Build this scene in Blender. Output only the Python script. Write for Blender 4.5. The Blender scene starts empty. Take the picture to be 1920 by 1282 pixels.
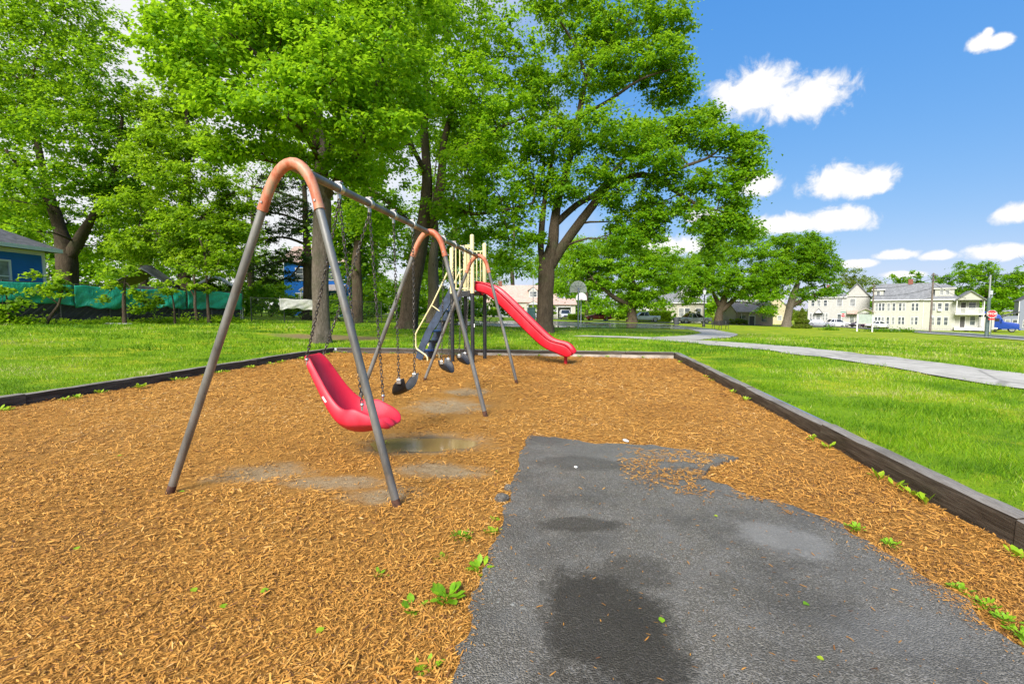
import bpy, bmesh, math, random
import numpy as np
from mathutils import Vector, Matrix, Quaternion
R = math.radians
random.seed(7)
rng = np.random.default_rng(11)
scene = bpy.context.scene
COL = scene.collection

# ------------------------------------------------------------------ camera
cam_d = bpy.data.cameras.new('camera'); cam = bpy.data.objects.new('camera', cam_d); COL.objects.link(cam)
cam_d.sensor_width = 36.0; cam_d.lens = 36.0 * 880 / 1920; cam_d.clip_start = 0.05; cam_d.clip_end = 3000
cam.location = (0, 0, 1.4); cam.rotation_euler = (R(90 - 3.965), 0, 0)
scene.camera = cam

# ------------------------------------------------------------------ sky, sun, exposure
SUN_EL, SUN_AZ = 39, 200          # azimuth clockwise from +Y: behind the viewer, a little to the left
world = bpy.data.worlds.new('World'); scene.world = world; world.use_nodes = True

def build_world():
    nt = world.node_tree; N = nt.nodes; L = nt.links; N.clear()
    def n(t, **k):
        o = N.new(t)
        for a, b in k.items(): setattr(o, a, b)
        return o
    def m(op, a, b=None, c=None, clamp=False):
        o = n('ShaderNodeMath', operation=op, use_clamp=clamp)
        for i, x in enumerate((a, b, c)):
            if x is None: continue
            if isinstance(x, (int, float)): o.inputs[i].default_value = x
            else: L.new(x, o.inputs[i])
        return o.outputs[0]
    sky = n('ShaderNodeTexSky', sky_type='NISHITA', sun_disc=False, sun_elevation=R(SUN_EL), sun_rotation=R(SUN_AZ))
    sky.air_density = 1.0; sky.dust_density = 0.35; sky.ozone_density = 2.2; sky.altitude = 100
    tc = n('ShaderNodeTexCoord'); sx = n('ShaderNodeSeparateXYZ'); L.new(tc.outputs['Generated'], sx.inputs[0])
    X, Y, Z = sx.outputs
    az = m('ARCTAN2', X, Y); el = m('ARCSINE', Z)
    # ragged edge of every cloud: noise over the direction
    nz = n('ShaderNodeTexNoise'); nz.inputs['Distortion'].default_value = .35; nz.inputs['Scale'].default_value = 28; nz.inputs['Detail'].default_value = 9; nz.inputs['Roughness'].default_value = .62
    L.new(tc.outputs['Generated'], nz.inputs['Vector'])
    nz2 = n('ShaderNodeTexNoise'); nz2.inputs['Scale'].default_value = 5.5; nz2.inputs['Detail'].default_value = 5; nz2.inputs['Roughness'].default_value = .55
    L.new(tc.outputs['Generated'], nz2.inputs['Vector'])
    e1 = m('SUBTRACT', nz.outputs[0], .5); e2 = m('SUBTRACT', nz2.outputs[0], .5)
    rag = m('ADD', m('MULTIPLY', e1, 2.0), m('MULTIPLY', e2, .9))
    cov = None
    #            azimuth, elevation, half width, half height (degrees): fair weather puffs
    for a, e, ra, re in PUFFS:
        dx = m('DIVIDE', m('SUBTRACT', az, R(a)), R(ra)); dy = m('DIVIDE', m('SUBTRACT', el, R(e)), R(re)); dy = m('MAXIMUM', dy, m('MULTIPLY', dy, -1.2))
        q = m('SQRT', m('ADD', m('MULTIPLY', dx, dx), m('MULTIPLY', dy, dy)))
        f = m('SUBTRACT', 1.12, q)
        cov = f if cov is None else m('MAXIMUM', cov, f)
    cov = m('ADD', cov, m('MULTIPLY', rag, .95))
    # a high bank of cloud over everything to the left and behind
    bank = m('SUBTRACT', 1.0, m('DIVIDE', m('ABSOLUTE', m('ADD', az, R(95))), R(104)))
    bank = m('ADD', m('MULTIPLY', bank, 3.0), m('MULTIPLY', e2, 1.3))
    pmask = n('ShaderNodeMapRange', interpolation_type='SMOOTHSTEP'); L.new(cov, pmask.inputs[0])
    pmask.inputs[1].default_value = -.14; pmask.inputs[2].default_value = .50
    bmask = n('ShaderNodeMapRange', interpolation_type='SMOOTHSTEP'); L.new(bank, bmask.inputs[0])
    bmask.inputs[1].default_value = -.1; bmask.inputs[2].default_value = .9
    hmask = n('ShaderNodeMapRange', interpolation_type='SMOOTHSTEP'); L.new(m('ADD', el, m('MULTIPLY', e2, .1)), hmask.inputs[0])
    hmask.inputs[1].default_value = .16; hmask.inputs[2].default_value = -.02; 
    mask = m('MAXIMUM', pmask.outputs[0], m('MAXIMUM', m('MULTIPLY', bmask.outputs[0], .9), m('MULTIPLY', hmask.outputs[0], .06)), clamp=True)
    hs = n('ShaderNodeHueSaturation'); hs.inputs['Saturation'].default_value = 1.36; L.new(sky.outputs[0], hs.inputs['Color'])
    sc_ = n('ShaderNodeSeparateColor'); L.new(hs.outputs[0], sc_.inputs[0]); gm = n('ShaderNodeCombineColor')
    for i, (gain, pw) in enumerate(((1.07, .58), (1.50, .43), (3.2, .20))): L.new(m('MULTIPLY', m('POWER', m('MAXIMUM', sc_.outputs[i], .001), pw), gain), gm.inputs[i])     # the camera's tone response to the sky
    bs = n('ShaderNodeBackground'); bs.inputs[1].default_value = SKY_STRENGTH; L.new(gm.outputs[0], bs.inputs[0])
    shade = n('ShaderNodeMapRange'); L.new(m('ADD', cov, m('MULTIPLY', e1, .8)), shade.inputs[0])
    shade.inputs[1].default_value = .0; shade.inputs[2].default_value = .7; shade.inputs[3].default_value = .90; shade.inputs[4].default_value = 1.0
    cc = n('ShaderNodeMix', data_type='RGBA'); cc.blend_type = 'MULTIPLY'; cc.inputs[0].default_value = 1
    cc.inputs[6].default_value = (1, .99, .985, 1)
    cm = n('ShaderNodeCombineColor'); [L.new(shade.outputs[0], cm.inputs[i]) for i in range(3)]; L.new(cm.outputs[0], cc.inputs[7])
    bc = n('ShaderNodeBackground'); bc.inputs[1].default_value = CLOUD_STRENGTH; L.new(cc.outputs[2], bc.inputs[0])
    mx = n('ShaderNodeMixShader'); L.new(mask, mx.inputs[0]); L.new(bs.outputs[0], mx.inputs[1]); L.new(bc.outputs[0], mx.inputs[2])
    out = n('ShaderNodeOutputWorld'); L.new(mx.outputs[0], out.inputs[0])
SKY_STRENGTH, CLOUD_STRENGTH = .10, .56
PUFFS = [(26.4, 21.5, 3.8, 2.9), (31.2, 20.3, 3.9, 2.2), (34.3, 12.3, 2.8, 1.6), (36.4, 12.0, 2.7, 1.5), (27.3, 13.0, 1.9, 1.3), (29.4, 8.7, 3.6, 1.1), (34.5, 8.7, 3.4, 1.3),
         (43.8, 21.4, .85, .75), (44.9, 21.2, .85, .55), (44.2, 22.0, .4, .45), (46.5, 7.8, 1.7, 1.0), (39.1, 5.1, 1.6, .5), (41.9, 4.8, 1.2, .45), (45.8, 4.7, 2.3, .7), (36.2, 4.4, 1.4, .45), (39.4, 3.2, 1.6, .35), (18.2, 7.0, 4.3, 1.5), (21.9, 10.0, 1.7, 1.1),
         (57, 14, 4, 2), (66, 24, 5, 3), (72, 8, 4, 1.4), (83, 16, 4, 2), (98, 27, 5, 3), (60, 40, 5, 3), (86, 48, 7, 4)]
build_world()
sun_d = bpy.data.lights.new('sun', 'SUN'); sun = bpy.data.objects.new('sun', sun_d); COL.objects.link(sun)
sun_d.energy = 3.7; sun_d.angle = R(28); sun_d.color = (1, .965, .91)
_d = Vector((math.sin(R(SUN_AZ)) * math.cos(R(SUN_EL)), math.cos(R(SUN_AZ)) * math.cos(R(SUN_EL)), math.sin(R(SUN_EL))))
sun.rotation_euler = _d.to_track_quat('Z', 'Y').to_euler()
vs = scene.view_settings; vs.view_transform = 'Standard'; vs.look = 'None'; vs.gamma = 1; vs.use_curve_mapping = False
vs.exposure = 1.0
scene.cycles.use_denoising = True; scene.cycles.max_bounces = 8; scene.cycles.diffuse_bounces = 6; scene.cycles.glossy_bounces = 3
scene.cycles.transmission_bounces = 4; scene.cycles.transparent_max_bounces = 6; scene.cycles.caustics_reflective = False; scene.cycles.caustics_refractive = False

# ------------------------------------------------------------------ the lie of the land
AX = math.atan2(140, 880); CA, SA = math.cos(AX), math.sin(AX)   # the playground's long axis
UL, UR, VN, VF = -8.1, 2.5, -4.0, 14.0                           # mulch bed, in playground metres
def P(u, v, z=0.0): return Vector((u * CA + v * SA, -u * SA + v * CA, z))
def uv_of(x, y): return x * CA - y * SA, x * SA + y * CA
def terr(x, y):
    x = np.asarray(x, float); y = np.asarray(y, float)
    u, v = x * CA - y * SA, x * SA + y * CA
    du = np.maximum(np.maximum((UL - .2 - u) / 9, 0), (u - UR - .2) / 28)
    dv = np.maximum(np.maximum((VN - v) / 18, 0), (v - VF - .2) / 18)
    s = np.clip(np.hypot(du, dv) - .02, 0, 1); s = s * s * (3 - 2 * s)
    pl = .15 - .03 * np.clip(x, -36, 95) - .004 * np.clip(y, -20, 140)
    bump = .02 * np.sin(x * .55 + 1.3) * np.sin(y * .47) * np.clip(np.hypot(du, dv) * 6, 0, 1)
    return .15 + (pl - .15) * s + bump
def T(x, y): return float(terr(x, y))
def G(x, y, dz=0.0): return Vector((x, y, T(x, y) + dz))
def vnoise(x, y, s=0):
    """smooth value noise on arrays"""
    xi = np.floor(x).astype(np.int64); yi = np.floor(y).astype(np.int64); fx = x - xi; fy = y - yi
    fx = fx * fx * (3 - 2 * fx); fy = fy * fy * (3 - 2 * fy)
    def h(a, b):
        k = (a * 374761393 + b * 668265263 + s * 2147483647) & 0xffffffff
        k = ((k ^ (k >> 13)) * 1274126177) & 0xffffffff
        return ((k ^ (k >> 16)) & 0xffff) / 65535.0
    return (h(xi, yi) * (1 - fx) + h(xi + 1, yi) * fx) * (1 - fy) + (h(xi, yi + 1) * (1 - fx) + h(xi + 1, yi + 1) * fx) * fy

# ------------------------------------------------------------------ mesh helpers
class MB:
    def __init__(s): s.v = []; s.f = []
    def add(s, verts, faces):
        b = len(s.v); s.v.extend([tuple(p) for p in verts]); s.f.extend([tuple(i + b for i in f) for f in faces]); return s
    def box(s, c, d, rz=0.0, M=None, bev=0.0):
        x, y, z = d[0] / 2, d[1] / 2, d[2] / 2
        if bev <= 0:
            vs_ = [(-x, -y, -z), (x, -y, -z), (x, y, -z), (-x, y, -z), (-x, -y, z), (x, -y, z), (x, y, z), (-x, y, z)]
            fs = [(0, 3, 2, 1), (4, 5, 6, 7), (0, 1, 5, 4), (1, 2, 6, 5), (2, 3, 7, 6), (3, 0, 4, 7)]
        else:
            bm = bmesh.new(); bmesh.ops.create_cube(bm, size=1)
            for q in bm.verts: q.co = Vector((q.co.x * d[0], q.co.y * d[1], q.co.z * d[2]))
            bmesh.ops.bevel(bm, geom=list(bm.edges), offset=bev, segments=2, affect='EDGES', profile=.5)
            bm.verts.index_update(); vs_ = [tuple(q.co) for q in bm.verts]; fs = [tuple(q.index for q in f.verts) for f in bm.faces]; bm.free()
        if M is None: M = Matrix.Translation(c) @ Matrix.Rotation(rz, 4, 'Z')
        else: M = Matrix.Translation(c) @ M
        return s.add([M @ Vector(p) for p in vs_], fs)
    def tube(s, pts, r, n=10, cap=True, closed=False):
        pts = [Vector(p) for p in pts]; k = len(pts); rr = r if isinstance(r, (list, tuple)) else [r] * k
        rings = []; nrm = None
        for i, p in enumerate(pts):
            a = pts[(i - 1) % k] if (i > 0 or closed) else p; b = pts[(i + 1) % k] if (i < k - 1 or closed) else p
            t = (b - a); t = t.normalized() if t.length > 1e-9 else Vector((0, 0, 1))
            if nrm is None:
                up = Vector((0, 0, 1)) if abs(t.z) < .9 else Vector((1, 0, 0)); nrm = t.cross(up).normalized()
            else:
                nrm = (nrm - t * nrm.dot(t)); nrm = nrm.normalized() if nrm.length > 1e-6 else t.orthogonal().normalized()
            bn = t.cross(nrm)
            rings.append([p + (nrm * math.cos(2 * math.pi * j / n) + bn * math.sin(2 * math.pi * j / n)) * rr[i] for j in range(n)])
        b = len(s.v); [s.v.extend([tuple(q) for q in rg]) for rg in rings]
        for i in range(k if closed else k - 1):
            i2 = (i + 1) % k
            for j in range(n):
                j2 = (j + 1) % n; s.f.append((b + i * n + j, b + i * n + j2, b + i2 * n + j2, b + i2 * n + j))
        if cap and not closed:
            s.f.append(tuple(b + j for j in range(n))[::-1]); s.f.append(tuple(b + (k - 1) * n + j for j in range(n)))
        return s
    def cyl(s, p0, p1, r0, r1=None, n=12, cap=True): return s.tube([p0, p1], [r0, r0 if r1 is None else r1], n, cap)
    def prism(s, poly, z0, z1):
        n = len(poly); vs_ = [(x, y, z0) for x, y in poly] + [(x, y, z1) for x, y in poly]
        fs = [tuple(range(n))[::-1], tuple(range(n, 2 * n))] + [(i, (i + 1) % n, n + (i + 1) % n, n + i) for i in range(n)]
        return s.add(vs_, fs)
    def slabx(s, poly, x0, x1):
        """poly in (y, z) extruded along x"""
        n = len(poly); vs_ = [(x0, y, z) for y, z in poly] + [(x1, y, z) for y, z in poly]
        fs = [tuple(range(n)), tuple(range(n, 2 * n))[::-1]] + [(i, n + i, n + (i + 1) % n, (i + 1) % n) for i in range(n)]
        return s.add(vs_, fs)
    def slaby(s, poly, y0, y1):
        """poly in (x, z) extruded along y"""
        n = len(poly); vs_ = [(x, y0, z) for x, z in poly] + [(x, y1, z) for x, z in poly]
        fs = [tuple(range(n))[::-1], tuple(range(n, 2 * n))] + [(i, (i + 1) % n, n + (i + 1) % n, n + i) for i in range(n)]
        return s.add(vs_, fs)
    def quad(s, a, b, c, d): return s.add([a, b, c, d], [(0, 1, 2, 3)])
    def ball(s, c, r, n=10, m=6):
        c = Vector(c); r = r if isinstance(r, (tuple, list)) else (r, r, r)
        vs_ = [(c.x, c.y, c.z - r[2])]
        for i in range(1, m):
            a = -math.pi / 2 + math.pi * i / m
            for j in range(n):
                b = 2 * math.pi * j / n; vs_.append((c.x + r[0] * math.cos(a) * math.cos(b), c.y + r[1] * math.cos(a) * math.sin(b), c.z + r[2] * math.sin(a)))
        vs_.append((c.x, c.y, c.z + r[2])); fs = []
        for j in range(n): fs.append((0, 1 + (j + 1) % n, 1 + j))
        for i in range(m - 2):
            for j in range(n):
                a = 1 + i * n + j; b = 1 + i * n + (j + 1) % n; fs.append((a, b, b + n, a + n))
        t = len(vs_) - 1
        for j in range(n): fs.append((t, t - n + j, t - n + (j + 1) % n))
        return s.add(vs_, fs)
    def mesh(s, name, mat, smooth=False, angle=40):
        me = bpy.data.meshes.new(name); me.from_pydata(s.v, [], s.f); me.materials.append(mat)
        bm = bmesh.new(); bm.from_mesh(me); bmesh.ops.recalc_face_normals(bm, faces=bm.faces)
        if smooth:
            for f in bm.faces: f.smooth = True
            for e in bm.edges:
                if len(e.link_faces) == 2 and e.calc_face_angle(0) > R(angle): e.smooth = False
        bm.to_mesh(me); bm.free(); me.update(); return me
    def build(s, name, mat, parent=None, smooth=False, angle=40):
        return link(name, s.mesh(name, mat, smooth, angle), parent)
def link(name, me, parent=None):
    o = bpy.data.objects.new(name, me); COL.objects.link(o)
    if parent is not None: o.parent = parent
    return o
def np_mesh(name, verts, faces, mat, parent=None, smooth=False, tint=None):
    """verts (n,3), faces (m,k) arrays; tint: per face value"""
    me = bpy.data.meshes.new(name); verts = np.ascontiguousarray(verts, np.float32); faces = np.ascontiguousarray(faces, np.int32)
    m, k = faces.shape
    me.vertices.add(len(verts)); me.vertices.foreach_set('co', verts.ravel())
    me.loops.add(m * k); me.loops.foreach_set('vertex_index', faces.ravel())
    me.polygons.add(m); me.polygons.foreach_set('loop_start', np.arange(0, m * k, k, dtype=np.int32))
    try: me.polygons.foreach_set('loop_total', np.full(m, k, np.int32))
    except Exception: pass
    if smooth: me.polygons.foreach_set('use_smooth', np.ones(m, bool))
    me.update(calc_edges=True)
    if tint is not None:
        a = me.attributes.new('tint', 'FLOAT', 'FACE'); a.data.foreach_set('value', np.ascontiguousarray(tint, np.float32))
    me.materials.append(mat)
    return link(name, me, parent)
def tag(o, label=None, cat=None, group=None, kind=None):
    if label: o['label'] = label
    if cat: o['category'] = cat
    if group: o['group'] = group
    if kind: o['kind'] = kind
    return o
def thing(name, label, cat, loc=(0, 0, 0), rz=0.0, group=None):
    o = bpy.data.objects.new(name, None); COL.objects.link(o); o.empty_display_size = .2
    o.location = loc; o.rotation_euler = (0, 0, rz)
    return tag(o, label, cat, group)
def copy_tree(o, parent=None):
    c = o.copy(); COL.objects.link(c); c.parent = parent
    for ch in list(o.children): copy_tree(ch, c)
    return c
def solidify(o, t, off=-1):
    md = o.modifiers.new('thickness', 'SOLIDIFY'); md.thickness = t; md.offset = off; return o
def subsurf(o, n=1):
    md = o.modifiers.new('smooth', 'SUBSURF'); md.levels = n; md.render_levels = n; return o

# ------------------------------------------------------------------ materials
class NT:
    def __init__(s, name):
        s.m = bpy.data.materials.new(name); s.m.use_nodes = True; s.t = s.m.node_tree; s.t.nodes.clear()
        s.out = s.t.nodes.new('ShaderNodeOutputMaterial')
    def n(s, t, **k):
        o = s.t.nodes.new(t)
        for a, b in k.items(): setattr(o, a, b)
        return o
    def l(s, a, b): s.t.links.new(a, b)
    def put(s, sock, v):
        if isinstance(v, bpy.types.NodeSocket): s.l(v, sock)
        elif isinstance(v, (tuple, list)) and len(v) == 3 and sock.type == 'RGBA': sock.default_value = (*v, 1)
        else: sock.default_value = v
    def math(s, op, a, b=None, c=None, clamp=False):
        o = s.n('ShaderNodeMath', operation=op, use_clamp=clamp)
        for i, x in enumerate((a, b, c)):
            if x is not None: s.put(o.inputs[i], x)
        return o.outputs[0]
    def coord(s, w='Object'): return s.n('ShaderNodeTexCoord').outputs[w]
    def pos(s): return s.n('ShaderNodeNewGeometry').outputs['Position']
    def noise(s, scale, detail=4, rough=.55, vec=None, stretch=None, dist=0.0):
        v = vec if vec is not None else s.coord()
        if stretch is not None:
            mp = s.n('ShaderNodeMapping'); mp.inputs['Scale'].default_value = stretch; s.l(v, mp.inputs['Vector']); v = mp.outputs[0]
        o = s.n('ShaderNodeTexNoise'); o.inputs['Scale'].default_value = scale; o.inputs['Detail'].default_value = detail
        o.inputs['Roughness'].default_value = rough; o.inputs['Distortion'].default_value = dist; s.l(v, o.inputs['Vector']); return o.outputs[0]
    def voro(s, scale, vec=None, out='Distance', feature='F1'):
        o = s.n('ShaderNodeTexVoronoi', feature=feature); o.inputs['Scale'].default_value = scale; s.l(vec if vec is not None else s.coord(), o.inputs['Vector']); return o.outputs[out]
    def step(s, v, a, b, c=0.0, d=1.0, smooth=True):
        o = s.n('ShaderNodeMapRange', interpolation_type='SMOOTHSTEP' if smooth else 'LINEAR'); s.put(o.inputs[0], v)
        o.inputs[1].default_value = a; o.inputs[2].default_value = b; o.inputs[3].default_value = c; o.inputs[4].default_value = d; return o.outputs[0]
    def mix(s, f, a, b, mode='MIX'):
        o = s.n('ShaderNodeMix', data_type='RGBA'); o.blend_type = mode; s.put(o.inputs[0], f); s.put(o.inputs[6], a); s.put(o.inputs[7], b); return o.outputs[2]
    def ramp(s, v, stops):
        o = s.n('ShaderNodeValToRGB'); e = o.color_ramp.elements
        while len(e) < len(stops): e.new(.5)
        for i, (p, c) in enumerate(stops): e[i].position = p; e[i].color = (*c, 1)
        s.put(o.inputs[0], v); return o.outputs[0]
    def attr(s, name): return s.n('ShaderNodeAttribute', attribute_name=name).outputs['Fac']
    def bump(s, h, st=.3, d=.02):
        o = s.n('ShaderNodeBump'); o.inputs['Strength'].default_value = st; o.inputs['Distance'].default_value = d; s.l(h, o.inputs['Height']); return o.outputs[0]
    def ellipse(s, xyz, cx, cy, rx, ry, rot=0.0, wob=None, soft=.25):
        sp = s.n('ShaderNodeSeparateXYZ'); s.l(xyz, sp.inputs[0]); c, d = math.cos(rot), math.sin(rot)
        dx = s.math('SUBTRACT', sp.outputs[0], cx); dy = s.math('SUBTRACT', sp.outputs[1], cy)
        a = s.math('DIVIDE', s.math('ADD', s.math('MULTIPLY', dx, c), s.math('MULTIPLY', dy, d)), rx)
        b = s.math('DIVIDE', s.math('SUBTRACT', s.math('MULTIPLY', dy, c), s.math('MULTIPLY', dx, d)), ry)
        q = s.math('SQRT', s.math('ADD', s.math('MULTIPLY', a, a), s.math('MULTIPLY', b, b)))
        if wob is not None: q = s.math('ADD', q, wob)
        return s.step(q, 1.0, 1.0 - soft)
    def principled(s, base, rough=.6, metal=0.0, nrm=None, spec=.5, coat=0.0, trans=0.0):
        p = s.n('ShaderNodeBsdfPrincipled'); s.put(p.inputs['Base Color'], base); s.put(p.inputs['Roughness'], rough); s.put(p.inputs['Metallic'], metal)
        s.put(p.inputs['Specular IOR Level'], spec); s.put(p.inputs['Coat Weight'], coat); s.put(p.inputs['Transmission Weight'], trans)
        if nrm is not None: s.l(nrm, p.inputs['Normal'])
        s.l(p.outputs[0], s.out.inputs[0]); return p
def plain(name, col, rough=.6, metal=0.0, var=.12, scale=6.0, coat=0.0, bumpy=.06, spec=.5):
    t = NT(name); nz = t.noise(scale, 5, .6); nf = t.noise(scale * 9, 3, .6)
    dark = tuple(c * (1 - var) for c in col); lite = tuple(min(1, c * (1 + var)) for c in col)
    c = t.mix(t.step(nz, .3, .7), dark, lite)
    t.principled(c, t.step(nf, .2, .8, max(.02, rough - .08), min(1, rough + .1)), metal, t.bump(nf, bumpy, .01) if bumpy else None, spec, coat)
    return t.m
M = {}
# ------------------------------------------------------------------ ground materials
def m_lawn():
    t = NT('lawn_grass'); p = t.pos()
    big = t.noise(.16, 5, .6, p); mid = t.noise(1.3, 5, .65, p); fine = t.noise(38, 4, .7, p); blade = t.noise(150, 3, .7, p)
    sp = t.n('ShaderNodeSeparateXYZ'); t.l(p, sp.inputs[0])
    c = t.ramp(t.math('ADD', t.math('MULTIPLY', mid, .6), t.math('MULTIPLY', fine, .4)), [(.28, (.065, .135, .004)), (.5, (.145, .26, .006)), (.72, (.245, .36, .009))])
    # drier, yellower turf on the open slope to the right
    dry = t.math('MULTIPLY', t.step(t.math('ADD', sp.outputs[0], t.math('MULTIPLY', big, 16)), 14, 34), t.step(t.noise(.9, 5, .7, p, (1, .35, 1)), .34, .62))
    c = t.mix(t.math('MULTIPLY', dry, .75), c, (.26, .29, .010))
    c = t.mix(t.math('MULTIPLY', t.step(t.noise(.6, 6, .75, p), .48, .64), .85), c, (.36, .38, .02))
    thin = t.step(t.noise(.8, 6, .75, p, (1.3, 1, 1)), .60, .74)
    c = t.mix(t.math('MULTIPLY', thin, .7), c, (.24, .20, .08))
    c = t.mix(t.math('MULTIPLY', t.step(t.noise(.9, 5, .75, p, (1, 1.4, 1)), .55, .68), .7), c, (.055, .135, .005))
    wob = t.math('MULTIPLY', t.math('SUBTRACT', t.noise(1.1, 5, .65, p), .5), 1.3)
    dirt = t.ellipse(p, -7.9, 20.3, 3.4, 1.7, -.25, t.math('MULTIPLY', wob, .6), .5)
    c = t.mix(t.math('MULTIPLY', dirt, .9), c, t.ramp(fine, [(.3, (.17, .115, .06)), (.7, (.27, .19, .11))]))
    for (x, y, rx, ry) in ((1.9, 28, 2.0, 1.6), (-6.5, 29, 2.0, 1.6), (-11.1, 33, 1.5, 1.5), (-18, 25.5, 3, 1.5)):
        c = t.mix(t.math('MULTIPLY', t.ellipse(p, x, y, rx, ry, .3, wob, .6), .7), c, (.11, .08, .04))
    t.principled(c, .75, 0, t.bump(t.math('ADD', fine, blade), .55, .03), .1)
    return t.m
M['lawn'] = m_lawn()
def m_blade():
    t = NT('grass_blade'); a = t.attr('tint'); p = t.pos()
    c = t.ramp(a, [(0, (.055, .14, .004)), (.35, (.135, .285, .006)), (.7, (.25, .40, .010)), (.9, (.37, .46, .02)), (1, (.48, .46, .18))])
    d = t.n('ShaderNodeBsdfPrincipled'); t.put(d.inputs['Base Color'], c); d.inputs['Roughness'].default_value = .55; d.inputs['Specular IOR Level'].default_value = .2
    tr = t.n('ShaderNodeBsdfTranslucent'); t.put(tr.inputs[0], t.mix(.4, c, (.30, .52, .02)))
    mx = t.n('ShaderNodeMixShader'); mx.inputs[0].default_value = .35; t.l(d.outputs[0], mx.inputs[1]); t.l(tr.outputs[0], mx.inputs[2]); t.l(mx.outputs[0], t.out.inputs[0])
    return t.m
M['blade'] = m_blade()
SOIL = [(-2.75, 3.55, .55, .32, .2), (-2.0, 3.45, .65, .22, .1), (-1.25, 3.85, .55, .28, 0), (-1.66, 4.66, .85, .5, .15), (-2.0, 6.6, .75, .75, 0), (-1.5, 3.25, .4, .2, .3), (-2.0, 7.8, .5, .5, 0)]
def m_mulch():
    t = NT('wood_mulch'); p = t.coord()
    st = t.noise(38, 5, .7, p, (1, 2.6, 1), 1.5); st2 = t.noise(44, 5, .7, p, (2.6, 1, 1), 1.5); v = t.voro(42, p, 'Color')
    f = t.math('ADD', t.math('MULTIPLY', st, .5), t.math('MULTIPLY', st2, .5))
    c = t.ramp(f, [(.30, (.13, .058, .017)), (.44, (.33, .155, .032)), (.58, (.50, .25, .05)), (.75, (.62, .35, .09))])
    c = t.mix(t.math('MULTIPLY', t.step(t.noise(.8, 5, .6, p), .45, .75), .4), c, (.24, .115, .04))
    wob = t.math('MULTIPLY', t.math('SUBTRACT', t.noise(3.2, 6, .7, p), .5), 1.5)
    soil = None
    for (x, y, rx, ry, r) in SOIL:
        e = t.ellipse(p, x, y, rx, ry, r, wob, .7); soil = e if soil is None else t.math('MAXIMUM', soil, e)
    sand = t.ramp(t.noise(14, 6, .7, p), [(.3, (.27, .185, .095)), (.6, (.40, .295, .17)), (.8, (.50, .40, .26))])
    c = t.mix(t.math('MULTIPLY', soil, .92), c, sand)
    mud = t.ellipse(p, -1.68, 4.66, .66, .38, .15, t.math('MULTIPLY', wob, .25), .35)
    c = t.mix(mud, c, (.13, .095, .055))
    t.principled(c, .8, 0, t.bump(f, .9, .03), .2)
    return t.m
M['mulch'] = m_mulch()
def m_chip():
    t = NT('wood_chip'); a = t.attr('tint'); oi = t.n('ShaderNodeObjectInfo').outputs['Random']
    f = t.math('FRACT', t.math('ADD', a, oi))
    c = t.ramp(a, [(0, (.05, .022, .014)), (.14, (.16, .064, .024)), (.34, (.37, .165, .030)), (.62, (.56, .262, .046)), (.85, (.68, .36, .080)), (1, (.66, .47, .24))])
    g = t.noise(60, 4, .6, t.coord(), (1, 1, 1))
    c = t.mix(t.step(g, .35, .7, 0, .35), c, (.20, .09, .025))
    t.principled(c, .7, 0, t.bump(g, .3, .004), .3); return t.m
M['chip'] = m_chip()
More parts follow.
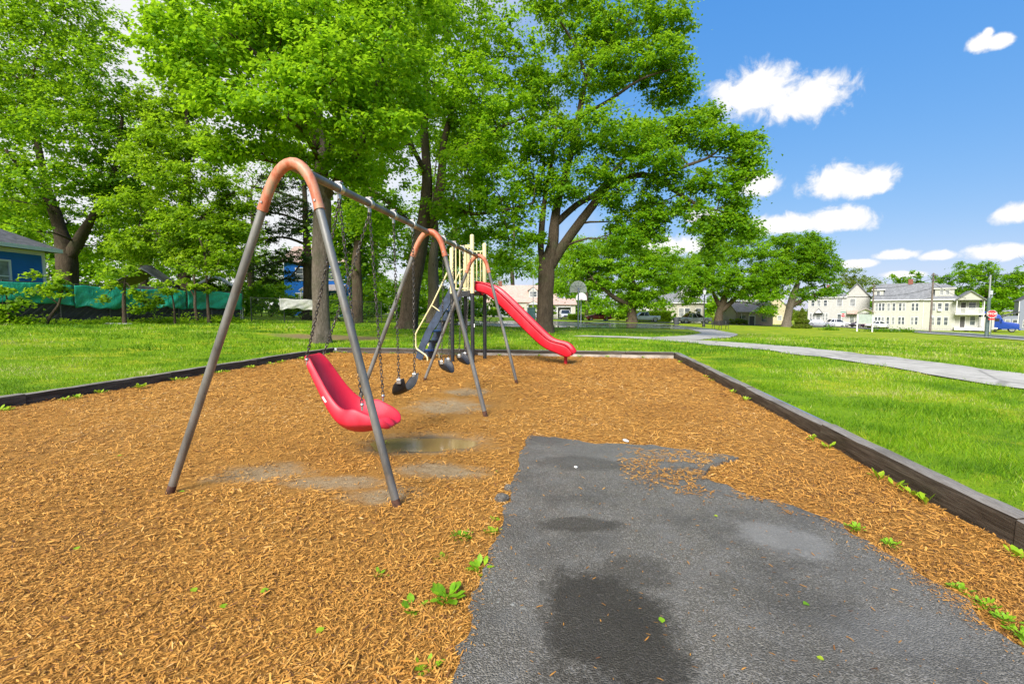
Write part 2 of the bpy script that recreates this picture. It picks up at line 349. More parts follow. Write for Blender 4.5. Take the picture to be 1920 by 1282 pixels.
def m_asphalt():
    t = NT('wet_asphalt'); p = t.coord()
    ag = t.voro(165, p); fine = t.noise(260, 4, .7, p); mid = t.noise(5, 6, .65, p); bigm = t.noise(1.4, 5, .6, p)
    grit = t.voro(120, p, 'Color'); gs = t.n('ShaderNodeSeparateColor'); t.l(grit, gs.inputs[0])
    c = t.ramp(t.math('ADD', t.math('MULTIPLY', fine, .5), t.math('MULTIPLY', ag, .6)), [(.25, (.038, .034, .028)), (.5, (.115, .105, .088)), (.8, (.28, .258, .22))])
    c = t.mix(t.step(gs.outputs[0], .90, .97, 0, .75), c, (.30, .28, .26))
    c = t.mix(t.math('MULTIPLY', t.step(mid, .45, .75), .5), c, (.20, .195, .18))
    c = t.mix(t.math('MULTIPLY', t.step(bigm, .42, .68), .5), c, (.04, .037, .033))
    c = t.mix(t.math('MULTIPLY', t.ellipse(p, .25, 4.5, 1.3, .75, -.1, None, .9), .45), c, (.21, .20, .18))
    wob = t.math('ADD', t.math('MULTIPLY', t.math('SUBTRACT', t.noise(4.5, 7, .7, p), .5), 1.1), t.math('MULTIPLY', t.math('SUBTRACT', t.noise(40, 5, .7, p), .5), .5))
    wet = None
    for (x, y, rx, ry, r, s) in ((.10, 2.02, .34, .52, .35, .92), (-.02, 2.95, .34, .13, .1, .7), (-.02, 4.15, .5, .22, 0, .45), (.28, 2.45, .22, .2, 0, .5), (1.1, 4.0, .5, .2, -.3, .3), (.15, 1.2, .5, .7, 0, .85)):
        e = t.math('MULTIPLY', t.ellipse(p, x, y, rx, ry, r, wob, .38), s); wet = e if wet is None else t.math('MAXIMUM', wet, e)
    c = t.mix(wet, c, t.mix(.8, c, (.018, .014, .009)))
    white = t.math('MULTIPLY', t.ellipse(p, -.36, 2.15, .17, .34, 0, None, .8), t.step(t.noise(24, 4, .6, p), .60, .68))
    c = t.mix(t.math('MULTIPLY', white, .8), c, (.42, .42, .38))
    h = t.math('ADD', t.math('MULTIPLY', ag, -1.0), t.math('MULTIPLY', fine, .5))
    rough = t.step(mid, .3, .7, .30, .55)
    sm = t.math('MULTIPLY', t.ellipse(p, 1.2, 2.94, .34, .26, -.6, wob, .45), .8)
    rough = t.math('ADD', rough, t.math('MULTIPLY', sm, .1)); h = t.math('MULTIPLY', h, t.math('SUBTRACT', 1.0, t.math('MULTIPLY', sm, .8)))
    c = t.mix(t.math('MULTIPLY', sm, .6), c, (.23, .225, .21));  sm2 = t.ellipse(p, 1.35, 2.15, .42, .22, .2, wob, .6); c = t.mix(t.math('MULTIPLY', sm2, .4), c, (.20, .195, .185))  # pale sky reflection of the thin rain film, painted into the colour
    t.principled(c, rough, 0, t.bump(h, .9, .010), .22); return t.m
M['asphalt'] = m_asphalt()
def m_road(name, a, b, rough, sc=3.0, wetn=0.0):
    t = NT(name); p = t.pos(); n1 = t.noise(sc, 6, .65, p); n2 = t.noise(40, 4, .7, p)
    c = t.mix(t.step(n1, .3, .7), a, b); c = t.mix(t.step(n2, .4, .75, 0, .4), c, tuple(x * .6 for x in a))
    r = rough
    dk = t.math('MULTIPLY', t.step(t.noise(.55, 6, .7, p, (1, .8, 1)), .54, .64), .55); c = t.mix(dk, c, tuple(x * .5 for x in a))
    ck = t.voro(.45, p, 'Distance', 'DISTANCE_TO_EDGE'); c = t.mix(t.math('MULTIPLY', t.step(ck, .018, .006), .5), c, tuple(x * .35 for x in a))
    if wetn: r = t.step(t.noise(.22, 5, .6, p, (1, .6, 1)), .42, .56, rough, wetn)
    t.principled(c, r, 0, t.bump(n2, .08 if wetn else .25, .01), .5 if wetn else .2); return t.m
M['path'] = m_road('path_paving', (.35, .33, .29), (.48, .455, .41), .8)
M['court'] = m_road('court_asphalt', (.06, .06, .062), (.13, .13, .13), .30, 1.2, .03)
M['road'] = m_road('road_asphalt', (.09, .09, .09), (.16, .16, .155), .6)
M['walk'] = m_road('sidewalk_concrete', (.34, .33, .31), (.48, .47, .45), .8)
def m_water(name, col, rough):
    t = NT(name); p = t.coord(); t.principled(col, rough, 0, t.bump(t.noise(7, 3, .5, p), .03, .01), .3); return t.m
M['puddle'] = m_water('puddle_water', (.24, .155, .055), .10)
M['film'] = m_water('rain_film', (.13, .128, .12), .16)

# ------------------------------------------------------------------ lawn: one sheet to the horizon with the bed left open
def lines(brk):
    out = []
    for a, b, st in brk: out += list(np.arange(a, b - 1e-6, st))
    return np.array(out + [brk[-1][1]])
us = lines([(-700, -100, 40), (-100, -40, 6), (-40, UL - .16, 1.0), (UL - .16, UR + .16, (UR - UL + .32) / 12), (UR + .16, 30, .9), (30, 110, 4), (110, 900, 40)])
vs_l = lines([(-200, -40, 20), (-40, VN, 4), (VN, VF + .16, (VF + .16 - VN) / 20), (VF + .16, 40, .9), (40, 140, 4), (140, 1400, 45)])
def lawn():
    U, V = np.meshgrid(us, vs_l); X = U * CA + V * SA; Yy = -U * SA + V * CA
    Zz = terr(X, Yy); k = len(us)
    idx = np.arange(U.size).reshape(U.shape)
    f = np.stack([idx[:-1, :-1], idx[:-1, 1:], idx[1:, 1:], idx[1:, :-1]], -1).reshape(-1, 4)
    cu = (us[:-1] + us[1:]) / 2; cv = (vs_l[:-1] + vs_l[1:]) / 2; CU, CV = np.meshgrid(cu, cv)
    inside = (CU > UL - .16) & (CU < UR + .16) & (CV > VN) & (CV < VF + .16)
    o = np_mesh('lawn', np.stack([X.ravel(), Yy.ravel(), Zz.ravel()], -1), f[~inside.ravel()], M['lawn'], smooth=True)
    tag(o, 'green mown park lawn around the playground bed', kind='structure')
lawn()

def strip(name, pts, mat, dz, label, step=1.2, edge=.0):
    """a path of varying width following the ground: pts (x, y, half width)"""
    c = []
    for i in range(len(pts) - 1):
        a, b = np.array(pts[i], float), np.array(pts[i + 1], float); n = max(1, int(np.hypot(*(b - a)[:2]) / step))
        c += [a + (b - a) * j / n for j in range(n)]
    c = np.array(c + [np.array(pts[-1], float)])
    for _ in range(4): c[1:-1] = (c[:-2] + 2 * c[1:-1] + c[2:]) / 4
    d = np.gradient(c[:, :2], axis=0); d /= np.linalg.norm(d, axis=1)[:, None]; nn = np.stack([-d[:, 1], d[:, 0]], -1)
    rows = []; cols = 5
    for j in range(cols):
        s = -1 + 2 * j / (cols - 1)
        w = c[:, 2] * s
        if j in (0, cols - 1): w = w * (1 + edge * (vnoise(c[:, 0] * 1.7, c[:, 1] * 1.7, j) - .5))
        q = c[:, :2] + nn * w[:, None]; rows.append(np.column_stack([q, terr(q[:, 0], q[:, 1]) + dz]))
    v = np.stack(rows, 1); n = len(c); idx = np.arange(n * cols).reshape(n, cols)
    f = np.stack([idx[:-1, :-1], idx[:-1, 1:], idx[1:, 1:], idx[1:, :-1]], -1).reshape(-1, 4)[:, ::-1]
    return tag(np_mesh(name, v.reshape(-1, 3), f, mat, smooth=True), label, kind='structure')
strip('park_path', [(9.4, -6, 1.0), (9.3, 2, 1.0), (9.0, 8, 1.02), (9.2, 11, 1.08), (8.7, 15, 1.05), (7.8, 19, 1.1), (6.2, 22.5, 1.1), (3.4, 24, .7)], M['path'], .022, 'grey paved path curving across the lawn beside the bed', .3, .4)
strip('park_path', [(7.4, 21.5, 1.1), (9.4, 25.2, 1.2), (13, 30.5, 1.25), (16.0, 36, 1.25), (18.0, 43, 1.3), (20.5, 55, 1.3)], M['path'], .030, 'grey paved path leading from the curved path to the court', .6, .2)
def sheet(name, poly, mat, dz, label, res=1.5):
    bm = bmesh.new(); f = bm.faces.new([bm.verts.new((x, y, 0)) for x, y in poly])
    bmesh.ops.triangulate(bm, faces=[f])
    bmesh.ops.subdivide_edges(bm, edges=bm.edges[:], cuts=int(20 / res), use_grid_fill=True)
    for q in bm.verts: q.co.z = T(q.co.x, q.co.y) + dz
    me = bpy.data.meshes.new(name); bm.normal_update()
    for f in bm.faces:
        if f.normal.z < 0: f.normal_flip()
        f.smooth = True
    bm.to_mesh(me); bm.free(); me.materials.append(mat); return tag(link(name, me), label, kind='structure')
sheet('basketball_court', [(-5, 36), (2, 38.6), (15, 44.8), (21, 47), (23.5, 71), (4, 67.5), (-5.5, 48)], M['court'], .035, 'wet dark asphalt basketball court behind the big tree')
strip('road', [(-70, 93, 3.6), (0, 90, 3.6), (20, 87, 3.6), (40, 87, 3.6), (58, 92, 3.6), (75, 118, 3.6)], M['road'], .05, 'asphalt street beyond the court lined with parked vehicles', 3)
strip('road', [(45, 24, 3.3), (52, 45, 3.3), (61, 68, 3.3), (68, 92, 3.3), (72, 112, 3.3)], M['road'], .07, 'side street running past the stop sign', 3)
strip('sidewalk', [(40.2, 27, .7), (47.5, 46.5, .7), (56, 67, .7), (60, 78, .7)], M['walk'], .09, 'pale concrete sidewalk at the park edge near stop sign', 3)
strip('sidewalk', [(53, 30, .8), (58, 46, .8), (66.5, 68, .8), (73, 88, .8)], M['walk'], .09, 'pale concrete sidewalk in front of the cream house', 3)

# ------------------------------------------------------------------ mulch bed
PUD = (-1.68, 4.66, .56, .29, .15)
def pud_q(u, v):
    c, s = math.cos(PUD[4]), math.sin(PUD[4]); du, dv = u - PUD[0], v - PUD[1]
    a, b = (du * c + dv * s) / PUD[2], (dv * c - du * s) / PUD[3]
    return np.sqrt(a * a + b * b) + (vnoise(u * 5, v * 5, 3) - .5) * .35
def bed_z(u, v):
    z = .022 * (vnoise(u * 1.3, v * 1.3, 1) - .5) + .014 * (vnoise(u * 4, v * 4, 2) - .5)
    q = pud_q(u, v); z = z - .07 * np.clip(1.55 - q, 0, 1) ** 1.5
    for (x, y, rx, ry, r) in SOIL[4:7:2]:
        q2 = np.hypot((u - x) / rx, (v - y) / ry); z = z - .03 * np.clip(1.2 - q2, 0, 1)
    return z
def bed():
    a = np.arange(UL, UR + .001, (UR - UL) / 150); b = np.arange(VN, VF + .001, (VF - VN) / 240)
    U, V = np.meshgrid(a, b); Zz = bed_z(U, V); idx = np.arange(U.size).reshape(U.shape)
    f = np.stack([idx[:-1, :-1], idx[:-1, 1:], idx[1:, 1:], idx[1:, :-1]], -1).reshape(-1, 4)
    o = np_mesh('mulch_bed', np.stack([U.ravel(), V.ravel(), Zz.ravel()], -1), f, M['mulch'], smooth=True)
    o.rotation_euler.z = -AX
    return tag(o, 'orange brown wood chip bed under the swings and slide', kind='structure')
BED = bed()
def puddle():
    mb = MB(); n = 40; c, s = math.cos(PUD[4]), math.sin(PUD[4]); pts = []
    for i in range(n):
        t = 2 * math.pi * i / n; k = 1.0 + .05 * math.sin(3 * t + 1) + .04 * math.sin(5 * t)
        x, y = PUD[2] * k * math.cos(t) * 1.06, PUD[3] * k * math.sin(t) * 1.06
        pts.append((PUD[0] + x * c - y * s, PUD[1] + x * s + y * c, -.026))
    mb.add(pts, [tuple(range(n))]); o = mb.build('puddle', M['puddle']); o.rotation_euler.z = -AX
    tag(o, 'brown rain puddle in the wood chips below the red swing', kind='structure')
puddle()

# ------------------------------------------------------------------ asphalt pad running into the bed
ASPH = [(-.62, 4.98), (-.27, 4.96), (.17, 4.80), (.55, 4.85), (1.05, 4.74), (1.40, 4.57), (1.12, 4.30), (.98, 4.02), (1.15, 3.66), (1.47, 3.48), (1.60, 3.21), (1.72, 2.79), (1.77, 2.45), (1.76, 2.0), (1.8, 1.2), (1.8, -3.9), (-.4, -3.9), (-.44, .6), (-.49, 1.61), (-.53, 2.6), (-.54, 3.3), (-.60, 4.2)]
def ragged(poly, st=.05, amp=.035, seed=4):
    out = []
    for i in range(len(poly)):
        a, b = Vector(poly[i]), Vector(poly[(i + 1) % len(poly)]); n = max(1, int((b - a).length / st)); d = (b - a).normalized(); nn = Vector((-d.y, d.x))
        for j in range(n):
            p = a + (b - a) * j / n; k = float(vnoise(np.array(p.x * 9), np.array(p.y * 9), seed)) - .5 + .6 * (float(vnoise(np.array(p.x * 28), np.array(p.y * 28), seed + 1)) - .5)
            p = p + nn * k * amp * 2; out.append((p.x, p.y))
    return out
ASPH_R = ragged(ASPH)
def in_poly(px, py, poly):
    x = np.asarray(px); y = np.asarray(py); r = np.zeros(x.shape, bool); n = len(poly); j = n - 1
    for i in range(n):
        xi, yi = poly[i]; xj, yj = poly[j]
        if yi != yj: r ^= ((yi > y) != (yj > y)) & (x < (xj - xi) * (y - yi) / (yj - yi) + xi)
        j = i
    return r
ASPH_Z = .030
def asphalt():
    bm = bmesh.new(); f = bm.faces.new([bm.verts.new((x, y, ASPH_Z)) for x, y in ASPH_R])
    e = bmesh.ops.extrude_face_region(bm, geom=[f]); vv = [q for q in e['geom'] if isinstance(q, bmesh.types.BMVert)]
    for q in vv: q.co.z = -.09
    bmesh.ops.recalc_face_normals(bm, faces=bm.faces)
    top = [f for f in bm.faces if len(f.verts) > 4]; bmesh.ops.triangulate(bm, faces=top)
    bmesh.ops.recalc_face_normals(bm, faces=bm.faces)
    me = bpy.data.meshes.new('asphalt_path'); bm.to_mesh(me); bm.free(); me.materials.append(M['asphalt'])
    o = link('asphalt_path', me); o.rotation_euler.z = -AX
    tag(o, 'cracked dark wet asphalt pad ending inside the wood chips', kind='structure')
asphalt()
# ------------------------------------------------------------------ wood chips
def soil_q(u, v):
    q = np.full(u.shape, 9.0)
    for (x, y, rx, ry, r) in SOIL:
        c, s = math.cos(r), math.sin(r); a = ((u - x) * c + (v - y) * s) / rx; b = ((v - y) * c - (u - x) * s) / ry
        q = np.minimum(q, np.hypot(a, b))
    return q + (vnoise(u * 3.2, v * 3.2, 5) - .5) * 1.6 + (vnoise(u * 9, v * 9, 6) - .5) * .8
def in_view(x, y, m=.06):
    return (y > 1.0) & (np.abs(x / np.maximum(y, .01)) < 1.091 * 1.22 + m / np.maximum(y, .3))
def edge_dist(u, v):
    d = np.full(u.shape, 9.0); n = len(ASPH)
    for i in range(n):
        a = np.array(ASPH[i]); b = np.array(ASPH[(i + 1) % n]); ab = b - a
        t = np.clip(((u - a[0]) * ab[0] + (v - a[1]) * ab[1]) / (ab @ ab), 0, 1); d = np.minimum(d, np.hypot(u - a[0] - ab[0] * t, v - a[1] - ab[1] * t))
    return d
def scatter_chips():
    U, V, S = [], [], []
    for (y0, y1, dens, sc) in ((1.05, 2.6, 16500, .43), (2.6, 4.2, 8200, .56), (4.2, 7.0, 3000, .82), (7.0, 15.5, 650, 1.3)):
        n = int((UR - UL) * (y1 - y0 + 1.5) * dens); u = rng.uniform(UL + .02, UR - .02, n); v = rng.uniform(max(y0 - 2.2, 0), min(y1 + 1.4, VF - .02), n)
        x, y = u * CA + v * SA, -u * SA + v * CA
        k = in_view(x, y) & (y >= y0) & (y < y1); U.append(u[k]); V.append(v[k]); S.append(np.full(k.sum(), sc))
    u = np.concatenate(U); v = np.concatenate(V); s = np.concatenate(S)
    inside = in_poly(u, v, ASPH_R); d = edge_dist(u, v)
    right = (u > .55) & (v > 2.2)
    spill = np.where(right, np.clip(1 - d / (.16 + .5 * vnoise(u * 2.2, v * 2.2, 8) * (v > 3.3)), 0, 1) ** 1.6 * .75, np.clip(1 - d / .07, 0, 1) * .25)
    spill = np.maximum(spill, np.where((u > .3) & (v > 3.55), 1.1 * np.clip(1.35 - np.hypot((u - 1.0) / .62, (v - 4.2) / .62), 0, 1), 0))
    spill = np.minimum(spill * 1.25, 1) * (vnoise(u * 5, v * 5, 9) + .4 * vnoise(u * 17, v * 17, 10) > .52) + .0060 * (1 + (u > .2))
    soil = np.clip(soil_q(u, v) - .55, 0, 1) * .95 + .05
    prob = np.where(inside, spill, soil)
    prob = prob * np.where(~inside & (pud_q(u, v) < 1.05), .05, 1)
    k = rng.random(len(u)) < prob
    u, v, s, inside = u[k], v[k], s[k], inside[k]; n = len(u)
    L_ = np.clip(rng.lognormal(-3.2, .5, n), .012, .12) * s * np.where(inside & (v < 3.5), .7, 1); W_ = np.clip(L_ * rng.uniform(.12, .30, n), .003, .014 * s); 
    ang = rng.uniform(0, 2 * np.pi, n); z = np.where(inside, ASPH_Z + .004, bed_z(u, v) + rng.uniform(-.002, .020, n))
    tl = np.where(inside, rng.normal(0, .04, n), rng.normal(0, .22, n)); rl = np.where(inside, rng.normal(0, .1, n), rng.normal(0, .30, n)); bend = rng.uniform(-.05, .07, n)
    tint = np.clip(np.where(rng.random(n) < .07, rng.uniform(0, .15, n), .22 + .72 * rng.beta(2.6, 2.4, n)) - (vnoise(u * .9, v * .9, 12) - .5) * .25, 0, 1)
    tint = np.where(inside & (edge_dist(u, v) > .3) & (v < 3.5), tint * .72, tint)
    near = -u * SA + v * CA
    order = np.argsort(np.hypot(u * CA + v * SA, near) / L_)          # the ones that show largest
    one = order[:300]; rest = order[300:]
    def corners(i):
        ca, sa = np.cos(ang[i]), np.sin(ang[i]); hl = L_[i] / 2; hw = W_[i] / 2
        pts = []
        for a in (-1, 0, 1):
            taper = 1.0 if a == 0 else .55
            for b in (-1, 1):
                lx = a * hl; ly = b * hw * taper; lz = lx * np.sin(tl[i]) + ly * np.sin(rl[i]) + (bend[i] * L_[i] if a == 0 else 0)
                pts.append(np.stack([u[i] + lx * ca - ly * sa, v[i] + lx * sa + ly * ca, z[i] + lz + .004], -1))
        return np.stack(pts, 1)
    far = near[rest] > 4.2; nr, fr = rest[~far], rest[far]
    V6 = corners(nr); m = len(nr); base = np.arange(m)[:, None] * 6
    V4 = corners(fr)[:, [0, 4, 5, 1]]; b4 = m * 6 + np.arange(len(fr))[:, None] * 4
    F = np.concatenate([base + np.array([[0, 2, 3, 1]]), base + np.array([[2, 4, 5, 3]]), b4 + np.array([[0, 1, 2, 3]])])
    o = np_mesh('wood_chip_layer', np.concatenate([V6.reshape(-1, 3), V4.reshape(-1, 3)]), F, M['chip'], BED, tint=np.concatenate([tint[nr], tint[nr], tint[fr]]))
    tag(o, kind='stuff')
    # single chips: thin splintered blocks sharing a few meshes
    shapes = []
    for q in range(10):
        r = np.random.default_rng(q); hl, hw, th = .5, .5, .5
        p = np.array([[x, y, zz] for zz in (-1, 1) for x in (-1, -.1, 1) for y in (-1, 1)], float)
        p[:, 0] *= .5; p[:, 1] *= .5 * np.where(np.abs(p[:, 0]) > .3, r.uniform(.45, 1, 12), 1); p[:, 0] *= r.uniform(.85, 1.05, 12); p[:, 2] = p[:, 2] * .5 + (np.abs(p[:, 0]) < .2) * r.uniform(-.2, .9)
        F = [(0, 1, 3, 2), (2, 3, 5, 4), (6, 8, 9, 7), (8, 10, 11, 9), (0, 2, 8, 6), (2, 4, 10, 8), (1, 7, 9, 3), (3, 9, 11, 5), (0, 6, 7, 1), (4, 5, 11, 10)]
        me = bpy.data.meshes.new('wood_chip'); me.from_pydata([tuple(a) for a in p], [], F)
        a = me.attributes.new('tint', 'FLOAT', 'FACE'); a.data.foreach_set('value', np.full(len(F), [.2, .35, .45, .5, .55, .62, .7, .78, .88, .3][q], np.float32)); me.materials.append(M['chip']); shapes.append(me)
    for i in one:
        o = link('wood_chip', shapes[min(9, int(tint[i] * 10))], BED)
        o.location = (u[i], v[i], z[i] + .009); o.scale = (L_[i], W_[i], .006); o.rotation_euler = (rl[i] * .5, -tl[i] * .6, ang[i])
    return n
N_CHIPS = scatter_chips()

# ------------------------------------------------------------------ grass blades on the nearer lawn
def grass():
    X, Yy, Hh, Wd = [], [], [], []
    for (y0, y1, dens, h, w) in ((2.2, 5, 4200, .042, .0032), (5, 8, 2300, .045, .0042), (8, 13, 900, .05, .0065), (13, 22, 220, .075, .013), (22, 36, 60, .085, .024)):
        xm = y1 * 1.15; n = int(2 * xm * (y1 - y0) * dens); x = rng.uniform(-xm, xm, n); y = rng.uniform(y0, y1, n)
        u, v = uv_of(x, y); out = (u < UL - .17) | (u > UR + .17) | (v > VF + .17)
        k = in_view(x, y) & out & (rng.random(n) < .12 + 1.0 * vnoise(x * 2.3, y * 2.3, 21))
        # no blades on the paths
        cx = np.interp(y, [-6, 2, 8, 11, 15, 19, 22.5, 24], [9.4, 9.3, 9.0, 9.2, 8.7, 7.8, 6.2, 3.4]); k &= ~((np.abs(x - cx) < 1.08 - .22 * vnoise(x * 3, y * 3, 22)) & (y < 21))
        k &= ~((y > 20.5) & (y < 26) & (x > 3) & (x < 10.4)); k &= ~((y >= 25) & (np.abs(x - np.interp(y, [25, 30.5, 36], [9.4, 13, 16])) < 2))
        k &= ~(np.hypot((x + 7.9) / 3.3, (y - 20.1) / 1.8) + .7 * (vnoise(x * 1.5, y * 1.5, 31) - .5) < 1)
        X.append(x[k]); Yy.append(y[k]); Hh.append(np.full(k.sum(), h)); Wd.append(np.full(k.sum(), w))
    x = np.concatenate(X); y = np.concatenate(Yy); h = np.concatenate(Hh) * rng.uniform(.5, 1.4, len(x)) * (.45 + 1.0 * vnoise(x * 1.3, y * 1.3, 23) ** 1.5 + .5 * vnoise(x * 4, y * 4, 26)); w = np.concatenate(Wd); n = len(x)
    a = rng.uniform(0, 2 * np.pi, n); lean = rng.uniform(.15, .95, n) * h; la = rng.uniform(0, 2 * np.pi, n); z = terr(x, y) - .006
    b0 = np.stack([x - np.cos(a) * w, y - np.sin(a) * w, z], -1); b1 = np.stack([x + np.cos(a) * w, y + np.sin(a) * w, z], -1)
    tp = np.stack([x + np.cos(la) * lean, y + np.sin(la) * lean, z + h], -1)
    v = np.stack([b0, b1, tp], 1).reshape(-1, 3); f = np.arange(3 * n).reshape(n, 3)
    tint = np.clip(rng.normal(.40, .22, n) + (vnoise(x * .55, y * .55, 24) - .5) * .8 + (vnoise(x * 1.9, y * 1.9, 25) - .5) * .75 + np.clip((x - 9) / 30, 0, .25), 0, 1)
    tag(np_mesh('grass', v, f, M['blade'], tint=tint), 'short green grass blades growing on the park lawn', 'grass', kind='stuff')
    return n
N_GRASS = grass()
# ------------------------------------------------------------------ playground materials
def m_galv():
    t = NT('galvanised_pipe'); p = t.coord(); n1 = t.noise(7, 5, .6, p, (1, 1, .3)); n2 = t.noise(60, 4, .6, p, (1, 1, .25)); n3 = t.noise(3, 4, .6, p)
    c = t.ramp(n1, [(.3, (.11, .105, .095)), (.55, (.21, .205, .19)), (.8, (.31, .30, .28))])
    c = t.mix(t.step(n3, .60, .72, 0, .45), c, (.30, .19, .12)); c = t.mix(t.step(t.noise(2.2, 3, .5, t.math('ADD', 0, 0) if False else p), .64, .72, 0, .5), c, (.17, .20, .30))
    t.principled(c, t.step(n2, .3, .7, .34, .55), .45, t.bump(n2, .1, .004)); return t.m
M['galv'] = m_galv()
def m_coral():
    t = NT('faded_coral_paint'); p = t.coord(); n1 = t.noise(9, 6, .7, p, (1, 1, .35)); n2 = t.noise(45, 4, .6, p, (1, 1, .3))
    c = t.ramp(n1, [(.32, (.28, .055, .025)), (.46, (.44, .12, .055)), (.54, (.50, .20, .11)), (.64, (.36, .25, .15)), (.74, (.24, .18, .12))])
    c = t.mix(t.step(n2, .6, .75, 0, .4), c, (.30, .22, .14)); t.principled(c, .5, 0, t.bump(n2, .12, .004)); return t.m
M['coral'] = m_coral()
M['rust'] = plain('rusted_steel', (.075, .032, .018), .85, 0, .5, 30)
M['steel'] = plain('zinc_steel', (.46, .46, .45), .35, .8, .2, 30)
def m_chain():
    t = NT('worn_chain'); p = t.coord(); n = t.noise(25, 4, .6, p)
    c = t.ramp(n, [(.35, (.045, .04, .035)), (.55, (.12, .11, .10)), (.7, (.17, .12, .08))]); t.principled(c, .5, .6); return t.m
M['chain'] = m_chain()
def m_plastic(name, col, fade, rough, scuff=.45):
    t = NT(name); p = t.coord(); n1 = t.noise(3.2, 5, .6, p, (1, 1, .5)); n2 = t.noise(120, 3, .6, p); n3 = t.noise(14, 5, .65, p, (1, 1, .3)); sc = t.noise(70, 4, .75, p, (.25, 1, 1))
    c = t.mix(t.step(n1, .42, .72, 0, .7), col, fade); c = t.mix(t.step(n3, .58, .72, 0, .4), c, tuple(x * .5 for x in col)); c = t.mix(t.step(sc, .66, .74, 0, scuff), c, (.66, .30, .30))
    t.principled(c, t.step(n1, .3, .7, rough, rough + .15), 0, t.bump(n2, .06, .002), .5); return t.m
M['redseat'] = m_plastic('faded_red_plastic', (.56, .010, .030), (.64, .055, .09), .42)
M['redslide'] = m_plastic('red_slide_plastic', (.46, .003, .016), (.50, .010, .028), .34, .12)
M['rubber'] = plain('black_rubber_belt', (.022, .023, .027), .5, 0, .3, 20)
M['cream'] = plain('cream_paint', (.74, .64, .34), .42, 0, .08, 5)
M['blackpost'] = plain('black_powder_coat', (.018, .02, .024), .42, 0, .25, 8)
M['bluestep'] = plain('blue_grey_coating', (.030, .048, .085), .5, 0, .35, 9)
M['bluebright'] = plain('worn_blue_coating', (.03, .13, .42), .5, 0, .25, 9)
M['white'] = plain('white_sticker', (.75, .75, .74), .5)
def m_timber():
    t = NT('weathered_timber'); p = t.coord(); g = t.noise(3.0, 6, .7, p, (.5, 9, 9), .6); g2 = t.noise(16, 4, .7, p, (.5, 8, 8)); big = t.noise(1.3, 4, .6, p)
    c = t.ramp(g, [(.28, (.012, .009, .006)), (.45, (.042, .031, .022)), (.6, (.095, .076, .058)), (.78, (.20, .17, .14))])
    sp = t.n('ShaderNodeSeparateXYZ'); t.l(t.n('ShaderNodeNewGeometry').outputs['Normal'], sp.inputs[0])
    grey = t.mix(t.step(g2, .3, .7), (.20, .175, .15), (.38, .35, .315))
    c = t.mix(t.math('MULTIPLY', t.step(sp.outputs[2], .4, .9), .7), c, grey)      # upper faces weathered grey by sun and rain
    c = t.mix(t.math('MULTIPLY', t.step(big, .5, .7), .4), c, (.05, .042, .03))
    t.principled(c, .72, 0, t.bump(t.math('ADD', g, g2), .6, .012), .35); return t.m
M['timber'] = m_timber()
M['timber_pale'] = plain('pale_bleached_timber', (.30, .26, .21), .8, 0, .3, 4, bumpy=.3)

# ------------------------------------------------------------------ timber edging
def timber(parent, p0, p1, w, z0, z1, seed, mat='timber'):
    """a sawn beam from p0 to p1 (playground u, v), slightly bowed and worn"""
    r = random.Random(seed); a, b = Vector((*p0, 0)), Vector((*p1, 0)); L_ = (b - a).length; n = max(4, int(L_ / .22)); d = (b - a).normalized(); s = Vector((-d.y, d.x, 0))
    prof = [(-.5, 0), (.5, 0), (.5, .86), (.44, .97), (.2, 1), (-.2, 1), (-.44, .97), (-.5, .86)]
    vs_ = []; k = len(prof)
    for i in range(n + 1):
        t = i / n; bow = (math.sin(t * 3.1) * .012 + r.uniform(-.004, .004)); up = r.uniform(-.006, .004)
        for (x, y) in prof:
            jx = r.uniform(-.004, .004); jz = r.uniform(-.005, .003) if y > .5 else 0
            q = Vector((t * L_, x * w + bow + jx, z0 + (z1 - z0) * y + (up + jz if y > .5 else 0))); vs_.append(q)
    fs = [(i * k + j, i * k + (j + 1) % k, (i + 1) * k + (j + 1) % k, (i + 1) * k + j) for i in range(n) for j in range(k)] + [tuple(range(k))[::-1], tuple(n * k + j for j in range(k))]
    mb = MB(); mb.add(vs_, fs); o = mb.build('timber', M[mat], parent, smooth=True, angle=30)
    o.location = a; o.rotation_euler.z = math.atan2(d.y, d.x); return o
def edging(label, pieces):
    t = thing('timber_edging', label, 'edging', (0, 0, 0), -AX)
    for i, q in enumerate(pieces): timber(t, *q[:6], mat=(q[6] if len(q) > 6 else 'timber'))
    return t
w = .15
def run(u, v0, v1, cuts, zt, seed):
    c = [v0] + cuts + [v1]; return [((u, c[i] + .004), (u, c[i + 1] - .004), w, -.12, zt + .008 * ((i * 7) % 3 - 1), seed + i) for i in range(len(c) - 1)]
edging('dark weathered timber edging along the bed beside the paved path', run(UR + w / 2 + .005, -3.9, VF + .15, [.7, 3.12, 5.45, 7.9, 10.4, 12.6], .17, 10))
edging('dark timber edging along the bed on the fence side', run(UL - w / 2 - .005, -3.9, VF + .15, [.6, 3.1, 5.6, 8.05, 10.5, 12.6], .17, 30))
far = []
for i, (a, b) in enumerate(((-8.08, -5.7), (-5.69, -3.3), (-3.29, -.75), (-.74, 1.0), (1.01, 2.48))):
    far.append(((a, VF + w / 2), (b, VF + w / 2), w, -.12, .085, 60 + i, 'timber_pale' if i >= 2 else 'timber'))
    far.append(((a + .12, VF + w / 2 + .01), (b + .12 if i < 4 else b, VF + w / 2 + .01), w, .087, .175, 70 + i))
edging('double course timber edging across the far end behind the slide', far)

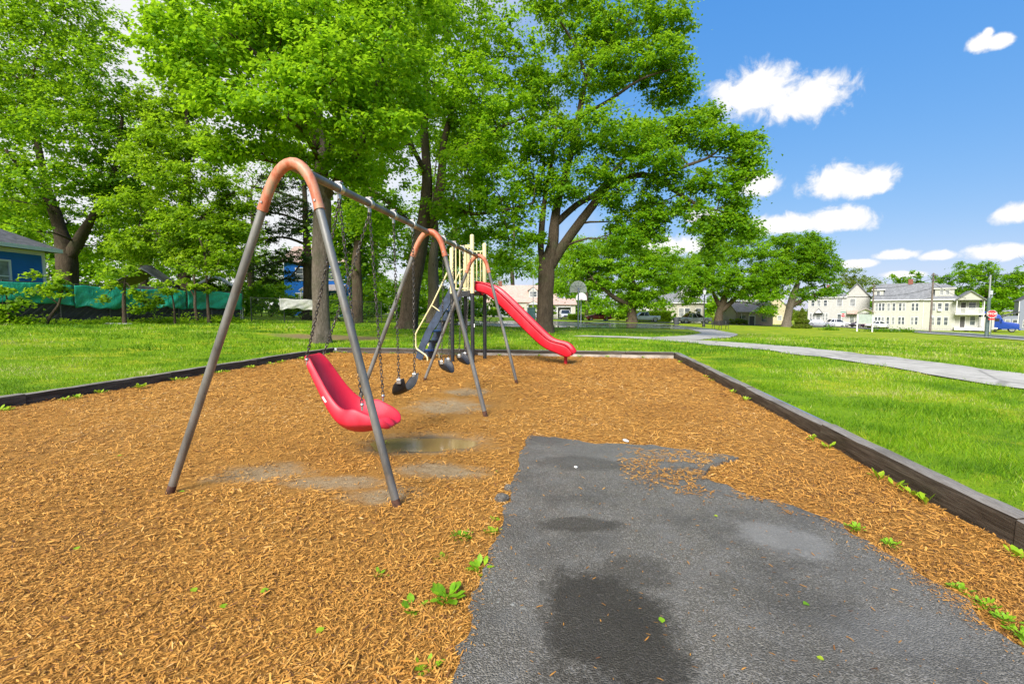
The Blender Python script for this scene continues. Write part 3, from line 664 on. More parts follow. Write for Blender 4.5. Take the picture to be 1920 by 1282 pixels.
# ------------------------------------------------------------------ swing set
BU, BZ = -2.07, 2.41
FR = [3.06, 5.98, 8.78]
SW = thing('swing_set', 'steel pipe swing frame with faded coral arch tops and grey legs', 'swing set', P(0, 0), -AX)
def arch_frame(v):
    lf, rf = Vector((-3.17, v, -.06)), Vector((-1.29, v, -.06)); lt, rt = Vector((-2.235, v, 2.20)), Vector((-1.865, v, 2.20))
    for a, b in ((lf, lt), (rf, rt)):
        d = (b - a).normalized(); leg = MB().cyl(a, b + d * .02, .0290, n=20).build('leg', M['galv'], SW, True)
        MB().cyl(a, a + d * .13, .0306, .0300, n=20).build('rust_band', M['rust'], leg, True)
    dl = (lt - lf).normalized(); dr = (rt - rf).normalized(); pts = [lt - dl * .10, lt]
    # bent cap: from the left leg over the top to the right leg
    p1 = lt + dl * .22; p3 = rt + dr * .22; top = Vector((BU + .03, v, 2.475))
    for i in range(1, 14):
        t = i / 14; q = lt * (1 - t) ** 4 + (lt + dl * .20) * 4 * t * (1 - t) ** 3 + (top + Vector((0, 0, .04))) * 6 * t * t * (1 - t) ** 2 + (rt + dr * .20) * 4 * t ** 3 * (1 - t) + rt * t ** 4
        pts.append(q)
    pts += [rt, rt - dr * .10]
    cap = MB().tube(pts, [.0345] * 3 + [.0345 + .005 * math.sin(math.pi * i / 12) for i in range(len(pts) - 6)] + [.0345] * 3, 20).build('arch_cap', M['coral'], SW, True)
    for q, d in ((lt - dl * .10, dl), (rt - dr * .10, dr)):
        MB().cyl(q - d * .012, q + d * .02, .0362, n=20).build('collar', M['coral'], cap, True)
        MB().box(q + d * .045 + Vector((0, -.036, 0)), (.014, .010, .014)).build('bolt', M['steel'], cap)
for v in FR: arch_frame(v)
for a, b in ((FR[0] - .03, FR[1]), (FR[1], FR[2] + .03)):
    MB().cyl((BU, a + .03, BZ), (BU, b - .03, BZ), .0325, n=20).build('top_beam', M['galv'], SW, True)
HANG = [3.75, 4.31, 4.88, 5.44, 6.68, 7.24, 7.76, 8.30]
for h in HANG:
    hb = MB().cyl((BU, h - .028, BZ), (BU, h + .028, BZ), .044, n=20).build('hanger_clamp', M['steel'], SW, True)
    MB().box((BU, h, BZ - .062), (.022, .034, .05), bev=.004).build('hanger_lug', M['steel'], hb); MB().box((BU, h, BZ + .052), (.05, .05, .012)).build('hanger_plate', M['steel'], hb)
    MB().cyl((BU - .03, h, BZ + .06), (BU + .03, h, BZ + .06), .007, n=8).build('bolt', M['rust'], hb)
def link_pts(w_, l_, n=5):
    p = []
    for i in range(n): t = math.pi * i / (n - 1); p.append((w_ * math.cos(t), l_ + w_ * math.sin(t)))
    for i in range(n): t = math.pi + math.pi * i / (n - 1); p.append((w_ * math.cos(t), -l_ + w_ * math.sin(t)))
    return p
def chain(parent, a, b, sag=.0, r=.0042, pitch=.034):
    """linked steel chain from a to b in the parent's space"""
    a, b = Vector(a), Vector(b); n = max(2, int((b - a).length / pitch)); mb = MB()
    lp = link_pts(.0105, .0125)
    for i in range(n):
        t = (i + .5) / n; c = a.lerp(b, t); c.z -= sag * 4 * t * (1 - t)
        t2 = (i + .6) / n; c2 = a.lerp(b, t2); c2.z -= sag * 4 * t2 * (1 - t2); d = (c2 - c).normalized()
        s = d.orthogonal().normalized(); s = Quaternion(d, (math.pi / 2 * (i % 2)) + .5 + .12 * math.sin(i * 2.3)) @ s
        mb.tube([c + s * x + d * y for x, y in lp], r, 4, closed=True)
    return mb.build('chain', M['chain'], parent, True, 80)
# red moulded seat
RS = thing('adaptive_swing', 'red moulded plastic high back swing seat hanging on chains', 'swing', P(BU, 4.03, 0), -AX)
def red_seat():
    #      du,   z,   half width, rim lift
    st = [(-.465, .985, .105, .010), (-.45, .965, .125, .03), (-.42, .90, .150, .05), (-.37, .80, .165, .065), (-.31, .685, .180, .08), (-.25, .575, .200, .10), (-.175, .465, .225, .13), (-.095, .395, .245, .165),
          (-.01, .365, .26, .20), (.07, .358, .26, .205), (.14, .362, .25, .18), (.20, .375, .24, .135), (.255, .385, .22, .09), (.30, .375, .19, .06), (.33, .352, .155, .03), (.335, .335, .12, .01)]
    n = len(st); m = 15; vs_ = []
    for i, (du, z, hw, lift) in enumerate(st):
        a = Vector(st[max(0, i - 1)][:2]); b = Vector(st[min(n - 1, i + 1)][:2]); d = (b - a).normalized(); nn = Vector((-d.y, d.x))     # inward normal
        e = min(1.0, .35 + .65 * min(i, n - 1 - i) / 2.0)
        for j in range(m):                                                                                # inner face
            t = -1 + 2 * j / (m - 1); k = abs(t) ** 2.6
            pom = .05 * math.exp(-(t / .22) ** 2) * math.exp(-((du - .24) / .07) ** 2)                   # pommel between the legs
            leg = -.018 * math.exp(-((abs(t) - .5) / .25) ** 2) * math.exp(-((du - .22) / .12) ** 2)
            q = Vector((du, z)) + nn * (lift * k + pom + leg); vs_.append((q.x, hw * t * .94, q.y))
        for j in range(m):                                                                                # outer shell, back to the first rim
            t = 1 - 2 * j / (m - 1); k = abs(t) ** 2.2
            q = Vector((du, z)) + nn * ((-.055 - .035 * math.exp(-((du + .02) / .16) ** 2) + (lift + .03) * k * .55) * e - .004); vs_.append((q.x, hw * t * 1.05, q.y))
    w2 = 2 * m
    fs = [(i * w2 + j, i * w2 + (j + 1) % w2, (i + 1) * w2 + (j + 1) % w2, (i + 1) * w2 + j) for i in range(n - 1) for j in range(w2)]
    for i in (0, n - 1):
        for j in range(m - 1): q = (i * w2 + j, i * w2 + j + 1, i * w2 + w2 - 2 - j, i * w2 + w2 - 1 - j); fs.append(q if i else q[::-1])
    mb = MB(); mb.add(vs_, fs); o = mb.build('seat_shell', M['redseat'], RS, True, 180); subsurf(o, 2)
    return o
SEAT = red_seat()
st_ = MB().box((0, 0, 0), (.018, .008, .06), bev=.002).mesh('label_sticker', M['white']); lo = link('label_sticker', st_, SEAT); lo.location = (-.232, -.207, .60); lo.rotation_euler = (0, R(-33), R(0))
for s, hv in ((-1, HANG[0] - 4.03), (1, HANG[1] - 4.03)):
    top = (0, hv, BZ - .085)
    chain(RS, top, (-.44, s * .135, .955), .03); chain(RS, top, (.13, s * .215, .575), .0)
    for q in ((-.435, s * .135, .945), (.13, s * .215, .565)):
        sh = MB(); sh.ball(q, .018, 10, 6); sh.cyl((q[0], q[1], q[2] - .05), q, .010, n=8); sh.build('shackle', M['steel'], RS, True)
# belt seats
def belt_swing(label, h0, h1, s0, s1, zlow, du, tilt):
    vc = (s0 + s1) / 2; t = thing('belt_swing', label, 'swing', P(BU, vc, 0), -AX, 'black belt swings on the frame')
    hw = (s1 - s0) / 2; n = 18; m = 5; vs_ = []; ztop = .625
    for i in range(n + 1):
        a = -1 + 2 * i / n; y = hw * (a + .10 * math.sin(a * math.pi)); z = zlow + (ztop - zlow) * abs(a) ** 2.4; wd = .085 * (1 - .35 * abs(a) ** 6)
        for j in range(m):
            b = -1 + 2 * j / (m - 1); vs_.append((du + wd * b + tilt * (z - zlow), y, z + .012 * b * b + .14 * tilt * b))
    fs = [(i * m + j, i * m + j + 1, (i + 1) * m + j + 1, (i + 1) * m + j) for i in range(n) for j in range(m - 1)]
    mb = MB(); mb.add(vs_, fs); o = mb.build('belt_seat', M['rubber'], t, True, 180); solidify(o, .014, 0); subsurf(o, 1)
    for s, h in ((-1, h0), (1, h1)):
        q = Vector((du + tilt * (ztop - zlow), s * hw, ztop + .03))
        chain(t, (0, h - vc, BZ - .085), q, 0)
        c = MB(); c.box((q.x, q.y, q.z - .035), (.05, .03, .055), bev=.006); c.ball((q.x, q.y, q.z), .013, 8, 5); c.build('seat_clip', M['steel'], t)
belt_swing('black rubber belt swing hanging right behind the red seat', HANG[2], HANG[3], 4.80, 5.27, .455, .02, .25)
belt_swing('black belt swing in far bay, closer to the middle arch', HANG[4], HANG[5], 6.64, 6.98, .47, .0, -.25)
belt_swing('black belt swing in far bay, closer to the slide', HANG[6], HANG[7], 7.60, 7.98, .48, .0, -.25)

# ------------------------------------------------------------------ slide with platform and climber
SL = thing('playground_slide', 'red plastic slide with cream barrier platform and blue grey climber', 'slide', P(-2.90, 12.42, 0), -AX - R(8))
DZ = 1.88
posts = [(0, -.42, 3.30), (0, .50, 3.20), (-.58, -.42, 2.98), (-.58, .50, 2.98)]
for i, (x, y, h) in enumerate(posts):
    lo_ = MB().cyl((x, y, -.05), (x, y, DZ - .06), .052, n=16).build('post', M['blackpost'], SL, True)
    up = MB(); up.cyl((x, y, DZ - .06), (x, y, h), .0535, n=16); up.ball((x, y, h), (.0535, .0535, .04), 16, 6); up.build('post_upper', M['cream'], lo_, True)
MB().box((-.012 * 0 + .063, -.45, .98), (.02, .01, .09)).build('sticker', M['white'], SL)
dk = MB(); dk.box((-.29, .04, DZ - .05), (.50, .98, .10), bev=.012); dk.box((-.29, -.435, DZ - .075), (.46, .04, .13)); dk.build('platform', M['blackpost'], SL)
def barrier(y, x0, x1):
    b = MB().cyl((x0, y, DZ + .06), (x1, y, DZ + .06), .019, n=10).build('barrier_rail', M['cream'], SL, True)
    MB().cyl((x0, y, DZ + 1.13), (x1, y, DZ + 1.13), .019, n=10).build('barrier_rail', M['cream'], SL, True)
    n = 4
    for i in range(n):
        x = x0 + (x1 - x0) * (i + .6) / (n + .2); MB().cyl((x, y, DZ + .06), (x, y, DZ + 1.13), .0155, n=8).build('baluster', M['cream'], b, True)
barrier(-.42, -.53, -.05); barrier(.50, -.53, -.05)
MB().cyl((0, -.37, 2.86), (0, .45, 2.86), .019, n=10).build('guard_bar', M['cream'], SL, True)
lp = MB(); lp.tube([(-.56, -.42, 2.4), (-.62, -.43, 2.78), (-.54, -.44, 3.03), (-.40, -.44, 3.05), (-.05, -.43, 3.05)], .019, 10); lp.build('grab_loop', M['cream'], SL, True)
# climber: two curved cheeks with steps between
def climb(t): # along the ladder 0 bottom .. 1 top (x, z)
    x = -1.66 + 1.02 * t - .16 * math.sin(t * math.pi) * (1 - t); z = .03 + 1.86 * t; return Vector((x, z))
for y in (-.27, .33):
    mb = MB(); n = 14; vs_ = []
    for i in range(n + 1):
        c = climb(i / n); d = (climb(min(1, i / n + .02)) - climb(max(0, i / n - .02))).normalized(); nn = Vector((-d.y, d.x)); wv = .02 * math.sin(i * 1.8)
        for s in (-.10 - wv, .10):
            q = c + nn * s; vs_ += [(q.x, y - .02, q.y), (q.x, y + .02, q.y)]
    fs = []
    for i in range(n):
        a, b = i * 4, i * 4 + 4; fs += [(a, b, b + 2, a + 2), (a + 1, a + 3, b + 3, b + 1), (a, a + 1, b + 1, b), (a + 2, b + 2, b + 3, a + 3)]
    fs += [(0, 2, 3, 1), (n * 4, n * 4 + 1, n * 4 + 3, n * 4 + 2)]
    mb.add(vs_, fs); mb.build('climber_cheek', M['bluestep'], SL, True, 40)
for k in range(6):
    c = climb((k + .7) / 6.6); MB().box((c.x, .03, c.y), (.20, .56, .045), bev=.01).build('step', M['bluebright'] if k % 2 == 0 else M['bluestep'], SL)
for y in (-.33, .40):
    o = 0 if y < 0 else .06
    hr = MB(); hr.tube([(-.58, y, 2.52), (-.68, y, 2.50), (-.78, y, 2.32), (-1.20, y, 1.55), (-1.66, y, .83), (-1.72, y, .72), (-1.72, y, .38), (-1.68, y, .31), (-1.42, y, .15), (-1.37, y, .08), (-1.365, y, -.03)], .021, 10); h_ = hr.build('handrail', M['cream'], SL, True, 60)
    MB().cyl((-1.22, y, 1.51), (-.98, y * .82, 1.33), .014, n=8).build('rail_strut', M['cream'], h_, True)
# chute
def chute():
    cl = [(-.02, 2.00), (.20, 1.985), (.42, 1.90), (.62, 1.75), (.95, 1.44), (1.30, 1.10), (1.62, .80), (1.84, .60), (2.00, .50), (2.16, .455), (2.32, .43), (2.44, .405), (2.54, .35), (2.61, .29)]
    cl = [(x, z - .02) for x, z in cl]
    n = len(cl); prof = [(-.29, .135), (-.268, .16), (-.24, .138), (-.22, .03), (-.17, -.05), (0, -.068), (.17, -.05), (.22, .03), (.24, .138), (.268, .16), (.29, .135)]
    m = len(prof); vs_ = []
    for i, (x, z) in enumerate(cl):
        a = Vector(cl[max(0, i - 1)]); b = Vector(cl[min(n - 1, i + 1)]); d = (b - a).normalized(); nn = Vector((-d.y, d.x)); e = 1.0 if i < n - 4 else (1, .85, .5, .25)[i - (n - 4)]
        for (y, h) in prof:
            q = Vector((x, z)) + nn * (h * e if h > 0 else h); vs_.append((q.x, y, q.y))
    fs = [(i * m + j, i * m + j + 1, (i + 1) * m + j + 1, (i + 1) * m + j) for i in range(n - 1) for j in range(m - 1)]
    mb = MB(); mb.add(vs_, fs); o = mb.build('chute', M['redslide'], SL, True, 180); solidify(o, .035, 0); subsurf(o, 2)
    # outer skirt under the rim, as moulded
    for y in (-.286, .286):
        vs2 = []; 
        for i, (x, z) in enumerate(cl):
            a = Vector(cl[max(0, i - 1)]); b = Vector(cl[min(n - 1, i + 1)]); d = (b - a).normalized(); nn = Vector((-d.y, d.x)); e = 1.0 if i < n - 4 else (1, .85, .5, .25)[i - (n - 4)]
            hi = Vector((x, z)) + nn * (.135 * e); dep = -.12 if i < n - 1 else -.06
            if i in (10, 11, 12): dep -= .06
            lo2 = Vector((x, z)) + nn * dep; vs2 += [(hi.x, y, hi.y), (lo2.x, y * .97, lo2.y)]
        fs2 = [(i * 2, i * 2 + 1, i * 2 + 3, i * 2 + 2) for i in range(n - 1)]
        k = MB(); k.add(vs2, fs2); k = k.build('chute_skirt', M['redslide'], o, True, 180); solidify(k, .02, 0); subsurf(k, 1)
    MB().box((.012, 0, 1.97), (.03, .70, .40), bev=.012).build('chute_flange', M['redslide'], o) if False else None
    fl = MB()
    for y in (-.36, .36): fl.box((.0, y, 1.98), (.05, .09, .36), bev=.012)
    fl.build('chute_flange', M['redslide'], o)
    MB().cyl((2.40, 0, -.05), (2.40, 0, .38), .045, n=14).build('support_leg', M['redslide'], SL, True)
    MB().box((2.40, 0, .31), (.28, .46, .09), bev=.02).build('exit_saddle', M['redslide'], SL)
chute()
# trees: name, label, group, foot (x, y), limbs [x, y, z, radius], leaf masses [x, y, z, rx, ry, rz], leaves, leaf size, clump size, foliage
TREES = [
    ['maple_tree', 'tall maple with pale bare trunk behind the swing frame',None,[-7.12,17.5],[[[0.0,0.0,-0.1,0.366],[0.0,0.0,0.84,0.302],[0.01,0.0,2.42,0.286],[0.13,0.0,3.98,0.302],[0.2,0.0,5.14,0.286],[0.19,0.0,6.09,0.239],[-0.04,0.5,7.79,0.196],[-0.31,0.8,9.85,0.133],[-0.43,1.0,12.08,0.076]],[[0.2,0.0,5.23,0.191],[1.0,-0.3,6.01,0.141],[1.61,-0.5,6.69,0.108],[2.34,-0.8,8.21,0.084],[2.79,-1.0,10.04,0.06]],[[0.14,0.0,5.71,0.111],[-0.52,-0.3,6.38,0.086],[-1.41,-0.8,6.41,0.068],[-2.45,-1.2,6.61,0.052],[-2.98,-1.5,6.68,0.029]],[[0.02,0.2,7.11,0.129],[-0.37,-0.5,8.33,0.093],[-0.94,-1.5,9.27,0.073],[-1.83,-2.0,10.0,0.042]],[[0.19,0.0,6.09,0.127],[0.19,1.5,8.35,0.104],[0.39,3.0,11.53,0.084],[0.96,3.5,13.98,0.057]],[[0.05,0.2,6.72,0.097],[0.44,-2.0,6.88,0.063],[0.68,-3.6,6.74,0.032]]],[[-2.71,-2.0,9.18,1.94,1.73,1.41],[-3.88,-1.5,9.94,1.09,0.95,0.73],[-1.3,-2.5,7.66,1.53,1.3,0.94],[-2.57,-1.0,11.08,2.25,1.88,1.31],[-0.07,-1.0,10.56,2.25,1.95,1.5],[0.41,-3.0,7.29,1.48,1.29,0.99],[1.52,-2.5,8.29,1.7,1.57,1.36],[2.49,-2.0,7.04,1.41,1.27,1.06],[2.43,-1.0,9.7,2.06,1.91,1.69],[0.3,0.0,12.76,3.18,2.55,1.59],[3.1,1.0,12.46,2.31,1.98,1.47],[-1.38,-1.5,6.71,1.09,0.87,0.55],[-2.63,-1.5,6.46,0.73,0.64,0.51],[1.28,0.0,6.28,1.19,1.03,0.8],[-0.87,0.5,6.82,1.02,0.9,0.72],[2.64,1.0,9.16,1.47,1.47,1.47],[-0.38,4.0,13.39,3.18,2.88,2.44],[-3.86,3.5,13.1,2.86,2.58,2.15]],80000,0.14,0.55,'leaf_maple'],
    ['maple_tree', 'maple with dark leaning forked trunk behind the middle swing arch',None,[-6.53,29.0],[[[0.0,0.0,-0.1,0.69],[0.14,0.0,0.52,0.567],[0.29,0.0,1.83,0.517],[0.65,0.0,3.79,0.517],[1.0,0.0,5.4,0.468],[1.24,0.0,7.0,0.369],[1.37,0.0,9.22,0.295],[1.22,0.3,12.15,0.213],[1.35,0.6,16.04,0.151],[1.64,1.0,19.38,0.09]],[[0.86,0.0,5.24,0.321],[1.78,0.3,7.06,0.298],[2.23,0.3,9.3,0.275],[2.38,0.3,11.21,0.2],[2.94,0.6,13.53,0.151],[3.9,1.0,16.24,0.114],[4.74,1.0,19.38,0.063]],[[1.37,0.0,9.22,0.173],[0.75,-1.5,10.59,0.128],[-0.03,-2.5,12.24,0.09]],[[2.35,0.0,10.17,0.16],[4.05,-1.0,10.76,0.119],[5.78,-2.0,11.29,0.092],[7.26,-2.5,11.67,0.045]],[[2.06,0.0,7.48,0.148],[4.02,-1.0,6.8,0.107],[5.93,-2.0,6.75,0.081],[7.71,-2.5,7.08,0.045]],[[1.0,0.0,5.72,0.173],[-0.84,1.0,7.53,0.128],[-2.79,2.0,9.1,0.079]]],[[1.7,-1.5,13.83,2.81,2.69,2.5],[4.41,-1.5,12.95,2.81,2.69,2.5],[6.23,-2.0,11.0,2.15,2.15,2.15],[5.93,-2.0,7.78,2.15,2.15,2.15],[4.13,-2.0,8.96,1.84,1.84,1.84],[-0.93,-1.0,9.86,2.23,2.1,1.91],[-2.19,1.0,7.2,2.05,2.05,2.05],[3.05,0.0,17.57,3.95,3.43,2.64],[1.34,1.0,20.93,4.77,3.82,2.39],[6.53,0.0,15.74,2.31,2.57,2.97],[6.98,-2.0,5.71,1.53,1.66,1.84],[-0.97,2.0,14.78,2.82,2.82,2.82],[6.53,-2.0,3.91,1.1,1.1,1.1],[4.44,2.0,6.38,1.76,1.62,1.41],[3.0,3.0,13.16,3.27,3.27,3.27],[-3.02,3.0,12.82,2.55,2.69,2.91],[7.75,-1.5,8.81,0.94,1.19,1.56],[2.78,-1.0,7.11,1.43,1.24,0.95]],78000,0.17,0.68,'leaf_maple'],
    ['maple_tree', 'big spreading maple with forked trunk beside the slide',None,[1.85,28.0],[[[0.0,0.0,-0.1,0.662],[0.06,0.0,0.6,0.503],[0.12,0.0,2.02,0.457],[0.17,0.0,3.28,0.48],[0.23,0.0,4.06,0.457],[0.54,0.0,5.15,0.32],[0.66,0.0,6.39,0.274],[0.93,0.3,8.0,0.232],[1.57,0.5,10.22,0.198],[2.09,0.6,12.71,0.176],[2.57,0.8,14.94,0.141],[4.15,1.0,17.78,0.094],[4.76,1.0,19.28,0.059]],[[0.05,0.0,3.75,0.229],[-0.15,0.0,4.84,0.183],[-0.09,0.0,6.39,0.172],[0.07,-0.3,7.86,0.146],[0.44,-0.5,9.91,0.113],[0.73,-0.5,12.28,0.08]],[[0.36,0.0,3.91,0.342],[1.05,0.0,5.0,0.297],[2.03,-0.3,6.34,0.271],[2.82,-0.5,7.36,0.236],[3.6,-0.8,8.34,0.199],[5.06,-1.0,8.88,0.166],[6.26,-1.5,8.59,0.14],[7.28,-2.0,7.61,0.117],[8.23,-2.2,6.99,0.084],[9.21,-2.3,6.69,0.053]],[[0.72,0.0,6.39,0.205],[1.97,0.5,7.58,0.186],[3.32,1.0,8.48,0.153],[5.02,1.5,10.53,0.132],[7.1,2.0,12.3,0.109],[9.08,2.0,12.95,0.073]],[[6.26,-1.5,8.59,0.096],[7.68,-2.0,9.16,0.084],[8.82,-2.0,9.59,0.064],[9.66,-2.0,10.29,0.031]],[[2.09,0.6,12.71,0.117],[3.7,0.0,13.37,0.091],[5.26,-1.0,14.09,0.066],[6.86,-1.5,14.42,0.032]],[[2.57,0.8,14.94,0.105],[1.82,0.0,16.33,0.081],[0.84,-0.5,17.5,0.045]]],[[1.16,-1.0,8.29,1.38,1.38,1.38],[0.54,-1.0,10.63,1.69,1.75,1.84],[2.75,-2.0,11.13,2.07,1.89,1.62],[4.48,-2.0,10.29,1.92,1.68,1.33],[5.51,-2.5,9.29,1.59,1.36,1.01],[2.75,0.0,14.86,2.39,2.2,1.91],[5.2,0.0,15.15,1.91,1.78,1.59],[6.71,-1.0,15.23,1.53,1.53,1.53],[4.85,0.0,17.8,2.55,2.16,1.59],[7.14,0.0,17.8,1.43,1.43,1.43],[7.63,-1.0,13.81,0.8,0.97,1.23],[6.5,-1.0,11.5,1.38,1.26,1.07],[7.82,-1.5,11.03,1.51,1.32,1.05],[9.37,-2.0,10.57,1.48,1.24,0.89],[10.4,-2.0,9.73,1.18,1.09,0.95],[9.73,-2.0,8.18,1.48,1.26,0.95],[10.49,-2.0,7.18,0.77,0.79,0.83],[8.92,-2.0,6.04,1.33,1.22,1.06],[9.94,-2.0,6.18,1.18,1.06,0.89],[9.25,-2.0,4.74,0.83,0.8,0.77],[4.65,-1.5,7.58,1.81,1.51,1.05],[4.98,-1.5,6.13,1.66,1.42,1.05],[4.4,-1.5,5.25,1.36,1.2,0.96],[6.15,-1.5,6.71,1.14,1.05,0.9],[5.73,-1.5,5.54,0.9,0.83,0.72],[2.26,1.0,17.78,2.31,2.17,1.98],[-0.25,1.0,14.11,1.32,1.71,2.31],[2.77,-2.0,8.88,1.33,1.15,0.89],[8.87,-1.0,12.08,1.07,0.95,0.77],[1.29,1.0,19.88,2.64,2.24,1.65],[7.08,0.0,13.67,1.27,1.15,0.95],[6.68,-2.0,8.46,1.06,0.92,0.71],[7.99,-2.0,8.18,1.0,0.89,0.71],[10.86,-2.0,8.88,0.89,0.86,0.83],[10.82,-2.0,5.75,0.77,0.77,0.77],[10.96,-2.0,10.29,0.77,0.72,0.65],[7.74,-2.0,6.89,1.0,0.89,0.71]],98000,0.155,0.58,'leaf_deep'],
    ['broad_tree', 'huge dark forked tree behind the blue clapboard house',None,[-32.2,34.0],[[[0.0,0.0,-0.1,0.695],[0.15,0.0,1.95,0.647],[0.25,0.0,3.48,0.622],[0.17,0.0,4.61,0.576],[-0.11,0.0,6.12,0.383],[-0.47,0.0,7.62,0.336],[-0.91,0.0,9.48,0.263],[-1.27,0.0,12.42,0.18],[-1.36,0.0,16.42,0.108]],[[0.45,0.0,4.24,0.431],[1.09,0.0,5.18,0.383],[2.08,-0.3,6.26,0.308],[3.41,-0.5,7.88,0.213],[4.47,-0.5,10.07,0.154],[5.23,-0.5,13.68,0.095]],[[-0.47,0.0,7.62,0.191],[-1.19,-1.0,9.57,0.139],[-1.47,-2.0,11.03,0.091]]],[[-1.26,0.0,17.85,4.25,3.79,3.09],[3.61,-1.0,15.94,3.0,3.0,3.0],[-1.67,-1.0,13.13,3.38,3.23,3.0],[2.85,-2.0,12.06,3.27,2.98,2.55],[4.06,0.0,13.52,2.32,2.47,2.7],[0.86,-2.0,8.95,3.27,2.69,1.82],[3.58,-1.0,9.57,2.62,2.48,2.25],[-2.8,-1.0,7.77,2.25,2.1,1.88],[4.45,0.0,7.25,1.93,2.09,2.32],[0.22,1.0,20.93,4.38,3.58,2.39],[-2.99,2.0,22.26,4.91,3.76,2.05],[0.59,3.0,4.98,2.52,2.19,1.68],[-5.84,0.0,16.42,3.09,4.33,6.18],[-5.57,3.0,17.43,3.78,3.78,3.78],[1.27,-4.0,5.45,1.36,1.16,0.85],[3.8,2.0,10.79,2.05,2.21,2.45],[-1.36,3.0,7.03,2.52,2.19,1.68]],80000,0.19,0.72,'leaf_mid'],
    ['layered_tree', 'slender tree with tiered bright foliage behind the green tarps',None,[-23.01,33.0],[[[0.0,0.0,-0.1,0.487],[0.11,0.0,2.18,0.412],[0.21,0.0,4.39,0.338],[0.5,0.0,7.32,0.263],[0.75,0.0,10.92,0.188],[0.85,0.0,14.46,0.113],[0.96,0.0,16.91,0.056]],[[0.21,0.0,4.39,0.188],[-0.68,-1.0,5.7,0.127],[-1.69,-1.5,6.15,0.072]],[[0.36,0.0,5.86,0.169],[2.99,-1.0,7.47,0.127],[4.75,-1.5,8.4,0.072]],[[0.56,0.0,8.4,0.15],[-0.84,0.0,9.84,0.094],[-1.91,0.0,10.56,0.056]]],[[0.86,0.0,14.82,2.25,1.88,1.31],[0.71,-1.0,11.99,2.55,2.11,1.45],[2.8,-1.0,11.3,2.18,1.89,1.45],[-1.13,-1.0,10.61,2.18,1.82,1.27],[1.96,-2.0,8.95,2.82,2.2,1.27],[4.43,-1.0,7.82,1.31,1.13,0.87],[-1.66,-1.0,7.47,2.55,2.11,1.45],[2.53,-2.0,6.23,2.82,2.25,1.41],[4.36,-1.0,6.06,1.82,1.53,1.09],[-0.71,-1.0,4.99,2.91,2.27,1.31],[2.85,-1.0,4.28,2.55,2.05,1.31],[-3.33,0.0,4.76,1.5,1.35,1.12],[0.96,0.0,16.91,1.5,1.5,1.5],[-1.72,1.0,14.52,2.32,2.01,1.55]],56000,0.18,0.62,'leaf_lime'],
    ['hemlock_tree', 'dark fine needled tree with bare drooping branches beside pale maple trunk',None,[-17.35,40.0],[[[0.0,0.0,-0.1,0.455],[0.09,0.0,4.49,0.364],[0.06,0.0,8.04,0.25],[0.0,0.0,11.98,0.136]],[[0.09,0.0,4.49,0.136],[-1.53,-1.0,4.83,0.089],[-3.21,-2.0,4.09,0.043]],[[0.1,0.0,6.27,0.136],[-1.46,-1.0,6.78,0.089],[-3.55,-2.0,6.21,0.043]],[[0.11,0.0,8.04,0.136],[-1.83,-1.0,8.72,0.089],[-3.69,-2.0,8.31,0.043]],[[0.12,0.0,9.8,0.114],[-1.77,-1.0,10.43,0.089],[-3.39,-2.0,10.6,0.043]],[[0.07,0.0,5.38,0.114],[-0.44,-2.0,3.46,0.043]]],[[-0.93,-1.0,9.57,2.22,1.58,0.62],[-2.6,-2.0,8.93,1.73,1.24,0.52],[-1.44,-1.0,7.43,2.66,1.84,0.62],[-3.11,-2.0,6.63,1.73,1.24,0.52],[-1.08,-1.0,5.27,2.22,1.58,0.62],[-2.77,-2.0,4.31,1.73,1.28,0.6],[-1.79,0.0,11.55,2.27,1.73,0.91],[-0.55,0.0,8.48,1.36,1.55,1.82],[-2.01,-1.0,3.52,1.77,1.31,0.62],[-0.62,0.0,13.28,1.82,1.64,1.36]],24000,0.13,0.5,'leaf_needle'],
    ['background_tree', 'stout bare trunk right behind the pale maple with dark crown', 'trees behind the playground',[-11.94,36.0],[[[0.0,0.0,-0.1,0.491],[0.12,0.0,1.85,0.393],[0.1,0.0,4.27,0.344],[0.32,0.0,7.07,0.221],[0.22,0.0,9.84,0.098]]],[[-0.47,0.0,11.02,2.45,2.62,2.86],[1.06,0.0,7.47,2.05,2.21,2.45],[-1.34,1.0,6.83,2.1,2.27,2.52],[-0.48,2.0,4.45,1.73,1.73,1.73],[-1.96,1.0,14.5,2.94,2.94,2.94]],16000,0.26,1.1,'leaf_mid'],
    ['background_tree', 'straight grey trunk behind the cream handrails of the slide', 'trees behind the playground',[-7.06,42.0],[[[0.0,0.0,-0.1,0.62],[0.12,0.0,2.15,0.496],[0.06,0.0,4.98,0.434],[0.28,0.0,8.25,0.279],[0.13,0.0,11.48,0.124]]],[[0.97,0.0,10.56,2.86,3.05,3.34],[-1.35,2.0,6.63,2.0,2.2,2.5],[1.5,3.0,6.76,2.56,2.35,2.05],[4.13,2.0,14.84,3.0,3.2,3.5],[1.49,0.0,16.49,2.86,3.05,3.34]],18000,0.26,1.1,'leaf_mid'],
    ['background_tree', 'dense tree closing the view between both swing trunks', 'trees behind the playground',[-17.13,58.0],[[[0.0,0.0,-0.1,0.659],[0.19,0.0,2.28,0.527],[0.14,0.0,6.18,0.461],[0.49,0.0,10.69,0.297],[0.32,0.0,15.15,0.132]]],[[-0.47,0.0,8.12,3.95,3.69,3.3],[-2.54,0.0,3.58,2.97,2.73,2.37],[1.4,0.0,3.58,3.3,2.93,2.37],[2.82,0.0,10.05,3.3,3.3,3.3],[-0.01,1.0,13.46,4.02,3.75,3.35]],15000,0.26,1.1,'leaf_deep'],
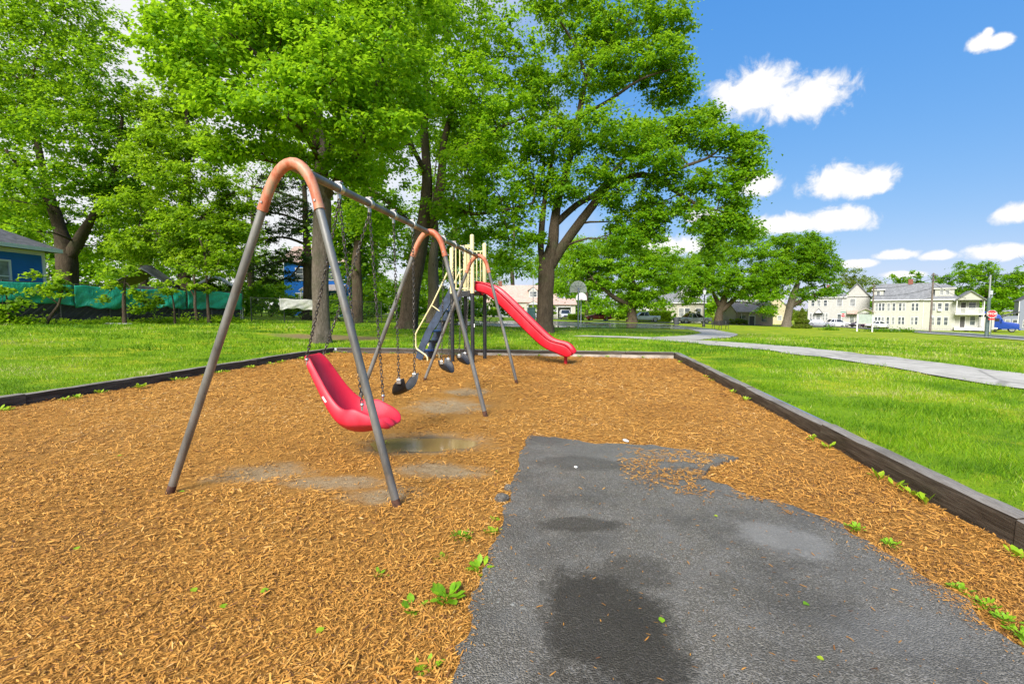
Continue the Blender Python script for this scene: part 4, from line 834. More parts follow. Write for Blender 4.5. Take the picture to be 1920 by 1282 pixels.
    ['background_tree', 'dense dark tree behind the slide platform', 'trees behind the playground',[-7.75,62.0],[[[0.0,0.0,-0.1,0.634],[0.17,0.0,2.67,0.507],[0.06,0.0,6.84,0.444],[0.38,0.0,11.66,0.285],[0.15,0.0,16.43,0.127]]],[[-0.64,0.0,6.84,4.23,3.95,3.52],[2.18,0.0,9.6,4.23,4.23,4.23],[0.03,0.0,2.67,2.82,2.42,1.83],[-3.46,0.0,4.06,2.82,2.71,2.54],[4.95,0.0,6.84,3.52,3.24,2.82]],15000,0.26,1.1,'leaf_deep'],
    ['background_tree', 'pale leafy tree standing behind the hanging white cloth', 'trees behind the playground',[-32.28,58.0],[[[0.0,0.0,-0.1,0.527],[0.24,0.0,1.82,0.422],[0.26,0.0,5.73,0.369],[0.7,0.0,10.24,0.237],[0.61,0.0,14.7,0.105]]],[[-0.32,0.0,7.67,3.95,3.95,3.95],[-1.8,0.0,3.13,3.3,2.77,1.98],[2.13,0.0,3.13,1.98,1.87,1.71],[-2.79,0.0,10.88,3.95,3.95,3.95],[2.99,2.0,19.11,4.09,3.82,3.41],[-0.43,2.0,16.5,4.09,4.09,4.09]],13000,0.26,1.1,'leaf_lime'],
    ['background_tree', 'leafy tree closing the gap above the dark tent', 'trees behind the playground',[-40.75,52.0],[[[0.0,0.0,-0.1,0.532],[0.26,0.0,1.55,0.425],[0.33,0.0,5.05,0.372],[0.78,0.0,9.1,0.239],[0.77,0.0,13.1,0.106]]],[[0.52,0.0,8.52,3.55,3.31,2.95],[-2.05,0.0,4.47,2.95,2.39,1.54],[3.29,0.0,5.63,2.95,2.39,1.54],[-0.97,0.0,13.1,3.55,3.55,3.55],[3.03,0.0,11.96,3.55,3.31,2.95],[2.83,0.0,19.3,3.55,3.55,3.55]],15000,0.26,1.1,'leaf_deep'],
    ['background_tree', 'rounded tree behind the roof of the pink roofed house', 'trees behind the playground',[0.0,112.0],[[[0.0,0.0,-0.1,0.636],[0.25,0.0,4.23,0.509],[0.0,0.0,11.77,0.445],[0.5,0.0,20.48,0.286],[0.0,0.0,29.09,0.127]]],[[-1.26,0.0,11.77,6.36,5.65,4.58],[3.78,0.0,13.02,5.09,4.89,4.58],[-6.31,0.0,10.52,5.09,4.89,4.58],[8.83,0.0,11.77,3.82,4.33,5.09]],9000,0.26,1.1,'leaf_deep'],
    ['background_tree', 'tree with pale green foliage above the blue house roof', 'trees behind the playground',[-42.71,40.0],[[[0.0,0.0,-0.1,0.364],[0.24,0.0,1.23,0.291],[0.35,0.0,3.93,0.255],[0.76,0.0,7.04,0.164],[0.8,0.0,10.11,0.073]]],[[-0.67,0.0,8.36,2.73,2.29,1.64],[3.08,-2.0,6.28,2.16,1.57,0.69],[2.49,0.0,8.8,1.82,1.64,1.36],[-1.22,0.0,12.72,2.73,2.73,2.73]],10000,0.26,1.1,'leaf_lime'],
    ['park_tree', 'wide round maple behind the basketball hoops with low dark limb',None,[19.34,76.0],[[[0.0,0.0,-0.1,0.95],[-0.02,0.0,1.27,0.734],[-0.14,0.0,2.99,0.605],[-0.1,0.0,5.56,0.518],[0.01,0.0,8.97,0.432]],[[-0.14,0.0,2.82,0.475],[-2.78,-1.0,3.83,0.384],[-5.12,-2.0,5.47,0.252],[-6.81,-2.0,6.97,0.126]],[[-0.07,0.0,3.85,0.389],[2.12,0.0,6.41,0.259],[4.66,0.0,7.69,0.13]]],[[-0.5,0.0,8.97,5.18,4.15,2.59],[-4.79,0.0,9.82,4.32,3.63,2.59],[-8.21,0.0,8.97,3.45,3.11,2.59],[3.8,0.0,8.12,3.89,3.37,2.59],[-3.25,-1.0,6.36,4.26,3.38,2.05],[1.86,-1.0,5.09,3.41,2.73,1.7],[-1.41,0.0,11.93,4.32,3.45,2.16],[6.41,0.0,6.41,2.59,2.31,1.9],[-6.47,0.0,6.41,3.45,2.83,1.9],[0.45,0.0,3.42,2.42,1.93,1.21],[-8.95,1.0,11.63,3.5,2.97,2.19],[4.91,1.0,10.77,3.5,2.87,1.92],[-2.97,0.0,2.13,2.59,1.97,1.04],[3.48,0.0,2.99,2.59,1.97,1.04],[-10.52,2.0,5.65,2.66,2.45,2.13]],58000,0.28,1.0,'leaf_maple'],
    ['park_tree', 'dense rounded maple shading the bench and lamp post',None,[35.17,80.0],[[[0.0,0.0,-0.1,0.773],[0.04,0.0,1.72,0.591],[0.36,0.0,3.08,0.545],[0.86,0.0,4.43,0.545],[1.5,0.0,7.13,0.364]],[[0.12,0.0,2.17,0.5],[2.15,0.0,3.98,0.409],[4.15,0.0,6.23,0.273]],[[0.18,0.0,3.08,0.409],[-1.26,0.0,5.78,0.227]]],[[-0.08,0.0,11.6,4.09,3.47,2.55],[-3.63,0.0,9.82,3.27,2.84,2.18],[4.39,0.0,12.49,4.55,3.75,2.55],[8.09,0.0,9.82,4.09,3.62,2.91],[2.26,-1.0,7.96,5.39,4.17,2.33],[-3.05,-1.0,6.63,3.23,2.73,1.97],[8.59,-1.0,5.74,3.23,2.8,2.15],[5.42,-2.0,4.83,3.55,2.84,1.77],[1.92,0.0,5.33,3.27,2.47,1.27],[-4.42,0.0,5.78,2.18,1.82,1.27],[-0.63,1.0,14.41,3.31,2.65,1.66],[10.35,1.0,12.62,3.31,2.72,1.84],[7.27,-2.0,2.63,1.77,1.56,1.24],[-4.48,0.0,8.03,3.64,3.13,2.36],[-0.41,-1.0,7.96,4.49,3.77,2.69],[5.83,-1.0,7.96,4.49,3.91,3.05],[3.4,0.0,15.15,4.55,3.45,1.82],[10.86,0.0,8.03,2.36,2.65,3.09],[-5.29,0.0,4.43,2.0,1.71,1.27]],72000,0.26,0.95,'leaf_maple'],
    ['park_tree', 'dark crowned tree with thick grey trunk beside small evergreen',None,[46.75,80.0],[[[0.0,0.0,-0.1,0.818],[0.12,0.0,1.16,0.636],[0.41,0.0,2.97,0.545],[0.88,0.0,4.78,0.545],[1.67,0.0,7.48,0.364]],[[0.58,0.0,3.42,0.364],[3.05,0.0,4.78,0.273],[6.17,0.0,5.86,0.136]]],[[1.81,0.0,12.84,3.27,2.84,2.18],[4.54,0.0,11.95,2.91,2.69,2.36],[1.06,0.0,9.27,3.27,2.98,2.55],[5.61,0.0,8.38,2.55,2.4,2.18],[6.84,-1.0,6.09,1.8,1.58,1.26],[3.92,0.0,5.68,2.73,2.15,1.27],[3.51,0.0,15.06,1.82,1.53,1.09],[-0.51,0.0,14.62,2.73,2.15,1.27],[2.82,0.0,10.17,3.64,3.42,3.09],[6.88,0.0,10.17,2.18,2.18,2.18],[4.47,0.0,13.73,2.73,2.29,1.64]],36000,0.26,0.9,'leaf_deep'],
    ['distant_tree', 'pale tree rising behind the distant hoops', 'trees behind the houses',[18.77,118.0],[[[0.0,0.0,-0.1,0.603],[-0.05,0.0,2.29,0.469],[-0.11,0.0,7.61,0.268]]],[[-0.21,0.0,17.49,5.36,4.61,3.49],[-4.84,0.0,15.53,4.02,4.02,4.02],[-5.45,0.0,8.93,3.35,3.62,4.02],[3.77,0.0,16.84,5.36,4.29,2.68]],7000,0.4,1.6,'leaf_lime'],
    ['distant_tree', 'pale rounded tree behind the beige house', 'trees behind the houses',[39.52,122.0],[[[0.0,0.0,-0.1,0.624],[-0.1,0.0,2.92,0.485],[-0.22,0.0,8.43,0.277]]],[[-1.06,0.0,15.25,5.55,4.33,2.5],[4.47,0.0,13.89,4.99,3.99,2.5],[-5.21,0.0,16.61,4.16,3.49,2.5],[7.16,0.0,15.93,3.6,2.83,1.66]],7000,0.4,1.6,'leaf_lime'],
    ['distant_tree', 'sparse olive tree behind the white house', 'trees behind the houses',[102.15,140.0],[[[0.0,0.0,-0.1,0.716],[-0.26,0.0,4.66,0.557],[-0.57,0.0,10.97,0.318]]],[[-1.09,0.0,14.9,3.5,2.99,2.23],[-3.34,0.0,12.55,3.18,2.8,2.23],[2.98,0.0,12.55,3.5,2.86,1.91],[0.65,0.0,11.76,4.77,3.63,1.91]],3500,0.4,1.6,'leaf_olive'],
    ['distant_tree', 'low olive tree line tree left of the brick chimney', 'trees behind the houses',[119.33,150.0],[[[0.0,0.0,-0.1,0.767],[-0.3,0.0,4.66,0.597],[-0.67,0.0,11.42,0.341]]],[[-0.67,0.0,11.42,5.11,3.68,1.53],[4.41,0.0,11.42,3.75,2.8,1.36],[-4.02,0.0,10.58,3.41,2.59,1.36]],2500,0.4,1.6,'leaf_olive'],
    ['distant_tree', 'dark rounded tree behind the cream house balcony', 'trees behind the houses',[133.65,140.0],[[[0.0,0.0,-0.1,0.716],[-0.34,0.0,4.66,0.557],[-0.75,0.0,10.97,0.318]]],[[-0.96,0.0,14.12,5.73,5.22,4.45],[-5.45,0.0,10.19,4.77,4.39,3.82],[2.88,0.0,15.68,4.45,4.07,3.5],[-0.44,0.0,6.24,6.36,5.73,4.77]],9000,0.45,1.6,'leaf_deep'],
    ['distant_tree', 'large tree behind the tall street pole', 'trees behind the houses',[139.58,138.0],[[[0.0,0.0,-0.1,0.706],[-0.35,0.0,4.65,0.549],[-0.79,0.0,10.88,0.314]]],[[-1.06,0.0,14.75,4.7,4.33,3.76],[-2.13,0.0,7.77,5.65,5.52,5.33],[2.33,0.0,10.88,4.7,4.7,4.7]],8000,0.45,1.6,'leaf_maple'],
    ['distant_tree', 'bright tree behind the grey sided house', 'trees behind the houses',[143.91,134.0],[[[0.0,0.0,-0.1,0.685],[-0.36,0.0,4.64,0.533],[-0.81,0.0,10.68,0.305]]],[[-0.16,0.0,12.18,5.48,4.87,3.96],[-1.34,0.0,7.66,5.48,4.99,4.26],[4.26,0.0,13.69,6.09,5.85,5.48]],8000,0.45,1.6,'leaf_maple'],
    ['distant_tree', 'low dark tree left of the cream house dormer', 'trees behind the houses',[128.47,144.0],[[[0.0,0.0,-0.1,0.736],[-0.32,0.0,4.66,0.573],[-0.72,0.0,11.15,0.327]]],[[-1.39,0.0,8.72,4.91,3.99,2.62],[1.82,0.0,9.53,3.6,3.08,2.29]],3500,0.4,1.6,'leaf_deep'],
    ['sapling', 'young maple sapling standing before the second green tarp', 'saplings along the tarp fence',[-19.39,23.5],[[[0.0,0.0,-0.1,0.093],[0.03,0.0,1.29,0.08],[0.13,0.0,2.09,0.053],[0.22,0.0,2.88,0.027]]],[[0.11,0.0,2.74,0.8,0.63,0.37],[-0.26,-0.3,1.94,0.58,0.44,0.24],[0.77,-0.3,1.68,0.53,0.41,0.24],[-0.82,0.0,1.29,0.32,0.28,0.21]],1000,0.15,0.35,'leaf_lime'],
    ['sapling', 'leaning sapling with pale leaves before the first tarp', 'saplings along the tarp fence',[-21.69,21.8],[[[0.0,0.0,-0.1,0.062],[0.37,0.0,0.49,0.056],[0.7,0.0,0.93,0.05],[0.95,0.0,1.67,0.031]]],[[0.82,0.0,1.96,0.45,0.43,0.4],[0.49,0.0,1.55,0.35,0.33,0.3],[0.98,0.0,1.42,0.35,0.33,0.3],[-0.44,0.0,2.28,0.3,0.26,0.2],[-0.37,0.0,1.55,0.35,0.29,0.2]],900,0.15,0.35,'leaf_lime'],
    ['sapling', 'leafy shrub at the fence by the blue house wall', 'saplings along the tarp fence',[-22.03,20.5],[[[0.0,0.0,-0.1,0.047],[0.09,0.0,0.67,0.035],[0.01,0.0,1.48,0.023]]],[[-0.03,0.0,1.48,0.33,0.29,0.23],[0.1,0.0,0.79,0.42,0.34,0.21],[-0.18,0.0,0.44,0.28,0.26,0.23],[0.63,0.0,1.02,0.23,0.2,0.14]],800,0.15,0.35,'leaf_lime'],
    ['sapling', 'thin forked sapling before the last tarp', 'saplings along the tarp fence',[-18.36,27.5],[[[0.0,0.0,-0.1,0.094],[-0.15,0.0,0.96,0.078],[-0.1,0.0,2.05,0.062],[-0.17,0.0,3.28,0.047]],[[-0.1,0.0,1.43,0.047],[-0.58,0.0,2.36,0.031]]],[[0.07,0.0,3.13,1.12,0.9,0.56],[-0.59,0.0,2.2,0.81,0.64,0.38],[0.65,0.0,2.05,0.81,0.64,0.38],[-1.0,0.0,3.28,0.81,0.66,0.44]],1200,0.15,0.35,'leaf_lime'],
    ['sapling', 'straight sapling closest to the front swing leg', 'saplings along the tarp fence',[-18.03,28.0],[[[0.0,0.0,-0.1,0.111],[-0.06,0.0,0.98,0.08],[-0.06,0.0,2.4,0.064],[-0.12,0.0,3.96,0.048],[-0.44,0.0,5.21,0.032]],[[-0.06,0.0,2.4,0.048],[0.51,0.0,3.18,0.032]]],[[0.07,0.0,3.96,1.27,1.02,0.64],[0.98,0.0,3.03,0.95,0.78,0.51],[0.43,0.0,4.9,1.15,0.92,0.57],[1.35,0.0,4.27,0.83,0.67,0.45]],1500,0.15,0.35,'leaf_lime'],
    ['sapling', 'small sapling with low pale leaves before third tarp', 'saplings along the tarp fence',[-17.94,25.0],[[[0.0,0.0,-0.1,0.05],[-0.02,0.0,0.95,0.043],[-0.1,0.0,1.66,0.028]]],[[-1.64,0.0,1.38,0.51,0.4,0.23],[-1.55,0.0,0.95,0.4,0.31,0.17],[-0.7,0.0,2.22,0.45,0.39,0.28],[-0.21,0.0,1.8,0.45,0.39,0.28],[-2.04,0.0,0.81,0.28,0.26,0.23],[-0.86,0.0,1.24,0.34,0.31,0.26]],1400,0.15,0.35,'leaf_lime'],
]
# ------------------------------------------------------------------ bark and foliage
def m_bark(name, a, b, c_):
    t = NT(name); p = t.coord(); g = t.noise(5, 6, .75, p, (2.2, 2.2, .45), .8); g2 = t.noise(22, 5, .7, p, (1.8, 1.8, .4)); big = t.noise(1.1, 4, .6, p)
    c = t.ramp(t.math('ADD', t.math('MULTIPLY', g, .6), t.math('MULTIPLY', g2, .4)), [(.3, a), (.5, b), (.7, c_)])
    c = t.mix(t.math('MULTIPLY', t.step(big, .5, .68), .45), c, (.075, .085, .04)); c = t.mix(t.math('MULTIPLY', t.step(t.noise(2.4, 6, .7, p, (1, 1, .28), .5), .56, .66), .75), c, (.045, .036, .024))
    t.principled(c, .9, 0, t.bump(t.math('ADD', g, g2), 1.0, .06), .2); return t.m
M['bark'] = m_bark('furrowed_bark', (.026, .018, .011), (.085, .060, .040), (.17, .128, .092))
M['bark_pale'] = m_bark('pale_bark', (.065, .05, .036), (.155, .125, .095), (.27, .225, .18))
def m_leaf(name, stops, trans=.58):
    t = NT(name); a = t.attr('tint'); c = t.ramp(a, stops)
    d = t.n('ShaderNodeBsdfPrincipled'); t.put(d.inputs['Base Color'], c); d.inputs['Roughness'].default_value = .5; d.inputs['Specular IOR Level'].default_value = .25
    tr = t.n('ShaderNodeBsdfTranslucent'); t.put(tr.inputs[0], t.mix(.6, c, (.46, .72, .02)))
    mx = t.n('ShaderNodeMixShader'); mx.inputs[0].default_value = trans; t.l(d.outputs[0], mx.inputs[1]); t.l(tr.outputs[0], mx.inputs[2]); t.l(mx.outputs[0], t.out.inputs[0]); return t.m
M['leaf_maple'] = m_leaf('maple_leaf', [(0, (.048, .125, .003)), (.4, (.135, .305, .005)), (.75, (.235, .44, .008)), (1, (.36, .54, .016))])
M['leaf_deep'] = m_leaf('deep_green_leaf', [(0, (.034, .10, .004)), (.45, (.095, .235, .005)), (.8, (.18, .37, .008)), (1, (.30, .48, .016))])
M['leaf_mid'] = m_leaf('mid_green_leaf', [(0, (.038, .108, .003)), (.5, (.112, .255, .004)), (1, (.24, .42, .010))])  # a green between the maple and the deep leaves
M['leaf_lime'] = m_leaf('lime_leaf', [(0, (.075, .155, .006)), (.45, (.17, .30, .008)), (.8, (.27, .41, .013)), (1, (.38, .48, .025))])
M['leaf_needle'] = m_leaf('needle_leaf', [(0, (.012, .03, .01)), (.5, (.03, .06, .018)), (1, (.07, .11, .03))], .2)
M['leaf_olive'] = m_leaf('olive_leaf', [(0, (.07, .085, .012)), (.5, (.14, .155, .02)), (1, (.22, .22, .04))])
M['leaf_copper'] = m_leaf('copper_leaf', [(0, (.07, .03, .02)), (.5, (.16, .07, .04)), (1, (.22, .15, .05))])
M['leaf_weed'] = m_leaf('weed_leaf', [(0, (.12, .28, .012)), (.5, (.22, .42, .015)), (1, (.42, .46, .03))], .3)

def leaf_mesh(name, pos, size, tint, mat, parent, r, up=.55, outward=None):
    """bent kite leaves at pos (n,3)"""
    n = len(pos); nn = r.normal(size=(n, 3)); nn /= np.linalg.norm(nn, axis=1)[:, None]; nn[:, 2] = np.abs(nn[:, 2])
    nn = nn * (1 - up) + np.array([0, 0, 1.0]) * up
    if outward is not None: nn = nn + outward * .35
    nn /= np.linalg.norm(nn, axis=1)[:, None]
    a = r.normal(size=(n, 3)); a[:, 2] -= .25; a -= nn * (a * nn).sum(1)[:, None]; a /= np.linalg.norm(a, axis=1)[:, None]; b = np.cross(nn, a)
    s = (size * r.uniform(.6, 1.25, n))[:, None]
    v = np.stack([pos - a * s * .5, pos + b * s * .46 + a * s * .06 + nn * s * .12, pos + a * s * .58 - nn * s * .10, pos - b * s * .46 + a * s * .06 + nn * s * .12], 1)
    return np_mesh(name, v.reshape(-1, 3), np.arange(4 * n).reshape(n, 4), M[mat], parent, tint=tint)

def clump_points(blobs, n_leaves, clump, r, droop=.28, flat=.34, shell=.38):
    B = np.array(blobs, float); vol = (B[:, 3] * B[:, 4] * B[:, 5]) ** .52; per = vol / vol.sum()
    P_, T_, O_ = [], [], []
    for b, w in zip(B, per):
        nl = int(n_leaves * w); k = max(6, int(nl / 46)); d = r.normal(size=(k, 3)); d /= np.linalg.norm(d, axis=1)[:, None]
        low = d[:, 2] < -.3; d[low, 2] *= r.uniform(.2, 1, low.sum())
        rad = shell + (1 - shell) * r.random(k) ** .55 + r.normal(0, .07, k)
        c = b[:3] + d * rad[:, None] * b[3:6]; ct = np.clip(r.normal(.50, .22, k), .02, .98); cs = clump * r.uniform(.55, 1.35, k)
        i = r.integers(0, k, nl); rho = np.abs(r.normal(0, .55, nl)); th = r.uniform(0, 2 * np.pi, nl); cr = cs[i]
        # clumps lean out and down along their branch
        off = np.stack([np.cos(th) * rho * cr, np.sin(th) * rho * cr, -droop * rho * rho * cr + r.normal(0, flat * .5, nl) * cr], -1)
        P_.append(c[i] + off); T_.append(np.clip(ct[i] + r.normal(0, .10, nl), 0, 1)); O_.append(d[i])
    return np.concatenate(P_), np.concatenate(T_), np.concatenate(O_)

def trunk_tube(mb, limb, r, sides, first):
    pts = [Vector(p[:3]) for p in limb]; rad = [p[3] for p in limb]
    # smooth resample
    P_, R_ = [], []
    for i in range(len(pts) - 1):
        p0 = pts[max(0, i - 1)]; p1, p2 = pts[i], pts[i + 1]; p3 = pts[min(len(pts) - 1, i + 2)]; m = 5 if first else 4
        for j in range(m):
            t = j / m; P_.append(.5 * ((2 * p1) + (p2 - p0) * t + (2 * p0 - 5 * p1 + 4 * p2 - p3) * t * t + (3 * p1 - p0 - 3 * p2 + p3) * t ** 3)); R_.append(rad[i] + (rad[i + 1] - rad[i]) * t)
    P_.append(pts[-1]); R_.append(rad[-1]); b = len(mb.v); mb.tube(P_, R_, sides)
    ph = r.uniform(0, 6)
    for i in range(len(P_)):
        for j in range(sides):
            k = b + i * sides + j; q = Vector(mb.v[k]); c = P_[i]; a = 2 * math.pi * j / sides; hgt = c.z
            f = 1 + .07 * math.sin(3 * a + ph + hgt * .5) + .05 * math.sin(7 * a + hgt * 1.3) + r.uniform(-.04, .04)
            if first and hgt < 1.2: f += .24 * max(0, 1 - hgt / 1.0) ** 2 * (.55 + .45 * math.sin(5 * a + ph))
            mb.v[k] = tuple(c + (q - c) * f)

def tree(row, idx):
    name, label, group, foot, limbs, blobs, nl, ls, clump, mat = row
    r = np.random.default_rng(100 + idx); rr = random.Random(idx)
    t = thing(name, label, 'tree', G(*foot), 0, group)
    big = limbs[0][0][3] > .3
    tm = MB(); trunk_tube(tm, limbs[0], rr, 18 if big else 9, True)
    tk = tm.build('trunk', M['bark_pale'] if 'pale bare' in label or 'grey trunk' in label else M['bark'], t, True, 180)
    bm_ = MB(); single = name == 'sapling'
    def cut():          # on the saplings every branch is a part of its own
        nonlocal bm_
        if single and bm_.f: bm_.build('branch', M['bark'], t, True, 180); bm_ = MB()
    for lb in limbs[1:]: trunk_tube(bm_, lb, rr, 10 if big else 6, False); cut()
    # branches reach from the limbs into each leaf mass
    nodes = [Vector(p[:3]) for lb in limbs for p in lb[2 if lb is limbs[0] else 0:]]; nrad = [p[3] for lb in limbs for p in lb[2 if lb is limbs[0] else 0:]]
    for b in blobs:
        c = Vector(b[:3]); best = min(range(len(nodes)), key=lambda i: (nodes[i] - c).length + max(0, nodes[i].z - c.z) * .8); a = nodes[best]; r0 = min(nrad[best] * .6, .035 + .012 * (c - a).length)
        mid = a.lerp(c, .5) + Vector((rr.uniform(-.1, .1), rr.uniform(-.1, .1), rr.uniform(.02, .16))) * (c - a).length
        end = c + Vector((rr.uniform(-.3, .3) * b[3], rr.uniform(-.3, .3) * b[4], rr.uniform(0, .4) * b[5]))
        bm_.tube([a, a.lerp(mid, .5) + Vector((0, 0, .05)), mid, mid.lerp(end, .55), end], [r0, r0 * .85, r0 * .65, r0 * .42, r0 * .15], 6)
        for q in range(5 if big else 3):
            e = c + Vector((rr.gauss(0, .55) * b[3], rr.gauss(0, .55) * b[4], rr.gauss(.1, .5) * b[5])); s = mid.lerp(end, rr.uniform(0, .9))
            bm_.tube([s, s.lerp(e, .5) + Vector((0, 0, .08 * (e - s).length)), e], [r0 * .36, r0 * .24, r0 * .06], 5)
        cut()
    if bm_.f: bm_.build('branches', M['bark'], t, True, 180)
    hem = name == 'hemlock_tree'
    p, ti, out = clump_points(blobs, nl, clump, r, droop=.5 if hem else .28, flat=.22 if hem else .36)
    leaf_mesh('crown', p, np.full(len(p), ls), ti, mat, t, r, .36, out)
for _i, _row in enumerate(TREES): tree(_row, _i)

# ------------------------------------------------------------------ hedges, shrubs, evergreen, undergrowth
def bush(name, label, cat, loc, blobs, nl, ls, clump, mat, group=None, seed=0, stem=True):
    r = np.random.default_rng(900 + seed); t = thing(name, label, cat, loc, 0, group)
    if stem:
        mb = MB()
        for b in blobs: mb.tube([(b[0] * .4, b[1] * .4, -.05), (b[0] * .7, b[1] * .7, b[2] * .5), (b[0], b[1], b[2])], [.05, .035, .012], 5)
        mb.build('stem', M['bark'], t, True, 180)
    p, ti, o = clump_points(blobs, nl, clump, r, .15, .5, .6); leaf_mesh('foliage', p, np.full(len(p), ls), ti, mat, t, r, .35, o); return t
def hedge(label, x0, x1, y, d, h, nl, seed):
    r = np.random.default_rng(700 + seed); xm = (x0 + x1) / 2; t = thing('hedge', label, 'hedge', G(xm, y), 0); w_ = (x1 - x0) / 2
    core = MB().box((0, 0, h * .47), (2 * w_ - .5, d - .5, h * .9)); core.build('stem', M['bark'], t)
    side = r.integers(0, 5, nl); p = np.stack([r.uniform(-w_, w_, nl), r.uniform(-d / 2, d / 2, nl), r.uniform(.02, h, nl)], -1)
    p[side == 0, 2] = h; p[side == 1, 1] = -d / 2; p[side == 2, 1] = -d / 2; p[side == 3, 0] = w_ * np.sign(r.normal(size=(side == 3).sum())); p += r.normal(0, .09, p.shape)
    p[:, 2] += .12 * (vnoise(p[:, 0] * 1.3, p[:, 1], 5) - .5); p[:, 2] = np.maximum(p[:, 2], .02)
    leaf_mesh('foliage', p, np.full(nl, .26), np.clip(r.normal(.55, .2, nl), 0, 1), 'leaf_lime', t, r, .35)
hedge('long clipped bright green hedge behind the white pickup', 23.4, 30.6, 91.5, 1.6, 2.0, 5200, 1)
hedge('short clipped hedge right of the garage drive', 10.6, 13.2, 88.0, 1.4, 1.0, 1600, 2)
for i, (px, y, w_, h, lab) in enumerate(((1.45, 96.5, .95, 2.5, 'clipped round topped bush left of the pink roofed house door'), (4.35, 96.5, 1.1, 2.6, 'clipped round topped bush right of the pink roofed house door'), (8.0, 95, .8, 2.8, 'tall clipped bush between pink roofed house and garage'), (-3.3, 96.5, 1.0, 2.4, 'clipped bush behind the dark pickup'))):
    bush('bush', lab, 'bush', G(px, y), [(0, 0, h * .5, w_, w_, h * .5)], 1800, .26, .35, 'leaf_lime', 'clipped house bushes', 40 + i)
bush('bush', 'round green bush beside the red car', 'bush', G(20.6, 90.5), [(0, 0, 1.1, 1.6, 1.0, 1.1)], 1800, .3, .4, 'leaf_maple', None, 50)
bush('bush', 'round bush before the beige house portico', 'bush', G(31.6, 93), [(0, 0, 1.2, .9, .8, 1.2)], 1300, .28, .35, 'leaf_maple', None, 51)
bush('shrub', 'copper red shrub left of the dense park maple', 'shrub', G(35.4, 91), [(0, 0, 1.3, 1.7, 1.2, 1.2), (-1.0, 0, 1.0, 1.1, 1, .9)], 2200, .3, .4, 'leaf_copper', None, 52)
bush('flower_bush', 'low yellow flowering bush by the tan garage', 'bush', G(41.0, 86), [(0, 0, .6, 1.3, .9, .6), (1.2, 0, .5, .9, .8, .5)], 1500, .24, .3, 'leaf_olive', None, 53)
for i, (x, y, w_, h, lab) in enumerate(((-22.2, 37, 3.5, 3.2, 'dark shrub behind the tarp fence by the dark tent'), (-13.6, 39, 2.6, 2.3, 'shrub with white flecks behind the hanging cloth'), (-8.5, 52, 3.2, 3.2, 'dark shrub mass between the swing trunks'), (-3.5, 55, 3.0, 3.0, 'shrub mass seen under the slide platform'), (-13, 50, 3.2, 4.0, 'tall shrub behind the pale maple trunk'), (-5.8, 48, 2.0, 2.4, 'shrub behind the middle arch of the swings'), (-24.5, 46, 3.4, 3.6, 'tall shrub behind the grey tent and fence corner'), (-19.0, 44, 3.0, 2.6, 'shrub left of the distant blue house'), (-27.5, 42, 3.2, 3.4, 'shrub behind the charcoal tent'))):
    bush('shrub', lab, 'shrub', G(x, y), [(0, 0, h * .5, w_, 1.6, h * .5), (-w_ * .6, .3, h * .4, w_ * .6, 1.3, h * .42), (w_ * .6, .2, h * .42, w_ * .55, 1.2, h * .42)], 3600, .24, .5, 'leaf_mid' if i % 2 else 'leaf_deep', 'shrubs behind the playground', 60 + i)
def evergreen():
    r = np.random.default_rng(5); t = thing('evergreen_shrub', 'small cone shaped evergreen beside the thick grey trunk', 'shrub', G(43.2, 70)); h = 3.0
    MB().cyl((0, 0, -.05), (0, 0, 2.6), .09, .02, 7).build('trunk', M['bark'], t, True)
    n = 4200; z = h * (1 - np.sqrt(r.random(n))) ; rad = (1 - z / h) ** .8 * 1.25 * (.55 + .45 * r.random(n)) * (1 + .18 * np.sin(z * 7)); a = r.uniform(0, 2 * np.pi, n)
    p = np.stack([rad * np.cos(a), rad * np.sin(a), z + .05], -1); leaf_mesh('foliage', p, np.full(n, .22), np.clip(r.normal(.4, .22, n), 0, 1), 'leaf_olive', t, r, .2, np.stack([np.cos(a), np.sin(a), a * 0 + .3], -1))
evergreen()
def undergrowth():
    r = np.random.default_rng(77); A = np.array([(-24.5, 18.5), (-22.6, 21.0), (-18.6, 28.6), (-17.9, 30.2)]); ps = []
    for _ in range(150):
        s = r.random() * 2.999; i = int(s); c = A[i] + (A[i + 1] - A[i]) * (s - i) + np.array([.9, -.35]) * r.uniform(-.2, .9); hh = r.uniform(.12, .42) * (1.6 if r.random() < .15 else 1); n = 55
        q = np.column_stack([r.normal(c[0], .28, n), r.normal(c[1], .28, n)]); ps.append(np.column_stack([q, terr(q[:, 0], q[:, 1]) + r.random(n) * hh]))
    p = np.concatenate(ps); n = len(p)
    tag(leaf_mesh('undergrowth', p, np.full(n, .12), np.clip(r.normal(.5, .25, n), 0, 1), 'leaf_lime', None, r, .4), 'low leafy undergrowth along the foot of the tarp fence', 'undergrowth', kind='stuff')
    # flat weeds by the sidewalk near the notice board
    ps = []
    for (x, y, w_) in ((42, 62, 1.6), (47, 60.5, 1.8), (50, 62, 1.8), (53, 63, 1.4)):
        n = 260; ps.append(np.column_stack([r.normal(x, w_ * .4, n), r.normal(y, .3, n), T(x, y) + np.abs(r.normal(0, .22, n))]))
    p = np.concatenate(ps); tag(leaf_mesh('undergrowth', p, np.full(len(p), .22), np.clip(r.normal(.4, .2, len(p)), 0, 1), 'leaf_deep', None, r, .4), 'dark ground cover around the notice board posts', 'undergrowth', kind='stuff')
undergrowth()

